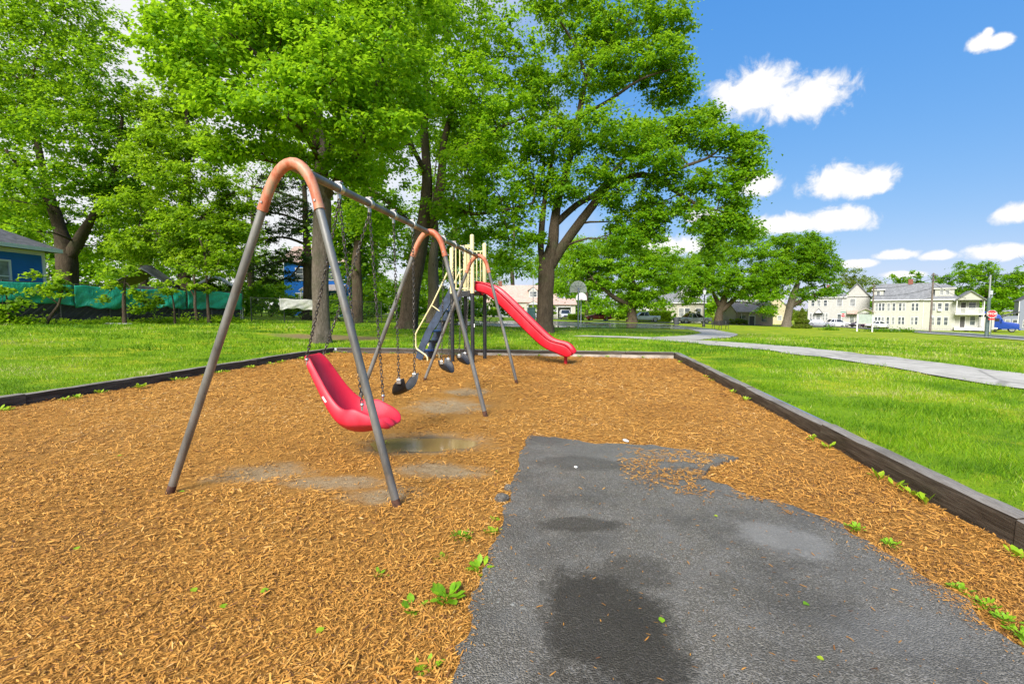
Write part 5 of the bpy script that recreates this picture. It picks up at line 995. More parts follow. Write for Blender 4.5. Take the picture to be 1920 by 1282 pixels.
def woodland(label, spans, nl, ls, mat, seed):
    """a far wood that reads as one mass: many crowns and trunks in one object"""
    r = np.random.default_rng(seed); bl = []
    for (x0, y0, x1, y1, h0, h1, k) in spans:
        for i in range(k):
            t = (i + r.uniform(.1, .9)) / k; x, y = x0 + (x1 - x0) * t, y0 + (y1 - y0) * t + r.uniform(-3, 3); h = r.uniform(h0, h1); g = T(x, y)
            for _ in range(3): bl.append((x + r.normal(0, 1.6), y + r.normal(0, 1.2), g + h * r.uniform(.18, .85), h * .27, h * .2, h * .2))
    p, ti, o = clump_points(bl, nl, 1.5, r, .25, .5, .45); w_ = leaf_mesh('woodland', p, np.full(len(p), ls), ti, mat, None, r, .4, o)
    tag(w_, label, 'woodland', kind='stuff')
woodland('dense green wood closing the view behind the fence and swings', [(-75, 52, -34, 66, 9, 14, 12), (-34, 66, -10, 84, 9, 13, 11), (-10, 100, 2, 116, 7, 10, 4), (-60, 60, -14, 72, 4, 6, 12)], 46000, .42, 'leaf_mid', 301)
woodland('pale green wood beyond the street behind the court', [(2, 122, 60, 126, 11, 15.5, 13), (12, 112, 30, 112, 5, 8, 5)], 26000, .55, 'leaf_maple', 302)
woodland('dark green wooded slope behind the houses at the far right', [(112, 150, 200, 150, 13, 19, 14), (104, 142, 190, 142, 8, 13, 10)], 26000, .6, 'leaf_deep', 303)
woodland('low olive wood behind the white house', [(62, 150, 112, 152, 6.5, 9.5, 11)], 9000, .55, 'leaf_olive', 304)
# ------------------------------------------------------------------ buildings
def m_siding(name, col, sp=.14):
    t = NT(name); p = t.coord(); s = t.n('ShaderNodeSeparateXYZ'); t.l(p, s.inputs[0]); z = t.math('FRACT', t.math('DIVIDE', s.outputs[2], sp))
    n = t.noise(2.0, 5, .6, p); c = t.mix(t.step(n, .3, .7), tuple(x * .88 for x in col), col)
    t.principled(c, .6, 0, t.bump(z, .8, .03), .3); return t.m
def m_shingle(name, a, b):
    t = NT(name); p = t.coord(); v = t.voro(5, p, 'Color'); g = t.n('ShaderNodeSeparateColor'); t.l(v, g.inputs[0]); n = t.noise(1.2, 5, .6, p); n2 = t.noise(25, 4, .7, p)
    c = t.mix(g.outputs[0], a, b); c = t.mix(t.step(n, .4, .7, 0, .4), c, tuple(x * .7 for x in a)); t.principled(c, .9, 0, t.bump(n2, .4, .02), .2); return t.m
M['blue_sid'] = m_siding('blue_clapboard', (.014, .15, .55), .115)
M['cream_sid'] = m_siding('cream_siding', (.52, .51, .455)); M['white_sid'] = m_siding('white_siding', (.52, .51, .47)); M['beige_sid'] = m_siding('beige_siding', (.46, .43, .35)); M['tan_sid'] = m_siding('tan_siding', (.42, .34, .27)); M['grey_sid'] = m_siding('grey_blue_siding', (.25, .27, .34)); M['yellow_sid'] = m_siding('pale_yellow_siding', (.54, .46, .30)); M['peach_sid'] = m_siding('cream_wall', (.58, .54, .46))
M['roof_grey'] = m_shingle('grey_shingles', (.15, .155, .165), (.24, .245, .255)); M['roof_pink'] = m_shingle('pinkish_shingles', (.42, .29, .24), (.52, .38, .32)); M['roof_tan'] = m_shingle('tan_shingles', (.34, .29, .26), (.42, .37, .34)); M['roof_dark'] = m_shingle('dark_shingles', (.075, .078, .085), (.13, .13, .14))
M['trim'] = plain('white_trim', (.66, .65, .62), .5, 0, .05, 3); M['door_dark'] = plain('dark_door', (.06, .055, .05), .5); M['brick'] = plain('chimney_brick', (.22, .08, .055), .9, 0, .3, 12); M['stone'] = plain('foundation_concrete', (.40, .385, .36), .9, 0, .15, 4)
def m_glass(name, col):
    t = NT(name); p = t.coord(); n = t.noise(1.6, 3, .5, p); t.principled(t.mix(t.step(n, .35, .65), tuple(x * .5 for x in col), col), .05, 0, None, .8); return t.m
M['glass'] = m_glass('window_glass', (.10, .115, .13)); M['glass_blind'] = m_glass('window_blind_glass', (.30, .31, .31))
def window(par, x, z, w_, h, y=0.0, face='F', mull=True, mat='glass', trim='trim'):
    """a window in the wall plane: F front (faces -y at y), R faces +x at x=y"""
    f = MB(); fr = .09; d = .07
    for (cx, cz, sx, sz) in ((0, h / 2 + fr / 2, w_ + 2 * fr, fr), (0, -h / 2 - fr / 2, w_ + 2 * fr + .08, fr), (-w_ / 2 - fr / 2, 0, fr, h), (w_ / 2 + fr / 2, 0, fr, h)): f.box((cx, -d / 2, cz), (sx, d, sz))
    if mull: f.box((0, -.025, 0), (w_, .04, .06))
    p = MB().box((0, -.006, 0), (w_, .012, h))
    if mat == 'glass' and random.random() < .35: mat = 'glass_blind'
    o = f.build('window', M[trim], par); g = p.build('pane', M[mat], o)
    if face == 'F': o.location = (x, y, z)
    elif face == 'R': o.location = (y, x, z); o.rotation_euler.z = math.pi / 2
    elif face == 'L': o.location = (y, x, z); o.rotation_euler.z = -math.pi / 2
    return o
def door(par, x, z0, w_, h, y=0.0, mat='door_dark'):
    o = MB().box((0, -.02, h / 2), (w_, .05, h)).build('door', M[mat], par); o.location = (x, y, z0)
    f = MB(); [f.box((s * (w_ / 2 + .06), -.035, h / 2), (.12, .08, h + .12)) for s in (-1, 1)]; f.box((0, -.035, h + .06), (w_, .08, .12)); f.build('frame', M['trim'], o)
    MB().ball((w_ * .38, -.07, h * .48), .04, 8, 5).build('handle', M['steel'], o); return o
class Gables:
    def __init__(s, parts): s.parts = parts
    def build(s, name, mat, par): return [q.build(name, mat, par) for q in s.parts]
def gable_roof(par, x0, x1, y0, y1, ze, zr, mat, along='x', over=.35, th=.14, name='roof'):
    mb = MB(); xo0, xo1, yo0, yo1 = x0 - over, x1 + over, y0 - over, y1 + over
    if along == 'x':
        ym = (y0 + y1) / 2; s = (zr - ze) / (ym - y0); zl = ze - s * over
        mb.slabx([(yo0, zl), (ym, zr), (yo1, zl), (yo1, zl + th), (ym, zr + th), (yo0, zl + th)], xo0, xo1)
        g = [(y0, ze), (y1, ze), (ym, zr - .01)]; gm = Gables([MB().slabx(g, a, b) for a, b in ((x0, x0 + .1), (x1 - .1, x1))])
    else:
        xm = (x0 + x1) / 2; s = (zr - ze) / (xm - x0); zl = ze - s * over
        mb.slaby([(xo0, zl), (xm, zr), (xo1, zl), (xo1, zl + th), (xm, zr + th), (xo0, zl + th)], yo0, yo1)
        g = [(x0, ze), (x1, ze), (xm, zr - .01)]; gm = Gables([MB().slaby(g, a, b) for a, b in ((y0, y0 + .1), (y1 - .1, y1))])
    return mb.build(name, M[mat], par), gm
def hip_roof(par, x0, x1, y0, y1, ze, zr, mat, r0, r1, over=.4, name='roof'):
    """hip with the ridge from r0 to r1 along x"""
    a, b, c, d = x0 - over, x1 + over, y0 - over, y1 + over; ym = (y0 + y1) / 2; e = .16
    v = [(a, c, ze), (b, c, ze), (b, d, ze), (a, d, ze), (a, c, ze + e), (b, c, ze + e), (b, d, ze + e), (a, d, ze + e), (r0, ym, zr), (r1, ym, zr)]
    mb = MB(); mb.add(v, [(0, 3, 2, 1), (0, 1, 5, 4), (1, 2, 6, 5), (2, 3, 7, 6), (3, 0, 4, 7), (4, 5, 9, 8), (5, 6, 9), (6, 7, 8, 9), (7, 4, 8)])
    o = mb.build(name, M[mat], par)
    f = MB(); f.box(((a + b) / 2, c - .012, ze + .07), (b - a, .02, .2)); f.box((b + .012, (c + d) / 2, ze + .07), (.02, d - c, .2)); f.build('fascia', M['trim'], o); return o
def walls(par, x0, x1, y0, y1, z0, z1, mat):
    return MB().box(((x0 + x1) / 2, (y0 + y1) / 2, (z0 + z1) / 2), (x1 - x0, y1 - y0, z1 - z0)).build('wall', M[mat], par)
def foundation(par, x0, x1, y0, y1, h): MB().box(((x0 + x1) / 2, (y0 + y1) / 2, h / 2 - .6), (x1 - x0 + .06, y1 - y0 + .06, h + 1.2)).build('foundation', M['stone'], par)

# blue clapboard house behind the fence
h = thing('house', 'bright blue clapboard house with grey hip roof behind the tarps', 'house', G(-25.7, 23.55), R(90))
foundation(h, -5.4, 2.45, 0, 7, .3); walls(h, -5.4, 2.45, 0, 7, .3, 3.72, 'blue_sid')
hip_roof(h, -5.4, 2.45, 0, 7, 3.72, 5.7, 'roof_dark', -3.0, .95, .55)
cb = MB(); cb.box((2.41, -.02, 2.0), (.16, .05, 3.4)); cb.build('corner_board', M['trim'], h)
window(h, -.15, 2.25, 1.5, 1.5, 0); window(h, -3.2, 2.25, 1.2, 1.5, 0)
fz = MB(); fz.box((-1.5, -.03, 3.60), (7.9, .05, .22)); fz.build('frieze', M['trim'], h)

# blue two storey house far behind the pale trunk
h = thing('house', 'distant two storey blue house seen beside the pale maple trunk', 'house', G(-21.5, 55))
walls(h, -5.0, 2.5, 0, 7, -.5, 6.4, 'blue_sid'); rf, gm = gable_roof(h, -5.0, 2.5, 0, 7, 6.4, 8.4, 'roof_pink', 'x'); gm.build('gable', M['blue_sid'], h)
for x in (-3.2, -1.4, .4, 1.6): window(h, x, 4.9, .8, 1.3)
for x in (-3.2, .9): window(h, x, 2.0, .9, 1.3)
pr = MB(); pr.slabx([(-2.2, 2.9), (0, 3.6), (0, 3.7), (-2.2, 3.0)], -2.4, 2.2); pr.build('porch_roof', M['roof_tan'], h)
for x in (-2.2, 0, 2.0): MB().cyl((x, -2.0, -.4), (x, -2.0, 2.98), .08, n=8).build('porch_post', M['trim'], h, True)
door(h, -.7, .2, .95, 2.1)

# cape house with pinkish roof and its garage
h = thing('house', 'low cream house with wide pinkish roof and single dormer', 'house', G(2.2, 100))
foundation(h, -7.4, 7.2, 0, 8.5, .4); walls(h, -7.4, 7.2, 0, 8.5, .4, 3.4, 'peach_sid')
rf, gm = gable_roof(h, -7.4, 7.2, 0, 8.5, 3.4, 6.9, 'roof_pink', 'x', .3); gm.build('gable', M['peach_sid'], h)
dm = MB().box((2.3, 2.1, 5.0), (1.9, 2.2, 1.9)).build('dormer', M['peach_sid'], h); r2, gm = gable_roof(h, 1.35, 3.25, .9, 3.6, 5.85, 6.5, 'roof_pink', 'y', .2, .1, 'dormer_roof'); gm.build('dormer_gable', M['trim'], dm)
window(h, 1.95, 4.95, .62, 1.1, .99); window(h, 2.75, 4.95, .62, 1.1, .99)
pg, gm = gable_roof(h, 1.0, 3.6, -1.2, .2, 2.75, 3.5, 'roof_pink', 'y', .1, .1, 'portico_roof'); gm.build('portico_gable', M['trim'], pg)
for x in (1.15, 3.45): MB().cyl((x, -1.05, -.3), (x, -1.05, 2.76), .09, n=8).build('portico_post', M['trim'], h, True)
door(h, 2.3, .4, 1.0, 2.1, 0, 'glass_blind')
for x in (-5.3, -2.6, 5.2): window(h, x, 2.0, 1.4, 1.4)
MB().box((-4.8, 4.25, 7.2), (.8, .7, 1.5)).build('chimney', M['brick'], rf)
h = thing('garage', 'small white garage with open dark bay and pinkish roof', 'garage', G(10.9, 98))
gm = MB(); gm.box((-1.85, 3, 1.45), (.8, 6, 2.9)); gm.box((1.9, 3, 1.45), (.8, 6, 2.9)); gm.box((0, 3, 2.68), (3.0, 6, .45)); gm.box((0, 5.9, 1.3), (3.0, .2, 2.4)); gm.build('wall', M['peach_sid'], h)
rs = MB(); rs.slabx([(-.4, 2.9), (3, 4.2), (6.4, 2.9), (6.4, 3.02), (3, 4.32), (-.4, 3.02)], -2.6, 2.6); rs.build('roof', M['roof_pink'], h)
fr = MB(); [fr.box((x, -.03, 1.25), (.14, .08, 2.5)) for x in (-1.42, 1.42)]; fr.box((0, -.03, 2.5), (2.98, .08, .14)); fr.build('bay_frame', M['trim'], h)
MB().box((0, .6, 2.25), (2.7, .06, .4)).build('garage_door', M['glass_blind'], h)
window(h, -1.85, 1.5, .4, .8)

# beige house with arched portico
h = thing('house', 'beige house with arched portico behind the long hedge', 'house', G(36.0, 100), R(-14))
foundation(h, -6.6, 4.6, 0, 9, .4); walls(h, -6.6, 4.6, 0, 9, .4, 4.0, 'beige_sid')
hip_roof(h, -6.6, 4.6, 0, 9, 4.0, 6.2, 'roof_grey', -2.6, .8)
rf, gm = gable_roof(h, -1.5, 4.3, 2.2, 8.2, 4.6, 9.2, 'roof_grey', 'y', .3, .14, 'attic_roof'); gm.build('attic_gable', M['white_sid'], h)
wl = MB().box((-7.7, 2.5, 1.9), (2.2, 4, 3.4)).build('sunroom', M['trim'], h)
mb = MB(); mb.slaby([(-8.9, 3.6), (-7.7, 4.6), (-6.4, 3.6)], .3, 4.8); mb.build('sunroom_roof', M['roof_grey'], wl)
window(h, -7.7, 2.0, .9, 1.6, .49)
arc = MB(); pts = [(-1.15 * math.cos(math.pi * i / 10), .55 * math.sin(math.pi * i / 10)) for i in range(11)]
arc.slaby([(x, 3.0 + z) for x, z in pts] + [(x * .8, 2.9 + z * .75) for x, z in pts[::-1]], -1.4, 0); ao = arc.build('portico_arch', M['trim'], h); ao.location.x = -3.9
for s in (-.95, .95): MB().cyl((-3.9 + s, -1.2, -.3), (-3.9 + s, -1.2, 2.95), .1, n=8).build('portico_post', M['trim'], h, True)
door(h, -3.9, .4, 1.0, 2.1)
for x in (.0, 1.2): window(h, x, 2.1, .95, 1.7)
window(h, 3.4, 2.1, 1.0, 1.6)

# tan garage by the park
h = thing('garage', 'tan gabled garage behind the park bench', 'garage', G(44.5, 88), R(-12))
walls(h, -3.2, 4.0, 0, 6, -.6, 2.5, 'tan_sid'); rf, gm = gable_roof(h, -3.2, 4.0, 0, 6, 2.5, 4.3, 'roof_tan', 'x', .25); gm.build('gable', M['beige_sid'], h)
wg = MB(); wg.slaby([(-5.0, -.6), (-2.6, -.6), (-2.6, 2.4), (-3.8, 3.9), (-5.0, 2.4)], -.8, 4.0); wg.build('wing', M['beige_sid'], h)
wr = MB(); wr.slaby([(-5.3, 2.15), (-3.8, 3.95), (-2.4, 2.15), (-2.4, 2.3), (-3.8, 4.1), (-5.3, 2.3)], -1.0, 4.2); wr.build('wing_roof', M['roof_tan'], h)
window(h, -1.2, 1.2, 1.0, 1.1, 0, 'F', True, 'glass', 'beige_sid'); window(h, 2.5, 1.2, .9, 1.0, 0, 'F', True, 'glass', 'beige_sid'); door(h, .4, -.3, .9, 2.0)
MB().box((-1.4, -.05, 1.0), (.1, .06, 2.6)).build('downpipe', M['trim'], h)

# white house with several wings
h = thing('house', 'white two storey house with small dark gabled entrance', 'house', G(74.5, 108), R(-33)); h.scale = (.84, .84, 1)
foundation(h, -6.6, 7.2, 0, 9, .5); walls(h, -6.6, 7.2, 0, 9, .5, 6.6, 'white_sid')
hip_roof(h, -6.6, 1.8, 0, 9, 6.6, 8.9, 'roof_grey', -3.5, -.5)
rf, gm = gable_roof(h, 1.5, 7.2, -.1, 9, 6.75, 9.7, 'roof_grey', 'y', .4, .16, 'cross_roof'); gm.build('cross_gable', M['white_sid'], h)
MB().box((-2.0, 4.5, 9.0), (.8, .8, 1.4)).build('chimney', M['brick'], rf)
for x in (-5.5, -4.1, -2.6): window(h, x, 5.4, .72, 1.35)
for x in (.6, 3.5): window(h, x, 5.5, 1.1, 1.6, 0, 'F', True, 'glass_blind')
for x in (-5.9, -5.2, -2.9, -2.2): window(h, x, 2.2, .5, 1.5)
window(h, .7, 2.1, .8, 1.4)
eg, gm = gable_roof(h, -5.0, -3.2, -1.2, .1, 3.1, 4.1, 'roof_dark', 'y', .15, .12, 'entrance_roof'); gm.build('entrance_gable', M['trim'], eg); door(h, -4.1, .5, .95, 2.1, 0, 'glass_blind')
aw = MB(); aw.slabx([(-1.3, 2.9), (0, 3.6), (0, 3.7), (-1.3, 3.0)], 2.3, 4.7); aw.build('door_awning', M['roof_pink'], h); door(h, 3.5, .4, 1.0, 2.1, 0, 'glass_blind')
h = thing('house', 'pale yellow gabled house behind the small evergreen', 'house', G(66.5, 116), R(-22)); h.scale = (.9, .9, 1)
walls(h, -5, 2.2, 0, 8, -1, 3.6, 'yellow_sid'); rf, gm = gable_roof(h, -5, 2.2, 0, 8, 3.6, 6.9, 'roof_grey', 'y'); gm.build('gable', M['yellow_sid'], h)
window(h, -.4, 1.6, .9, 1.0); window(h, -3.2, 1.6, .9, 1.0)
h = thing('house', 'grey roofed white house rising behind the yellow gabled house', 'house', G(74, 138), R(-26))
walls(h, -6, 5, 0, 8, -1, 8.0, 'white_sid'); hip_roof(h, -6, 5, 0, 8, 8.0, 10.8, 'roof_dark', -2.5, 1.5); window(h, -3, 6.4, 1.0, 1.4); window(h, 1, 6.4, 1.0, 1.4)

# long cream two storey house with balcony
h = thing('house', 'long cream two storey house with grey hip roof and balcony', 'house', G(81.5, 95), R(-38)); h.scale = (.78, .78, 1)
foundation(h, -8.8, 7.6, 0, 10, .45); walls(h, -8.8, 7.6, 0, 10, .45, 5.9, 'cream_sid')
rf = hip_roof(h, -8.8, 8.0, 0, 10, 5.9, 9.5, 'roof_grey', -7.2, 4.2, .5)
MB().box((-1.1, 5, 9.7), (1.0, .8, 1.3)).build('chimney', M['brick'], rf)
for (x, w_, y0) in ((-7.8, 2.2, 1.2), (5.4, 3.6, .5)):
    d = MB().box((x, y0 + 1.8, 7.35), (w_, 3.6, 1.5)).build('dormer', M['cream_sid'], h); hip_roof(d, x - w_ / 2, x + w_ / 2, y0, y0 + 5.0, 8.1, 9.1, 'roof_grey', x - .3, x + .3, .35, 'dormer_roof')
    for q in ((-.5, .5) if w_ > 3 else (0,)): window(h, x + q * 1.1, 7.4, .65, .85, y0 - .01)
for row in (4.55, 1.75):
    for x in (-8.0, -7.3, -6.6, -5.5, -4.4, -3.1, -2.4, -.55, .25): window(h, x, row, .52, 1.45)
    for x in (3.4, 4.6, 5.9): window(h, x, row, .7, 1.5)
MB().box((4.6, -.25, 3.95), (.7, .45, .45)).build('air_conditioner', M['trim'], h)
MB().box((1.5, -.05, 3.2), (.1, .08, 5.2)).build('downpipe', M['trim'], h)
wr_ = MB().box((9.7, 4.2, 3.1), (4.2, 7.0, 5.3)).build('porch_wing', M['cream_sid'], h)
pf = MB(); pf.box((10.0, -.4, .35), (5.2, 2.6, .5)); pf.box((10.0, -.4, 3.15), (5.2, 2.6, .22)); pf.build('porch_floor', M['trim'], h)
pp = [(7.6, -1.55), (12.4, -1.55), (12.4, .7)]
for x, y in pp:
    MB().box((x, y, 4.5), (.18, .18, 2.5)).build('porch_post', M['trim'], h); MB().box((x, y, 1.8), (.18, .18, 2.5)).build('porch_post', M['trim'], h) if x > 8 else None
rl = MB(); rl.box((10.0, -1.58, 4.28), (4.8, .08, .1)); rl.box((10.0, -1.58, 3.4), (4.8, .08, .08)); rl = rl.build('balcony_rail', M['trim'], h)
for i in range(24): MB().box((7.75 + i * .196, -1.58, 3.84), (.09, .05, .82)).build('baluster', M['trim'], rl)
rl2 = MB(); rl2.box((12.43, -.4, 3.84), (.06, 2.3, .95)); rl2.build('balcony_side', M['trim'], h)
rg, gm = gable_roof(h, 7.4, 12.6, -1.8, 7.5, 5.85, 7.5, 'roof_grey', 'y', .4, .16, 'porch_roof'); gm.build('porch_gable', M['cream_sid'], h)
door(h, 9.0, 3.3, .9, 2.1, .69); window(h, 10.6, 4.7, 1.2, 1.4, .69); door(h, 9.0, .6, .9, 2.1, .69); window(h, 10.8, 1.9, .9, 1.7, .69)
mb = MB(); [mb.box((12.6 + .35 * i, -.6, .45 - .12 * i), (.4, 1.6, .9 - .16 * i)) for i in range(4)]; mb.build('steps', M['stone'], h)
lt = MB().box((13.4, 4.5, 1.4), (2.8, 5, 2.4)).build('side_shed', M['white_sid'], h); mb = MB(); mb.add([(11.9, 1.8, 3.6), (15.1, 1.8, 2.5), (15.1, 7.2, 2.5), (11.9, 7.2, 3.6), (11.9, 1.8, 3.72), (15.1, 1.8, 2.62), (15.1, 7.2, 2.62), (11.9, 7.2, 3.72)], [(0, 3, 2, 1), (4, 5, 6, 7), (0, 1, 5, 4), (1, 2, 6, 5), (2, 3, 7, 6), (3, 0, 4, 7)]); mb.build('shed_roof', M['roof_tan'], lt)
# grey house at the right
h = thing('house', 'grey blue gabled house partly seen past the blue truck', 'house', G(112, 100), R(-40)); h.scale = (.8, .8, 1)
walls(h, -3.6, 5, 0, 8, -1, 6.4, 'grey_sid'); rf, gm = gable_roof(h, -3.6, 5, 0, 8, 6.4, 9.0, 'roof_dark', 'y', .3); gm.build('gable', M['grey_sid'], h)
lw = MB().box((-5.0, 2, 1.3), (3.2, 4, 3.6)).build('side_wing', M['grey_sid'], h); mb = MB(); mb.slaby([(-6.9, 2.9), (-3.4, 3.9), (-3.4, 4.05), (-6.9, 3.05)], -.3, 4.3); mb.build('wing_roof', M['roof_dark'], lw)
window(h, -5.6, 1.6, .8, 1.3, -.01); window(h, -4.2, 1.6, .8, 1.3, -.01); window(h, -2.0, 1.4, 1.3, 1.4); window(h, .6, 4.6, 1.0, 1.4); window(h, 1.4, 1.4, 1.0, 1.4)
MB().box((-3.62, -.03, 2.7), (.14, .06, 7.2)).build('corner_board', M['trim'], h)
# ------------------------------------------------------------------ vehicles
def paint(name, col, metal=.1): 
    t = NT(name); n = t.noise(1.5, 3, .5); t.principled(t.mix(t.step(n, .3, .7), tuple(x * .92 for x in col), col), .28, metal, None, .5, .6); return t.m
for k, c in dict(p_red=(.28, .008, .018), p_white=(.78, .78, .78), p_silver=(.50, .51, .52), p_dark=(.018, .024, .024), p_grey=(.38, .40, .43), p_purple=(.06, .035, .06), p_blue=(.008, .05, .34), p_black=(.012, .012, .014)).items(): M[k] = paint('car_paint_' + k[2:], c)
M['tyre'] = plain('tyre_rubber', (.018, .018, .018), .85); M['alloy'] = plain('alloy_rim', (.45, .45, .46), .3, .7); M['lens'] = plain('clear_lamp_lens', (.75, .76, .78), .15); M['tail'] = plain('red_lamp_lens', (.40, .008, .008), .2); M['carglass'] = m_glass('car_glass', (.03, .036, .04)); M['darktrim'] = plain('dark_plastic', (.02, .02, .022), .6)
def bevelled(poly, y0, y1, bev, name, mat, parent):
    bm = bmesh.new(); n = len(poly); a = [bm.verts.new((x, y0, z)) for x, z in poly]; b = [bm.verts.new((x, y1, z)) for x, z in poly]
    bm.faces.new(a[::-1]); bm.faces.new(b); [bm.faces.new((a[i], a[(i + 1) % n], b[(i + 1) % n], b[i])) for i in range(n)]
    bmesh.ops.recalc_face_normals(bm, faces=bm.faces); es = [e for e in bm.edges if abs(e.verts[0].co.y - e.verts[1].co.y) < 1e-6]
    bmesh.ops.bevel(bm, geom=es, offset=bev, segments=2, affect='EDGES', profile=.6, clamp_overlap=True)
    for f in bm.faces: f.smooth = True
    for e in bm.edges:
        if len(e.link_faces) == 2 and e.calc_face_angle(0) > R(35): e.smooth = False
    me = bpy.data.meshes.new(name); bm.to_mesh(me); bm.free(); me.materials.append(M[mat]); return link(name, me, parent)
def wheel(par, x, y, r, side, rim='alloy'):
    o = thing.__wrapped__ if False else None
    t = MB(); n = 20; pr = [(-.10, r * .72), (-.11, r * .93), (-.08, r), (.08, r), (.11, r * .93), (.10, r * .72)]; vs_ = []
    for (yy, rr) in pr: vs_ += [(rr * math.cos(2 * math.pi * j / n), yy, rr * math.sin(2 * math.pi * j / n)) for j in range(n)]
    fs = [(i * n + j, i * n + (j + 1) % n, (i + 1) * n + (j + 1) % n, (i + 1) * n + j) for i in range(len(pr) - 1) for j in range(n)]
    t.add(vs_, fs); w_ = t.build('wheel', M['tyre'], par, True, 50); w_.location = (x, y, r)
    d = MB(); d.cyl((0, side * .06, 0), (0, side * .085, 0), r * .73, n=20)
    for k in range(5):
        a = 2 * math.pi * k / 5; d.tube([(0, side * .09, 0), (r * .66 * math.cos(a), side * .098, r * .66 * math.sin(a))], .035, 5)
    d.build('rim', M[rim], w_)
def vehicle(name, label, cat, kind, col, x, y, rz, group='vehicles parked around the park', L=None):
    t = thing(name, label, cat, G(x, y, .06), rz, group); W = 1.84
    if kind == 'suv':
        L = L or 4.55; body = [(-.5, .34), (-.485, .72), (-.47, 1.02), (.22, 1.0), (.44, .90), (.495, .66), (.5, .34), (.42, .24), (-.42, .24)]; cab = (-.46, .20, -.33, .03, 1.0, 1.62); r = .36; ax = (-.30, .315)
    elif kind == 'car':
        L = L or 4.6; body = [(-.5, .36), (-.49, .70), (-.46, .92), (-.30, .95), (.20, .92), (.44, .78), (.495, .58), (.5, .34), (.42, .22), (-.42, .22)]; cab = (-.40, .22, -.22, .04, .92, 1.42); r = .33; ax = (-.30, .315)
    elif kind == 'pickup':
        L = L or 5.6; body = [(-.5, .48), (-.498, 1.08), (-.12, 1.08), (.22, 1.10), (.45, 1.02), (.495, .80), (.5, .42), (.42, .34), (-.44, .34)]; cab = (-.13, .25, -.10, .10, 1.08, 1.78); r = .39; ax = (-.33, .33); W = 1.95
    else:  # van seen from the front
        L = L or 4.9; body = [(-.5, .34), (-.49, 1.1), (.22, 1.08), (.42, .98), (.49, .70), (.5, .34), (.42, .24), (-.42, .24)]; cab = (-.48, .27, -.44, .08, 1.05, 1.80); r = .37; ax = (-.30, .32); W = 1.95
    b = bevelled([(px * L, pz) for px, pz in body], -W / 2, W / 2, .10, 'body', col, t)
    if kind == 'pickup':
        MB().box((-.315 * L, 0, 1.06), (.34 * L, W - .26, .08)).build('cargo_bed', M['darktrim'], t); MB().box((-.497 * L, 0, .80), (.03, W - .3, .42), bev=.01).build('tailgate', M[col], t)
    x0, x1, u0, u1, zb, zt = cab; a, c = W / 2 * .95, W / 2 * .76
    gl = MB(); gl.add([(x0 * L, -a, zb - .02), (x1 * L, -a, zb - .02), (x1 * L, a, zb - .02), (x0 * L, a, zb - .02), (u0 * L, -c, zt - .05), (u1 * L, -c, zt - .05), (u1 * L, c, zt - .05), (u0 * L, c, zt - .05)], [(0, 3, 2, 1), (4, 5, 6, 7), (0, 1, 5, 4), (1, 2, 6, 5), (2, 3, 7, 6), (3, 0, 4, 7)]); gl.build('windows', M['carglass'], t)
    rp = MB(); rp.box(((u0 + u1) / 2 * L, 0, zt - .03), ((u1 - u0) * L + .12, 2 * c + .10, .09), bev=.035); ro = rp.build('roof', M[col], t, True, 60)
    for s in (-1, 1):
        ps_ = [(x0, u0), (x1, u1), ((x0 + x1) / 2 - .02, (u0 + u1) / 2 - .01)] + ([(x0 * .68 + x1 * .32, u0 * .7 + u1 * .3)] if kind in ('suv', 'van') else [])
        for bx, tx in ps_: MB().tube([(bx * L, s * (a + .012), zb - .03), (tx * L, s * (c + .012), zt - .04)], .045, 6).build('pillar', M[col], ro, True)
    for wx in ax:
        for s in (-1, 1):
            wheel(t, wx * L, s * (W / 2 - .10), r, s)
            ar = MB(); pts = [(wx * L + (r + .07) * math.cos(q), r + (r + .07) * math.sin(q)) for q in np.linspace(.05, math.pi - .05, 11)]; ar.tube([(p_[0], s * (W / 2 + .004), p_[1]) for p_ in pts], .03, 5); ar.build('wheel_arch', M['darktrim'], b, True)
    for s in (-1, 1):
        MB().box((.482 * L, s * W * .36, .76 if kind != 'pickup' else .92), (.10, .38, .16), bev=.03).build('headlight', M['lens'], t)
        MB().box((-.492 * L, s * W * .42, .86), (.06, .20, .32), bev=.02).build('taillight', M['tail'], t)
        MB().box(((x1 - .03) * L, s * (W / 2 + .09), zb + .03), (.12, .18, .13), bev=.03).build('mirror', M[col], t)
        h1 = MB()
        for q in (.02, .20): h1.box((((x0 + x1) / 2 + .15 - q - .02) * L, s * (W / 2 + .012), zb - .16), (.2, .03, .035))
        h1.build('door_handle', M['darktrim'] if col != 'p_white' else M['p_silver'], b)
    MB().box((.497 * L, 0, .62), (.05, W * .55, .22), bev=.02).build('grille', M['darktrim'], t)
    bp = MB(); bp.box((.495 * L, 0, .40), (.12, W * .9, .16), bev=.04); bp.box((-.495 * L, 0, .42), (.12, W * .9, .16), bev=.04); bp.build('bumper', M['darktrim'], t); return t
PI = math.pi
vehicle('parked_suv', 'dark red hatchback SUV parked beyond the wet court', 'car', 'suv', 'p_red', 15.5, 84.5, PI)
vehicle('parked_pickup', 'white pickup truck parked before the long hedge', 'pickup', 'pickup', 'p_white', 23.9, 85.2, PI, L=5.5)
vehicle('parked_pickup', 'silver pickup truck parked beside the dark trash can', 'pickup', 'pickup', 'p_silver', 33.4, 86.0, 0, L=5.7)
vehicle('parked_pickup', 'black pickup truck seen behind the slide posts', 'pickup', 'pickup', 'p_dark', -5.4, 89.0, 0, L=5.6)
vehicle('parked_car', 'grey car parked under the red slide next to the black pickup', 'car', 'car', 'p_grey', -.9, 90.5, 0)
vehicle('parked_car', 'silver car parked in the pink roofed house drive behind trunk', 'car', 'car', 'p_silver', 3.4, 92.5, 0)
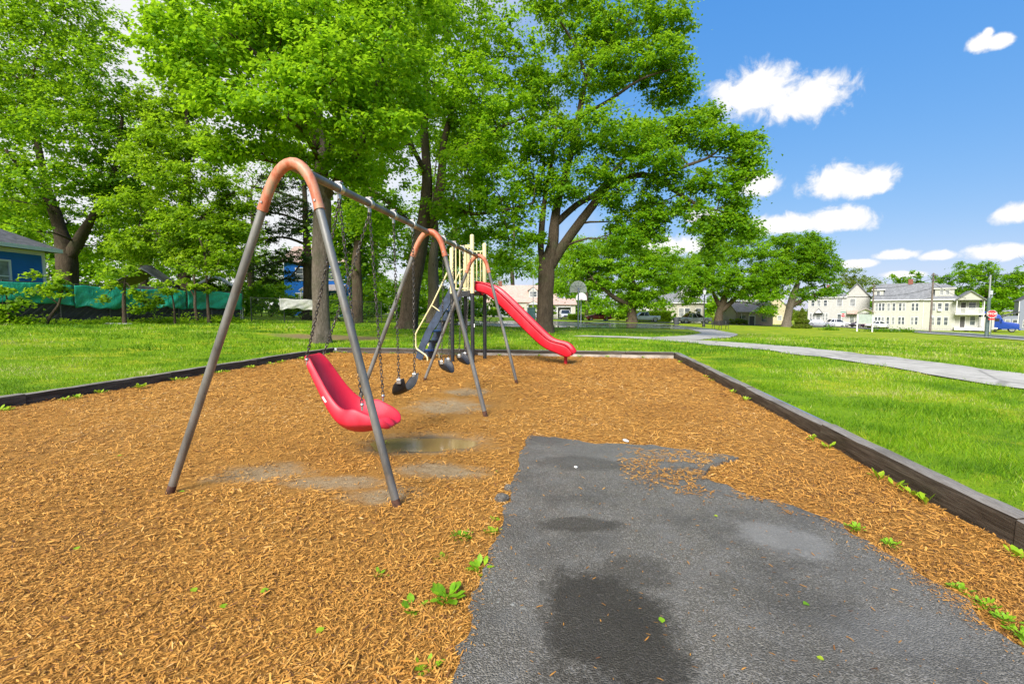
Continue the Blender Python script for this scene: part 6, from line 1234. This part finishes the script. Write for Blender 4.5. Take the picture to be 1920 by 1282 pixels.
vehicle('parked_van', 'pale van parked nose out before the open garage', 'van', 'van', 'p_silver', 10.6, 94.0, -PI / 2)
vehicle('parked_car', 'light grey sedan parked beside the small evergreen', 'car', 'car', 'p_grey', 64.2, 98.5, -.35)
vehicle('parked_suv', 'white SUV parked behind the light grey sedan', 'car', 'suv', 'p_white', 71.8, 103.5, -.1)
vehicle('parked_suv', 'dark purple SUV parked behind the notice board', 'car', 'suv', 'p_purple', 74.8, 100.5, PI + .2)
vehicle('parked_car', 'white car parked right behind the notice board panel', 'car', 'car', 'p_white', 76.6, 98.2, .1)
vehicle('parked_car', 'black car parked at the end of the cream house', 'car', 'car', 'p_black', 96.5, 96.0, -.3)
def semi(x, y, rz):
    t = thing('semi_truck', 'bright blue semi truck cab parked behind the stop sign', 'truck', G(x, y, .08), rz)
    b = bevelled([(-2.6, .9), (-2.6, 3.4), (-1.0, 3.7), (.3, 3.35), (.75, 2.35), (.95, 2.0), (2.7, 1.75), (3.0, 1.5), (3.05, .6), (-1.0, .6)], -1.2, 1.2, .12, 'cab', 'p_blue', t)
    MB().box((.60, 0, 2.62), (.10, 2.0, .75), M=Matrix.Rotation(R(-28), 4, 'Y'), bev=.03).build('windscreen', M['carglass'], t)
    for s in (-1, 1):
        MB().box((-.15, s * 1.19, 2.35), (.9, .06, .65), bev=.02).build('side_window', M['carglass'], t); MB().box((2.86, s * .98, 1.25), (.25, .3, .35), bev=.06).build('headlight', M['lens'], t)
        MB().box((.6, s * 1.42, 2.2), (.14, .22, .7), bev=.04).build('mirror', M['p_blue'], t); MB().cyl((-1.5, s * 1.02, .62), (.1, s * 1.02, .62), .32, n=14).build('fuel_tank', M['alloy'], t, True)
        for wx in (2.05, -3.0, -4.3): wheel(t, wx, s * 1.02, .5, s)
    MB().box((3.03, 0, 1.25), (.10, 1.3, .85), bev=.03).build('grille', M['alloy'], t); MB().box((3.05, 0, .55), (.25, 2.4, .3), bev=.05).build('bumper', M['p_blue'], t)
    MB().box((-3.0, 0, .85), (4.2, .8, .25)).build('chassis', M['darktrim'], t); mb = MB(); mb.slaby([(-2.5, 3.4), (-.9, 3.7), (.1, 3.4), (-.6, 3.95), (-2.5, 4.05)], -1.05, 1.05); mb.build('roof_fairing', M['p_blue'], t)
semi(95.5, 92.5, -.75)

# ------------------------------------------------------------------ street furniture
M['pole_wood'] = plain('weathered_pole_wood', (.17, .135, .105), .9, 0, .3, 3); M['pole_steel'] = plain('grey_steel_pole', (.34, .35, .36), .5, .4, .15, 5); M['pole_green'] = plain('dull_green_steel', (.08, .115, .11), .6, 0, .2, 4); M['stopred'] = plain('stop_sign_red', (.50, .012, .020), .4, 0, .06, 4); M['signwhite'] = plain('sign_white', (.68, .68, .66), .45, 0, .04, 4); M['signgrey'] = plain('notice_panel', (.33, .38, .35), .5, 0, .12, 3); M['lampblack'] = plain('black_iron', (.015, .015, .016), .5); M['frost'] = plain('frosted_lamp_glass', (.62, .63, .62), .35); M['signgreen'] = plain('street_sign_green', (.02, .22, .16), .5)
def hoop(label, x, y, rz):
    t = thing('basketball_hoop', label, 'basketball hoop', G(x, y), rz, 'hoops of the park court')
    MB().tube([(0, 0, -.1), (0, 0, 2.6), (.0, .02, 2.95), (0, .25, 3.2), (0, .85, 3.28)], [.057] * 5, 12).build('pole', M['pole_steel'], t, True)
    pts = [(-.69, 2.95), (.69, 2.95), (.69, 3.18)] + [(.69 * math.cos(a), 3.18 + .72 * math.sin(a)) for a in np.linspace(.12, math.pi - .12, 15)] + [(-.69, 3.18)]
    bb = MB(); bb.slaby(pts, .88, .92); bo = bb.build('backboard', M['signwhite'], t)
    rb = MB()
    for a in (25, 60, 90, 120, 155): rb.tube([(0, .87, 3.12), (.64 * math.cos(R(a)), .87, 3.15 + .66 * math.sin(R(a)))], .016, 5)
    rb.tube([(-.66, .87, 3.45), (.66, .87, 3.45)], .016, 5); rb.build('rib', M['pole_steel'], bo)
    rm = MB(); rm.tube([(.225 * math.cos(a), 1.19 + .225 * math.sin(a), 3.05) for a in np.linspace(0, 2 * math.pi, 20, endpoint=False)], .010, 6, closed=True); rm.box((0, .95, 3.05), (.14, .1, .02)); rm.build('rim', M['stopred'], t, True)
    st = MB(); st.box((0, .80, 3.12), (.12, .14, .34)); st.build('bracket', M['pole_steel'], t)
hoop('nearer basketball hoop with fan backboard seen from behind', 5.35, 38, -.12)
hoop('farther basketball hoop facing the playground across the court', 8.95, 61, PI - .12)
def bench():
    t = thing('park_bench', 'black slatted park bench on the lawn near the lamp post', 'bench', G(22.2, 50), PI + .12)
    for i in range(4): MB().box((0, -.18 + i * .12, .45), (1.75, .10, .035), bev=.008).build('seat_slat', M['lampblack'], t)
    for i in range(3): MB().box((0, -.27 - i * .035, .58 + i * .13), (1.75, .035, .10), bev=.008).build('back_slat', M['lampblack'], t)
    for x in (-.78, 0, .78):
        l_ = MB(); l_.tube([(x, .22, 0), (x, .20, .43), (x, -.22, .43), (x, -.34, .88)], .025, 6); l_.tube([(x, -.22, .43), (x, -.30, 0)], .025, 6); l_.build('leg', M['lampblack'], t, True)
bench()
def lamp(x, y):
    t = thing('lamp_post', 'black park lamp post beside the silver pickup', 'lamp post', G(x, y))
    MB().tube([(0, 0, -.1), (0, 0, .12), (0, 0, .5), (0, 0, .6), (0, 0, 4.1)], [.20, .20, .12, .075, .06], 12).build('pole', M['lampblack'], t, True)
    MB().tube([(0, 0, 4.1), (0, 0, 4.2), (0, 0, 4.7)], [.10, .14, .24], 8).build('lantern', M['frost'], t); MB().tube([(0, 0, 4.7), (0, 0, 4.76), (0, 0, 4.98), (0, 0, 5.1)], [.29, .28, .07, .02], 10).build('lantern_cap', M['lampblack'], t, True)
lamp(24.5, 60)
def bin_(label, x, y, mat, h, r):
    t = thing('trash_can', label, 'trash can', G(x, y)); mb = MB(); n = 16
    mb.tube([(0, 0, 0), (0, 0, h * .86)], [r * .86, r], 18); mb.build('drum', M[mat], t, True)
    MB().tube([(0, 0, h * .86), (0, 0, h * .9), (0, 0, h)], [r * 1.07, r * 1.05, r * .55], 18).build('lid', M[mat], t, True)
    bd = MB(); [bd.tube([(r * .94 * math.cos(a), r * .94 * math.sin(a), z) for a in np.linspace(0, 2 * PI, 18, endpoint=False)], .02, 5, closed=True) for z in (.2, h * .5)]; bd.build('hoop_band', M['lampblack'], t)
M['can_grey'] = plain('dark_grey_plastic', (.06, .062, .075), .6); M['can_green'] = plain('dull_green_paint', (.06, .14, .12), .55)
bin_('dark grey trash can at the corner of the court', 24.5, 70, 'can_grey', 1.1, .42)
def cabinet():
    t = thing('utility_cabinet', 'green utility cabinet between the slide and big trunk', 'cabinet', G(2.45, 60))
    MB().box((0, 0, .85), (1.0, .7, 1.7), bev=.04).build('body', M['can_green'], t); MB().box((0, 0, 1.74), (1.1, .8, .09), bev=.02).build('cap', M['can_green'], t); MB().box((-.0, -.36, .85), (.84, .02, 1.4), bev=.006).build('door', M['can_green'], t); MB().box((.3, -.38, .9), (.04, .03, .2)).build('handle', M['steel'], t)
cabinet()
def octagon(r, z): return [(r * math.cos(R(22.5 + 45 * i)), z + r * math.sin(R(22.5 + 45 * i))) for i in range(8)]
def text_mesh(s, size, mat, parent, loc, rot=(PI / 2, 0, 0), name='lettering', ext=.004):
    cu = bpy.data.curves.new(name, 'FONT'); cu.body = s; cu.size = size; cu.align_x = 'CENTER'; cu.align_y = 'CENTER'; cu.extrude = ext; cu.offset = size * .02
    tmp = bpy.data.objects.new('tmp', cu); COL.objects.link(tmp); dg = bpy.context.evaluated_depsgraph_get(); me = bpy.data.meshes.new_from_object(tmp.evaluated_get(dg)); bpy.data.objects.remove(tmp); me.name = name
    me.materials.clear(); me.materials.append(M[mat]); o = link(name, me, parent); o.location = loc; o.rotation_euler = rot; return o
def stop_sign(label, x, y, rz, plate, street):
    t = thing('stop_sign', label, 'stop sign', G(x, y), rz)
    MB().box((0, 0, 1.35), (.06, .05, 2.9)).build('post', M['pole_green'], t)
    b = MB(); b.slaby(octagon(.40, 2.45), -.04, -.03); bo = b.build('sign_border', M['signwhite'], t); f = MB(); f.slaby(octagon(.37, 2.45), -.045, -.04); f.build('sign_face', M['stopred'], bo)
    text_mesh('STOP', .30, 'signwhite', bo, (0, -.047, 2.45))
    if plate: MB().box((0, -.035, 1.92), (.46, .012, .16)).build('sign_plate', M['stopred'], t)
    if street: MB().box((0, -.03, 3.05), (.9, .02, .16)).build('street_sign', M['signgreen'], t)
stop_sign('nearer red stop sign before the tall street pole', 48.8, 47.8, -.75, True, False)
stop_sign('farther red stop sign before the white house', 66.2, 94.0, -.4, False, True)
def street_pole(label, x, y, h_, r, mat, arm=True, lamp_=False):
    t = thing('street_pole', label, 'pole', G(x, y), .5); MB().tube([(0, 0, -.2), (0, 0, h_ * .5), (0, 0, h_)], [r, r * .85, r * .65], 12).build('pole', M[mat], t, True)
    if arm:
        for z in (h_ - .35, h_ - 1.1):
            a = MB().box((0, -.12, z), (1.9, .09, .11)).build('crossarm', M['pole_wood'], t)
            for q in (-.8, -.3, .3, .8): MB().cyl((q, -.12, z + .05), (q, -.12, z + .19), .035, .045, 8).build('insulator', M['can_grey'], a, True)
    return t
PL = [(48.9, 48.3, 6.4, 'tall slim grey street pole behind the nearer stop sign', .10, 'pole_steel'), (62.4, 70, 8.8, 'wooden utility pole standing before the cream house', .15, 'pole_wood'), (69.0, 90, 8.6, 'wooden utility pole behind the notice board', .14, 'pole_wood'), (3.4, 76, 7.2, 'thin pale utility pole before the pink roofed house', .10, 'pole_steel')]
for i, (x, y, h_, lab, r, m_) in enumerate(PL):
    p_ = street_pole(lab, x, y, h_, r, m_, arm=(i in (1, 2)))
    if i == 0:
        MB().tube([(0, 0, -.1), (0, 0, .25), (0, 0, 4.1)], [.24, .17, .15], 12).build('sleeve', M['pole_green'], p_, True); MB().tube([(0, 0, 4.9), (.6, .1, 5.0), (1.2, .2, 5.0)], .03, 6).build('sign_arm', M['pole_steel'], p_, True)
        MB().box((1.1, .16, 4.65), (.66, .04, .44)).build('sign_plate', M['signwhite'], p_)
    if i == 1:
        MB().box((0, -.17, 2.4), (.42, .02, .42)).build('sign_plate', M['signwhite'], p_)
def wires():
    a, b, c, d = [(x, y, T(x, y) + h_) for x, y, h_, *_ in PL[:3]] + [(30, 20, 9.0)]
    spans = [((62.4, 70, 0), (69.0, 90, 0), 6.6, 6.4), ((62.4, 70, 0), (52.0, 25, 0), 6.6, 6.2), ((62.4, 70, 0), (69.0, 90, 0), 8.0, 7.8), ((62.4, 70, 0), (52.0, 25, 0), 8.0, 7.6), ((62.4, 70, 0), (69, 90, 0), 5.2, 5.0), ((62.4, 70, 0), (88, 91, 0), 7.4, 6.4)]
    for i, (p, q, z0, z1) in enumerate(spans):
        A = Vector((p[0], p[1], T(p[0], p[1]) + z0)); B = Vector((q[0], q[1], T(q[0], q[1]) + z1)); pts = [A.lerp(B, t) - Vector((0, 0, .5 * 4 * t * (1 - t))) for t in np.linspace(0, 1, 12)]
        o = MB().tube(pts, .032, 5).build('overhead_wire', M['lampblack']); tag(o, ['low overhead wire from the wooden pole toward the notice board pole', 'middle overhead wire from the wooden pole toward the street pole side', 'topmost overhead wire from wooden pole toward notice board pole', 'topmost overhead wire from wooden pole out past the right edge', 'lowest slack overhead wire crossing before the cream house', 'service wire from the wooden pole to the cream house balcony end'][i], 'wire', 'overhead wires at the cream house')
wires()
def kiosk():
    t = thing('notice_board', 'roofed park notice board on white posts before the houses', 'notice board', G(45.1, 60), -.64)
    for x in (-.78, .78): MB().box((x, 0, 1.2), (.14, .14, 2.5)).build('post', M['signwhite'], t)
    MB().box((0, 0, 1.65), (1.42, .10, 1.15)).build('panel', M['signgrey'], t)
    r_ = MB(); r_.slaby([(-1.1, 2.35), (0, 2.95), (1.1, 2.35), (1.1, 2.43), (0, 3.05), (-1.1, 2.43)], -.5, .5); r_.build('roof', M['roof_tan'], t); g = MB(); g.slaby([(-.85, 2.42), (.85, 2.42), (0, 2.86)], -.1, .1); g.build('gable', M['signwhite'], t)
    MB().box((0, 0, 1.05), (1.42, .06, .1)).build('rail', M['signwhite'], t)
kiosk()

# ------------------------------------------------------------------ fence, tarps, cloth, tents
M['fence_steel'] = plain('dark_chain_link', (.045, .05, .045), .6, .3); M['tarp_black'] = plain('black_sheeting', (.02, .02, .02), .55, 0, .3, 5)
def m_tarp(name, col, col2):
    t = NT(name); p = t.coord(); n = t.noise(2.2, 5, .6, p); f = t.noise(3.5, 4, .6, p, (1, 1, .6), 1.2); t.principled(t.mix(t.step(n, .3, .7), col, col2), .42, 0, t.bump(f, .5, .08), .5); return t.m
M['tarp'] = m_tarp('green_tarpaulin', (.006, .17, .11), (.012, .30, .19)); M['cloth'] = m_tarp('off_white_sheet', (.42, .40, .36), (.60, .58, .53)); M['tent_dark'] = m_tarp('charcoal_tarpaulin', (.018, .02, .026), (.05, .052, .06)); M['tent_grey'] = m_tarp('pale_grey_tarpaulin', (.30, .32, .36), (.46, .48, .52))
FP = [(-25.6, 17.0), (-22.9, 21.2), (-21.0, 24.6), (-19.4, 27.4), (-17.6, 30.6)]
fence = thing('chain_link_fence', 'dark chain link fence carrying the green tarps', 'fence', G(-22.9, 21.2)); F0 = fence.location.copy()
def loc3(x, y, z): return Vector((x, y, T(x, y) + z)) - F0
def link_fence(par, org, pts, h_, step=2.4, mesh_gap=.16):
    seg = []
    for i in range(len(pts) - 1):
        a, b = Vector(pts[i]), Vector(pts[i + 1]); n = max(1, round((b - a).length / step)); seg += [a.lerp(b, k / n) for k in range(n)]
    seg.append(Vector(pts[-1])); g = lambda p, z: Vector((p.x, p.y, T(p.x, p.y) + z)) - org
    for p in seg: MB().cyl(g(p, -.1), g(p, h_ + .05), .032, n=8).build('post', M['fence_steel'], par, True)
    MB().tube([g(p, h_) for p in seg], .022, 6).build('top_rail', M['fence_steel'], par, True)
    w_ = MB()
    for i in range(len(seg) - 1):
        a, b = seg[i], seg[i + 1]; Ln = (b - a).length; k = int((Ln + h_) / mesh_gap)
        for s in range(k):
            for sg in (1, -1):
                t0 = s * mesh_gap - h_; p0, z0, p1, z1 = t0, 0, t0 + h_, h_
                if p0 < 0: z0 = -p0; p0 = 0
                if p1 > Ln: z1 = h_ - (p1 - Ln); p1 = Ln
                if p1 - p0 < .02: continue
                if sg < 0: p0, p1 = Ln - p0, Ln - p1
                w_.tube([g(a.lerp(b, p0 / Ln), z0), g(a.lerp(b, p1 / Ln), z1)], .0045, 3, cap=False)
    w_.build('wire_mesh', M['fence_steel'], par)
link_fence(fence, F0, FP, 1.95, 2.4, .30)
fence2 = thing('chain_link_fence', 'open dark chain link fence behind the front swing legs', 'fence', G(-17.3, 31.2))
link_fence(fence2, fence2.location.copy(), [(-17.3, 31.2), (-13.9, 33.2), (-10.0, 36.0)], 1.65, 2.2, .22)
def drape(name, label, cat, a, b, ztop0, ztop1, zbot, mat, seed, group=None, fold=.09, sag=.06, off=.10):
    """a sheet hanging over the fence from a to b, with folds, creases and a scalloped hem"""
    r = np.random.default_rng(seed); a, b = np.array(a), np.array(b); n, m = 40, 16; d = (b - a); Ln = np.hypot(*d); nn = np.array([d[1], -d[0]]) / Ln
    s = np.linspace(0, 1, n); q = np.linspace(0, 1, m); S, Q = np.meshgrid(s, q, indexing='ij'); base = a + S[..., None] * d
    ph = r.uniform(0, 6, 4)
    zt = ztop0 + (ztop1 - ztop0) * S - sag * np.abs(np.sin(S * np.pi * 2 + ph[0])) ; zb = zbot + .05 * np.sin(S * 9 + ph[1]) + .04 * np.sin(S * 23 + ph[2])
    z = zt + (zb - zt) * Q
    bulge = fold * (np.sin((S * 7 + Q * 2.2) + ph[3]) * .6 + np.sin(S * 17 - Q * 5 + ph[1]) * .3) * (.25 + Q) + .05 * np.abs(np.sin(Q * 6 + S * 11)) * Q
    pos = base + nn * (off + bulge)[..., None]; zz = z + terr(pos[..., 0], pos[..., 1])
    org = np.array([*((a + b) / 2), 0]); org[2] = T(org[0], org[1])
    v = np.concatenate([pos, zz[..., None]], -1).reshape(-1, 3) - org; idx = np.arange(n * m).reshape(n, m)
    f = np.stack([idx[:-1, :-1], idx[1:, :-1], idx[1:, 1:], idx[:-1, 1:]], -1).reshape(-1, 4)
    o = np_mesh(name, v, f, M[mat], smooth=True); o.location = org; solidify(o, .012, 0); tag(o, label, cat, group); return o
ft = lambda t: np.array([np.interp(t, [0, 1, 2, 3, 4], [p[0] for p in FP]), np.interp(t, [0, 1, 2, 3, 4], [p[1] for p in FP])])
for i, (a, b, z0, z1, zb, lab) in enumerate(((.55, 1.62, 1.98, 1.95, .98, 'green tarp hung on the fence below the blue house'), (1.63, 2.42, 1.93, 1.90, .80, 'green tarp behind the young maple sapling'), (2.43, 3.10, 1.90, 1.90, .85, 'green tarp below the dark charcoal tent'), (3.12, 4.0, 1.93, 1.92, .85, 'green tarp hung at the fence end below grey tent'))):
    drape('tarp', lab, 'tarp', ft(a), ft(b), z0, z1, zb, 'tarp', 30 + i, 'green tarps on the fence')
for i, (a, b, lab) in enumerate(((.55, 2.2, 'black sheeting below the tarps on the house side'), (2.25, 4.0, 'black sheeting below the tarps near the swing leg'))):
    drape('ground_sheet', lab, 'sheeting', ft(a), ft(b), 1.05, 1.0, .02, 'tarp_black', 50 + i, None, .05, .02, -.14)
drape('hanging_cloth', 'off white sheet hung over the open chain link fence', 'cloth', (-15.8, 32.0), (-13.6, 33.3), 1.68, 1.64, .95, 'cloth', 61, None, .10, .05)
drape('hanging_cloth', 'narrow off white sheet hanging to the ground at fence post', 'cloth', (-13.9, 33.1), (-13.2, 33.6), 1.60, 1.58, .10, 'cloth', 62, None, .08, .03)
def tent(name, label, x, y, rz, w_, d, ze, zr, mat):
    t = thing(name, label, 'tent', G(x, y), rz); r = random.Random(int(x)); n = 10
    v = []; 
    for i in range(n + 1):
        yy = -d / 2 + d * i / n
        for j in range(n + 1):
            s = -1 + 2 * j / n; v.append((s * w_ / 2, yy, ze + (zr - ze) * (1 - abs(s)) ** .85 * (1 - .25 * abs(yy * 2 / d) ** 3) + r.uniform(-.06, .05)))
    f = [(i * (n + 1) + j, i * (n + 1) + j + 1, (i + 1) * (n + 1) + j + 1, (i + 1) * (n + 1) + j) for i in range(n) for j in range(n)]
    mb = MB(); mb.add(v, f); o = mb.build('canopy', M[mat], t, True, 180); solidify(o, .02)
    for sx in (-1, 1):
        for sy in (-1, 1): MB().cyl((sx * w_ * .47, sy * d * .47, -.3), (sx * w_ * .47, sy * d * .47, ze + .05), .03, n=8).build('pole', M['pole_steel'], t, True)
    sd = MB(); sd.box((0, -d * .47, ze * .5), (w_ * .92, .03, ze)); sd.build('side_sheet', M[mat], t)
tent('charcoal_tent', 'charcoal tarpaulin tent roof rising above the third tarp', -23.9, 31.2, .4, 3.0, 3.6, 2.1, 3.55, 'tent_dark')
tent('grey_tent', 'pale grey tarpaulin tent roof behind the last green tarp', -23.2, 37.0, .5, 3.8, 3.6, 2.0, 3.5, 'tent_grey')
def paper():
    o = MB(); n = 14; v = []
    for i in range(n + 1):
        for j in range(4): v.append((-.62 + 1.24 * i / n, -.14 + .09 * j + .05 * math.sin(i * .9), .03 + .05 * abs(math.sin(i * .8 + j)) * (1 - i / n * .5)))
    o.add(v, [(i * 4 + j, i * 4 + j + 1, (i + 1) * 4 + j + 1, (i + 1) * 4 + j) for i in range(n) for j in range(3)]); q = o.build('paper_sheet', M['signwhite'], None, True, 180); solidify(q, .008); q.location = G(-19.6, 23.4); tag(q, 'crumpled white sheet lying on the lawn before the tarps', 'sheet')
paper()

# ------------------------------------------------------------------ weeds, stones, loose leaves
def weed(label, u, v, z, n, size, tall, seed, group=None, tint=.5, mat='leaf_weed', spread=1.0, name='weed'):
    size *= .78; r = random.Random(seed); t = thing(name, label, 'weed', P(u, v, z), r.uniform(0, 6), group); vs_, fs, tn = [], [], []
    for k in range(n):
        a = r.uniform(0, 2 * PI); L_ = size * r.uniform(.6, 1.2); w_ = L_ * r.uniform(.24, .36); ro = size * spread * r.uniform(0, .8); el = r.uniform(.1, 1.1) if tall else r.uniform(.05, .5)
        o = Vector((math.cos(a) * ro, math.sin(a) * ro, tall * size * r.uniform(0, .5) + .01)); d = Vector((math.cos(a) * math.cos(el), math.sin(a) * math.cos(el), math.sin(el))); s = Vector((-math.sin(a), math.cos(a), 0)); b = len(vs_)
        for (q, ww, dz) in ((0, .12, 0), (.35, .9, .10), (.7, .8, .10), (1, .05, -.02)):
            c = o + d * L_ * q + Vector((0, 0, dz * L_ * (1 - q))); vs_ += [c - s * w_ * ww, c + Vector((0, 0, -.12 * w_)), c + s * w_ * ww]
        for i in range(3):
            for j in range(2): fs.append((b + i * 3 + j, b + i * 3 + j + 1, b + (i + 1) * 3 + j + 1, b + (i + 1) * 3 + j)); tn.append(min(1, max(0, tint + r.gauss(0, .15))))
    np_mesh('foliage', np.array([tuple(q) for q in vs_]), np.array(fs), M[mat], t, True, tn)
    sm = MB()
    for k in range(max(2, n // 5)):
        a = r.uniform(0, 2 * PI); sm.tube([(0, 0, -.02), (math.cos(a) * size * .3, math.sin(a) * size * .3, tall * size * .35 + .012)], .0022, 4)
    sm.build('stem', M[mat], t)
weed('broad leaved green weed clump by the asphalt edge', -.64, 2.08, 0, 22, .085, 1.0, 1, None, .25)
weed('small broad leaved weed left of the bigger clump', -.78, 1.98, 0, 9, .07, .5, 2, None, .2)
weed('spiky pale weed touching the asphalt edge', -.55, 2.36, 0, 14, .065, .9, 3, None, .4)
weed('low two leaved weed alone in the chips', -1.06, 2.23, 0, 8, .05, .4, 4, None, .25)
weed('small weed above the low two leaved weed', -.77, 2.43, 0, 8, .045, .5, 5, None, .4)
weed('mossy grass tuft in the chips near asphalt', -.74, 2.70, 0, 90, .035, .9, 6, None, .12, 'leaf_weed', 2.6)
weed('yellow green weed patch against the asphalt', -.56, 2.78, 0, 26, .045, .6, 7, None, .65, 'leaf_weed', 1.6)
weed('small yellow green tuft above the weed patch', -.58, 2.95, 0, 14, .035, .6, 8, None, .6)
weed('pale weed floating in the brown puddle', -2.12, 4.60, -.02, 26, .045, .6, 9, None, .85, 'leaf_weed', 2.0)
weed('low weeds at the bottom edge of the chips', -.60, 1.66, 0, 16, .05, .4, 10, None, .5, 'leaf_weed', 1.6)
ORD = 'first second third fourth fifth sixth seventh eighth ninth tenth eleventh twelfth thirteenth fourteenth fifteenth sixteenth seventeenth eighteenth nineteenth twentieth twenty-first twenty-second twenty-third twenty-fourth twenty-fifth twenty-sixth'.split()
k = 0
for (u, v) in sorted(((2.40, 5.38), (2.42, 5.08), (2.40, 4.22), (2.42, 4.05), (2.43, 3.88), (2.44, 3.74), (2.4, 2.95), (2.42, 7.6), (2.43, 8.3), (2.42, 9.6), (2.43, 10.1), (2.42, 12.8)), key=lambda q: q[1]):
    weed('pale ivy like seedling at path side timber, %s counted from the camera end' % ORD[k], u, v, 0, 9, .075, .8, 20 + k, 'seedlings along the path side timber', .7); k += 1
for i in range(26):
    vv = 4.2 + i * .40 + .2 * math.sin(i * 3.7); weed('yellow green seedling at fence side timber, %s counted from the camera end' % ORD[i], UL + .12 + .12 * abs(math.sin(i * 2.1)), vv, 0, 14, .085, .7, 60 + i, 'seedlings along the fence side timber', .75, 'leaf_weed', 1.4)
for i, u in enumerate((-7.6, -6.9, -6.0, -5.2, -4.4, -3.9, -2.6, -1.4, -.2, .6, 1.6)):
    weed('yellow green seedling at the far timber, %s counted from the fence side' % ORD[i], u, VF - .12, 0, 10, .085, .6, 120 + i, 'seedlings along the far timber', .75, 'leaf_weed', 1.3)
for i, (u, v) in enumerate(sorted(((1.84, 2.56), (1.86, 2.44), (1.86, 2.33), (1.85, 2.22), (1.83, 2.12), (1.90, 2.02), (1.70, 3.20), (1.78, 3.0)), key=lambda q: q[1])):
    weed('low grass tuft on the timber side asphalt edge, %s counted from the camera' % ORD[i], u, v, 0, 40, .032, .9, 150 + i, 'grass along the asphalt edge', .35, 'leaf_weed', 2.6)
def stone(name, label, cat, u, v, z, s, mat, seed, flat=.6):
    r = random.Random(seed); bm = bmesh.new(); bmesh.ops.create_icosphere(bm, subdivisions=2, radius=1)
    for q in bm.verts: q.co = Vector((q.co.x * s[0], q.co.y * s[1], q.co.z * s[2])) * (1 + r.uniform(-.14, .14))
    me = bpy.data.meshes.new(name); bm.to_mesh(me); bm.free(); me.materials.append(M[mat]); o = link(name, me); o.location = P(u, v, z); o.rotation_euler.z = r.uniform(0, 3); return tag(o, label, cat)
stone('asphalt_chunk', 'broken black asphalt lump lying beside the ragged edge', 'asphalt chunk', -.60, 3.28, .03, (.055, .045, .032), 'asphalt', 1)
stone('asphalt_chunk', 'small black asphalt crumb under the ragged edge', 'asphalt chunk', -.585, 3.50, .02, (.03, .04, .03), 'asphalt', 2)
stone('pebble', 'white pebble on the asphalt near its far corner', 'pebble', -.08, 4.02, ASPH_Z + .01, (.018, .014, .010), 'signwhite', 3)
stone('pebble', 'pale flat stone on chips beyond the asphalt', 'pebble', .42, 5.0, .02, (.05, .025, .012), 'signwhite', 4)
def fallen(label, u, v, z, s, tint, seed, group=None):
    r = random.Random(seed); p = [(-.5, 0, 0), (-.15, .38, .1), (.2, .42, .12), (.55, 0, .02), (.2, -.42, .1), (-.15, -.36, .14)]; v_ = [tuple(Vector(q) * s) for q in p] + [(0, 0, .0)]
    o = np_mesh('fallen_leaf', np.array(v_), np.array([(i, (i + 1) % 6, 6) for i in range(6)]), M['leaf_weed' if tint >= 0 else 'leaf_copper'], None, True, [abs(tint)] * 6); o.location = P(u, v, z); o.rotation_euler = (r.uniform(-.2, .2), r.uniform(-.2, .2), r.uniform(0, 6)); tag(o, label, 'leaf', group)
fallen('green leaf with brown edge on the dark wet asphalt patch', .34, 2.06, ASPH_Z + .006, .034, .5, 1); fallen('curled green leaf near asphalt middle', 1.02, 2.28, ASPH_Z + .006, .034, .1, 2); fallen('small pale leaf on asphalt below the curled leaf', .92, 1.92, ASPH_Z + .006, .026, .8, 3); fallen('tiny pale green leaf near asphalt chip edge', .86, 3.2, ASPH_Z + .006, .024, .8, 4)
for i, (u, v) in enumerate(((-3.02, 3.04), (-1.66, 1.86), (-4.35, 3.72), (-1.12, 1.78), (-1.55, 2.0), (-.74, 3.86), (-2.9, 2.2), (-1.9, 1.95))): fallen(['small green leaf on chips beside the front left swing leg', 'small green leaf on chips near the bottom edge, left of weeds', 'dark green leaf on chips near the left edge of the picture', 'green leaf on chips right at the bottom edge', 'green leaf on chips below the lone two leaved weed', 'tiny green leaf beside the ragged asphalt edge', 'green leaf on chips between front leg and bottom edge', 'pale green leaf on chips left of the bottom weeds'][i], u, v, .022, .038, .35 + .1 * (i % 4), 10 + i, 'leaves on the chips')
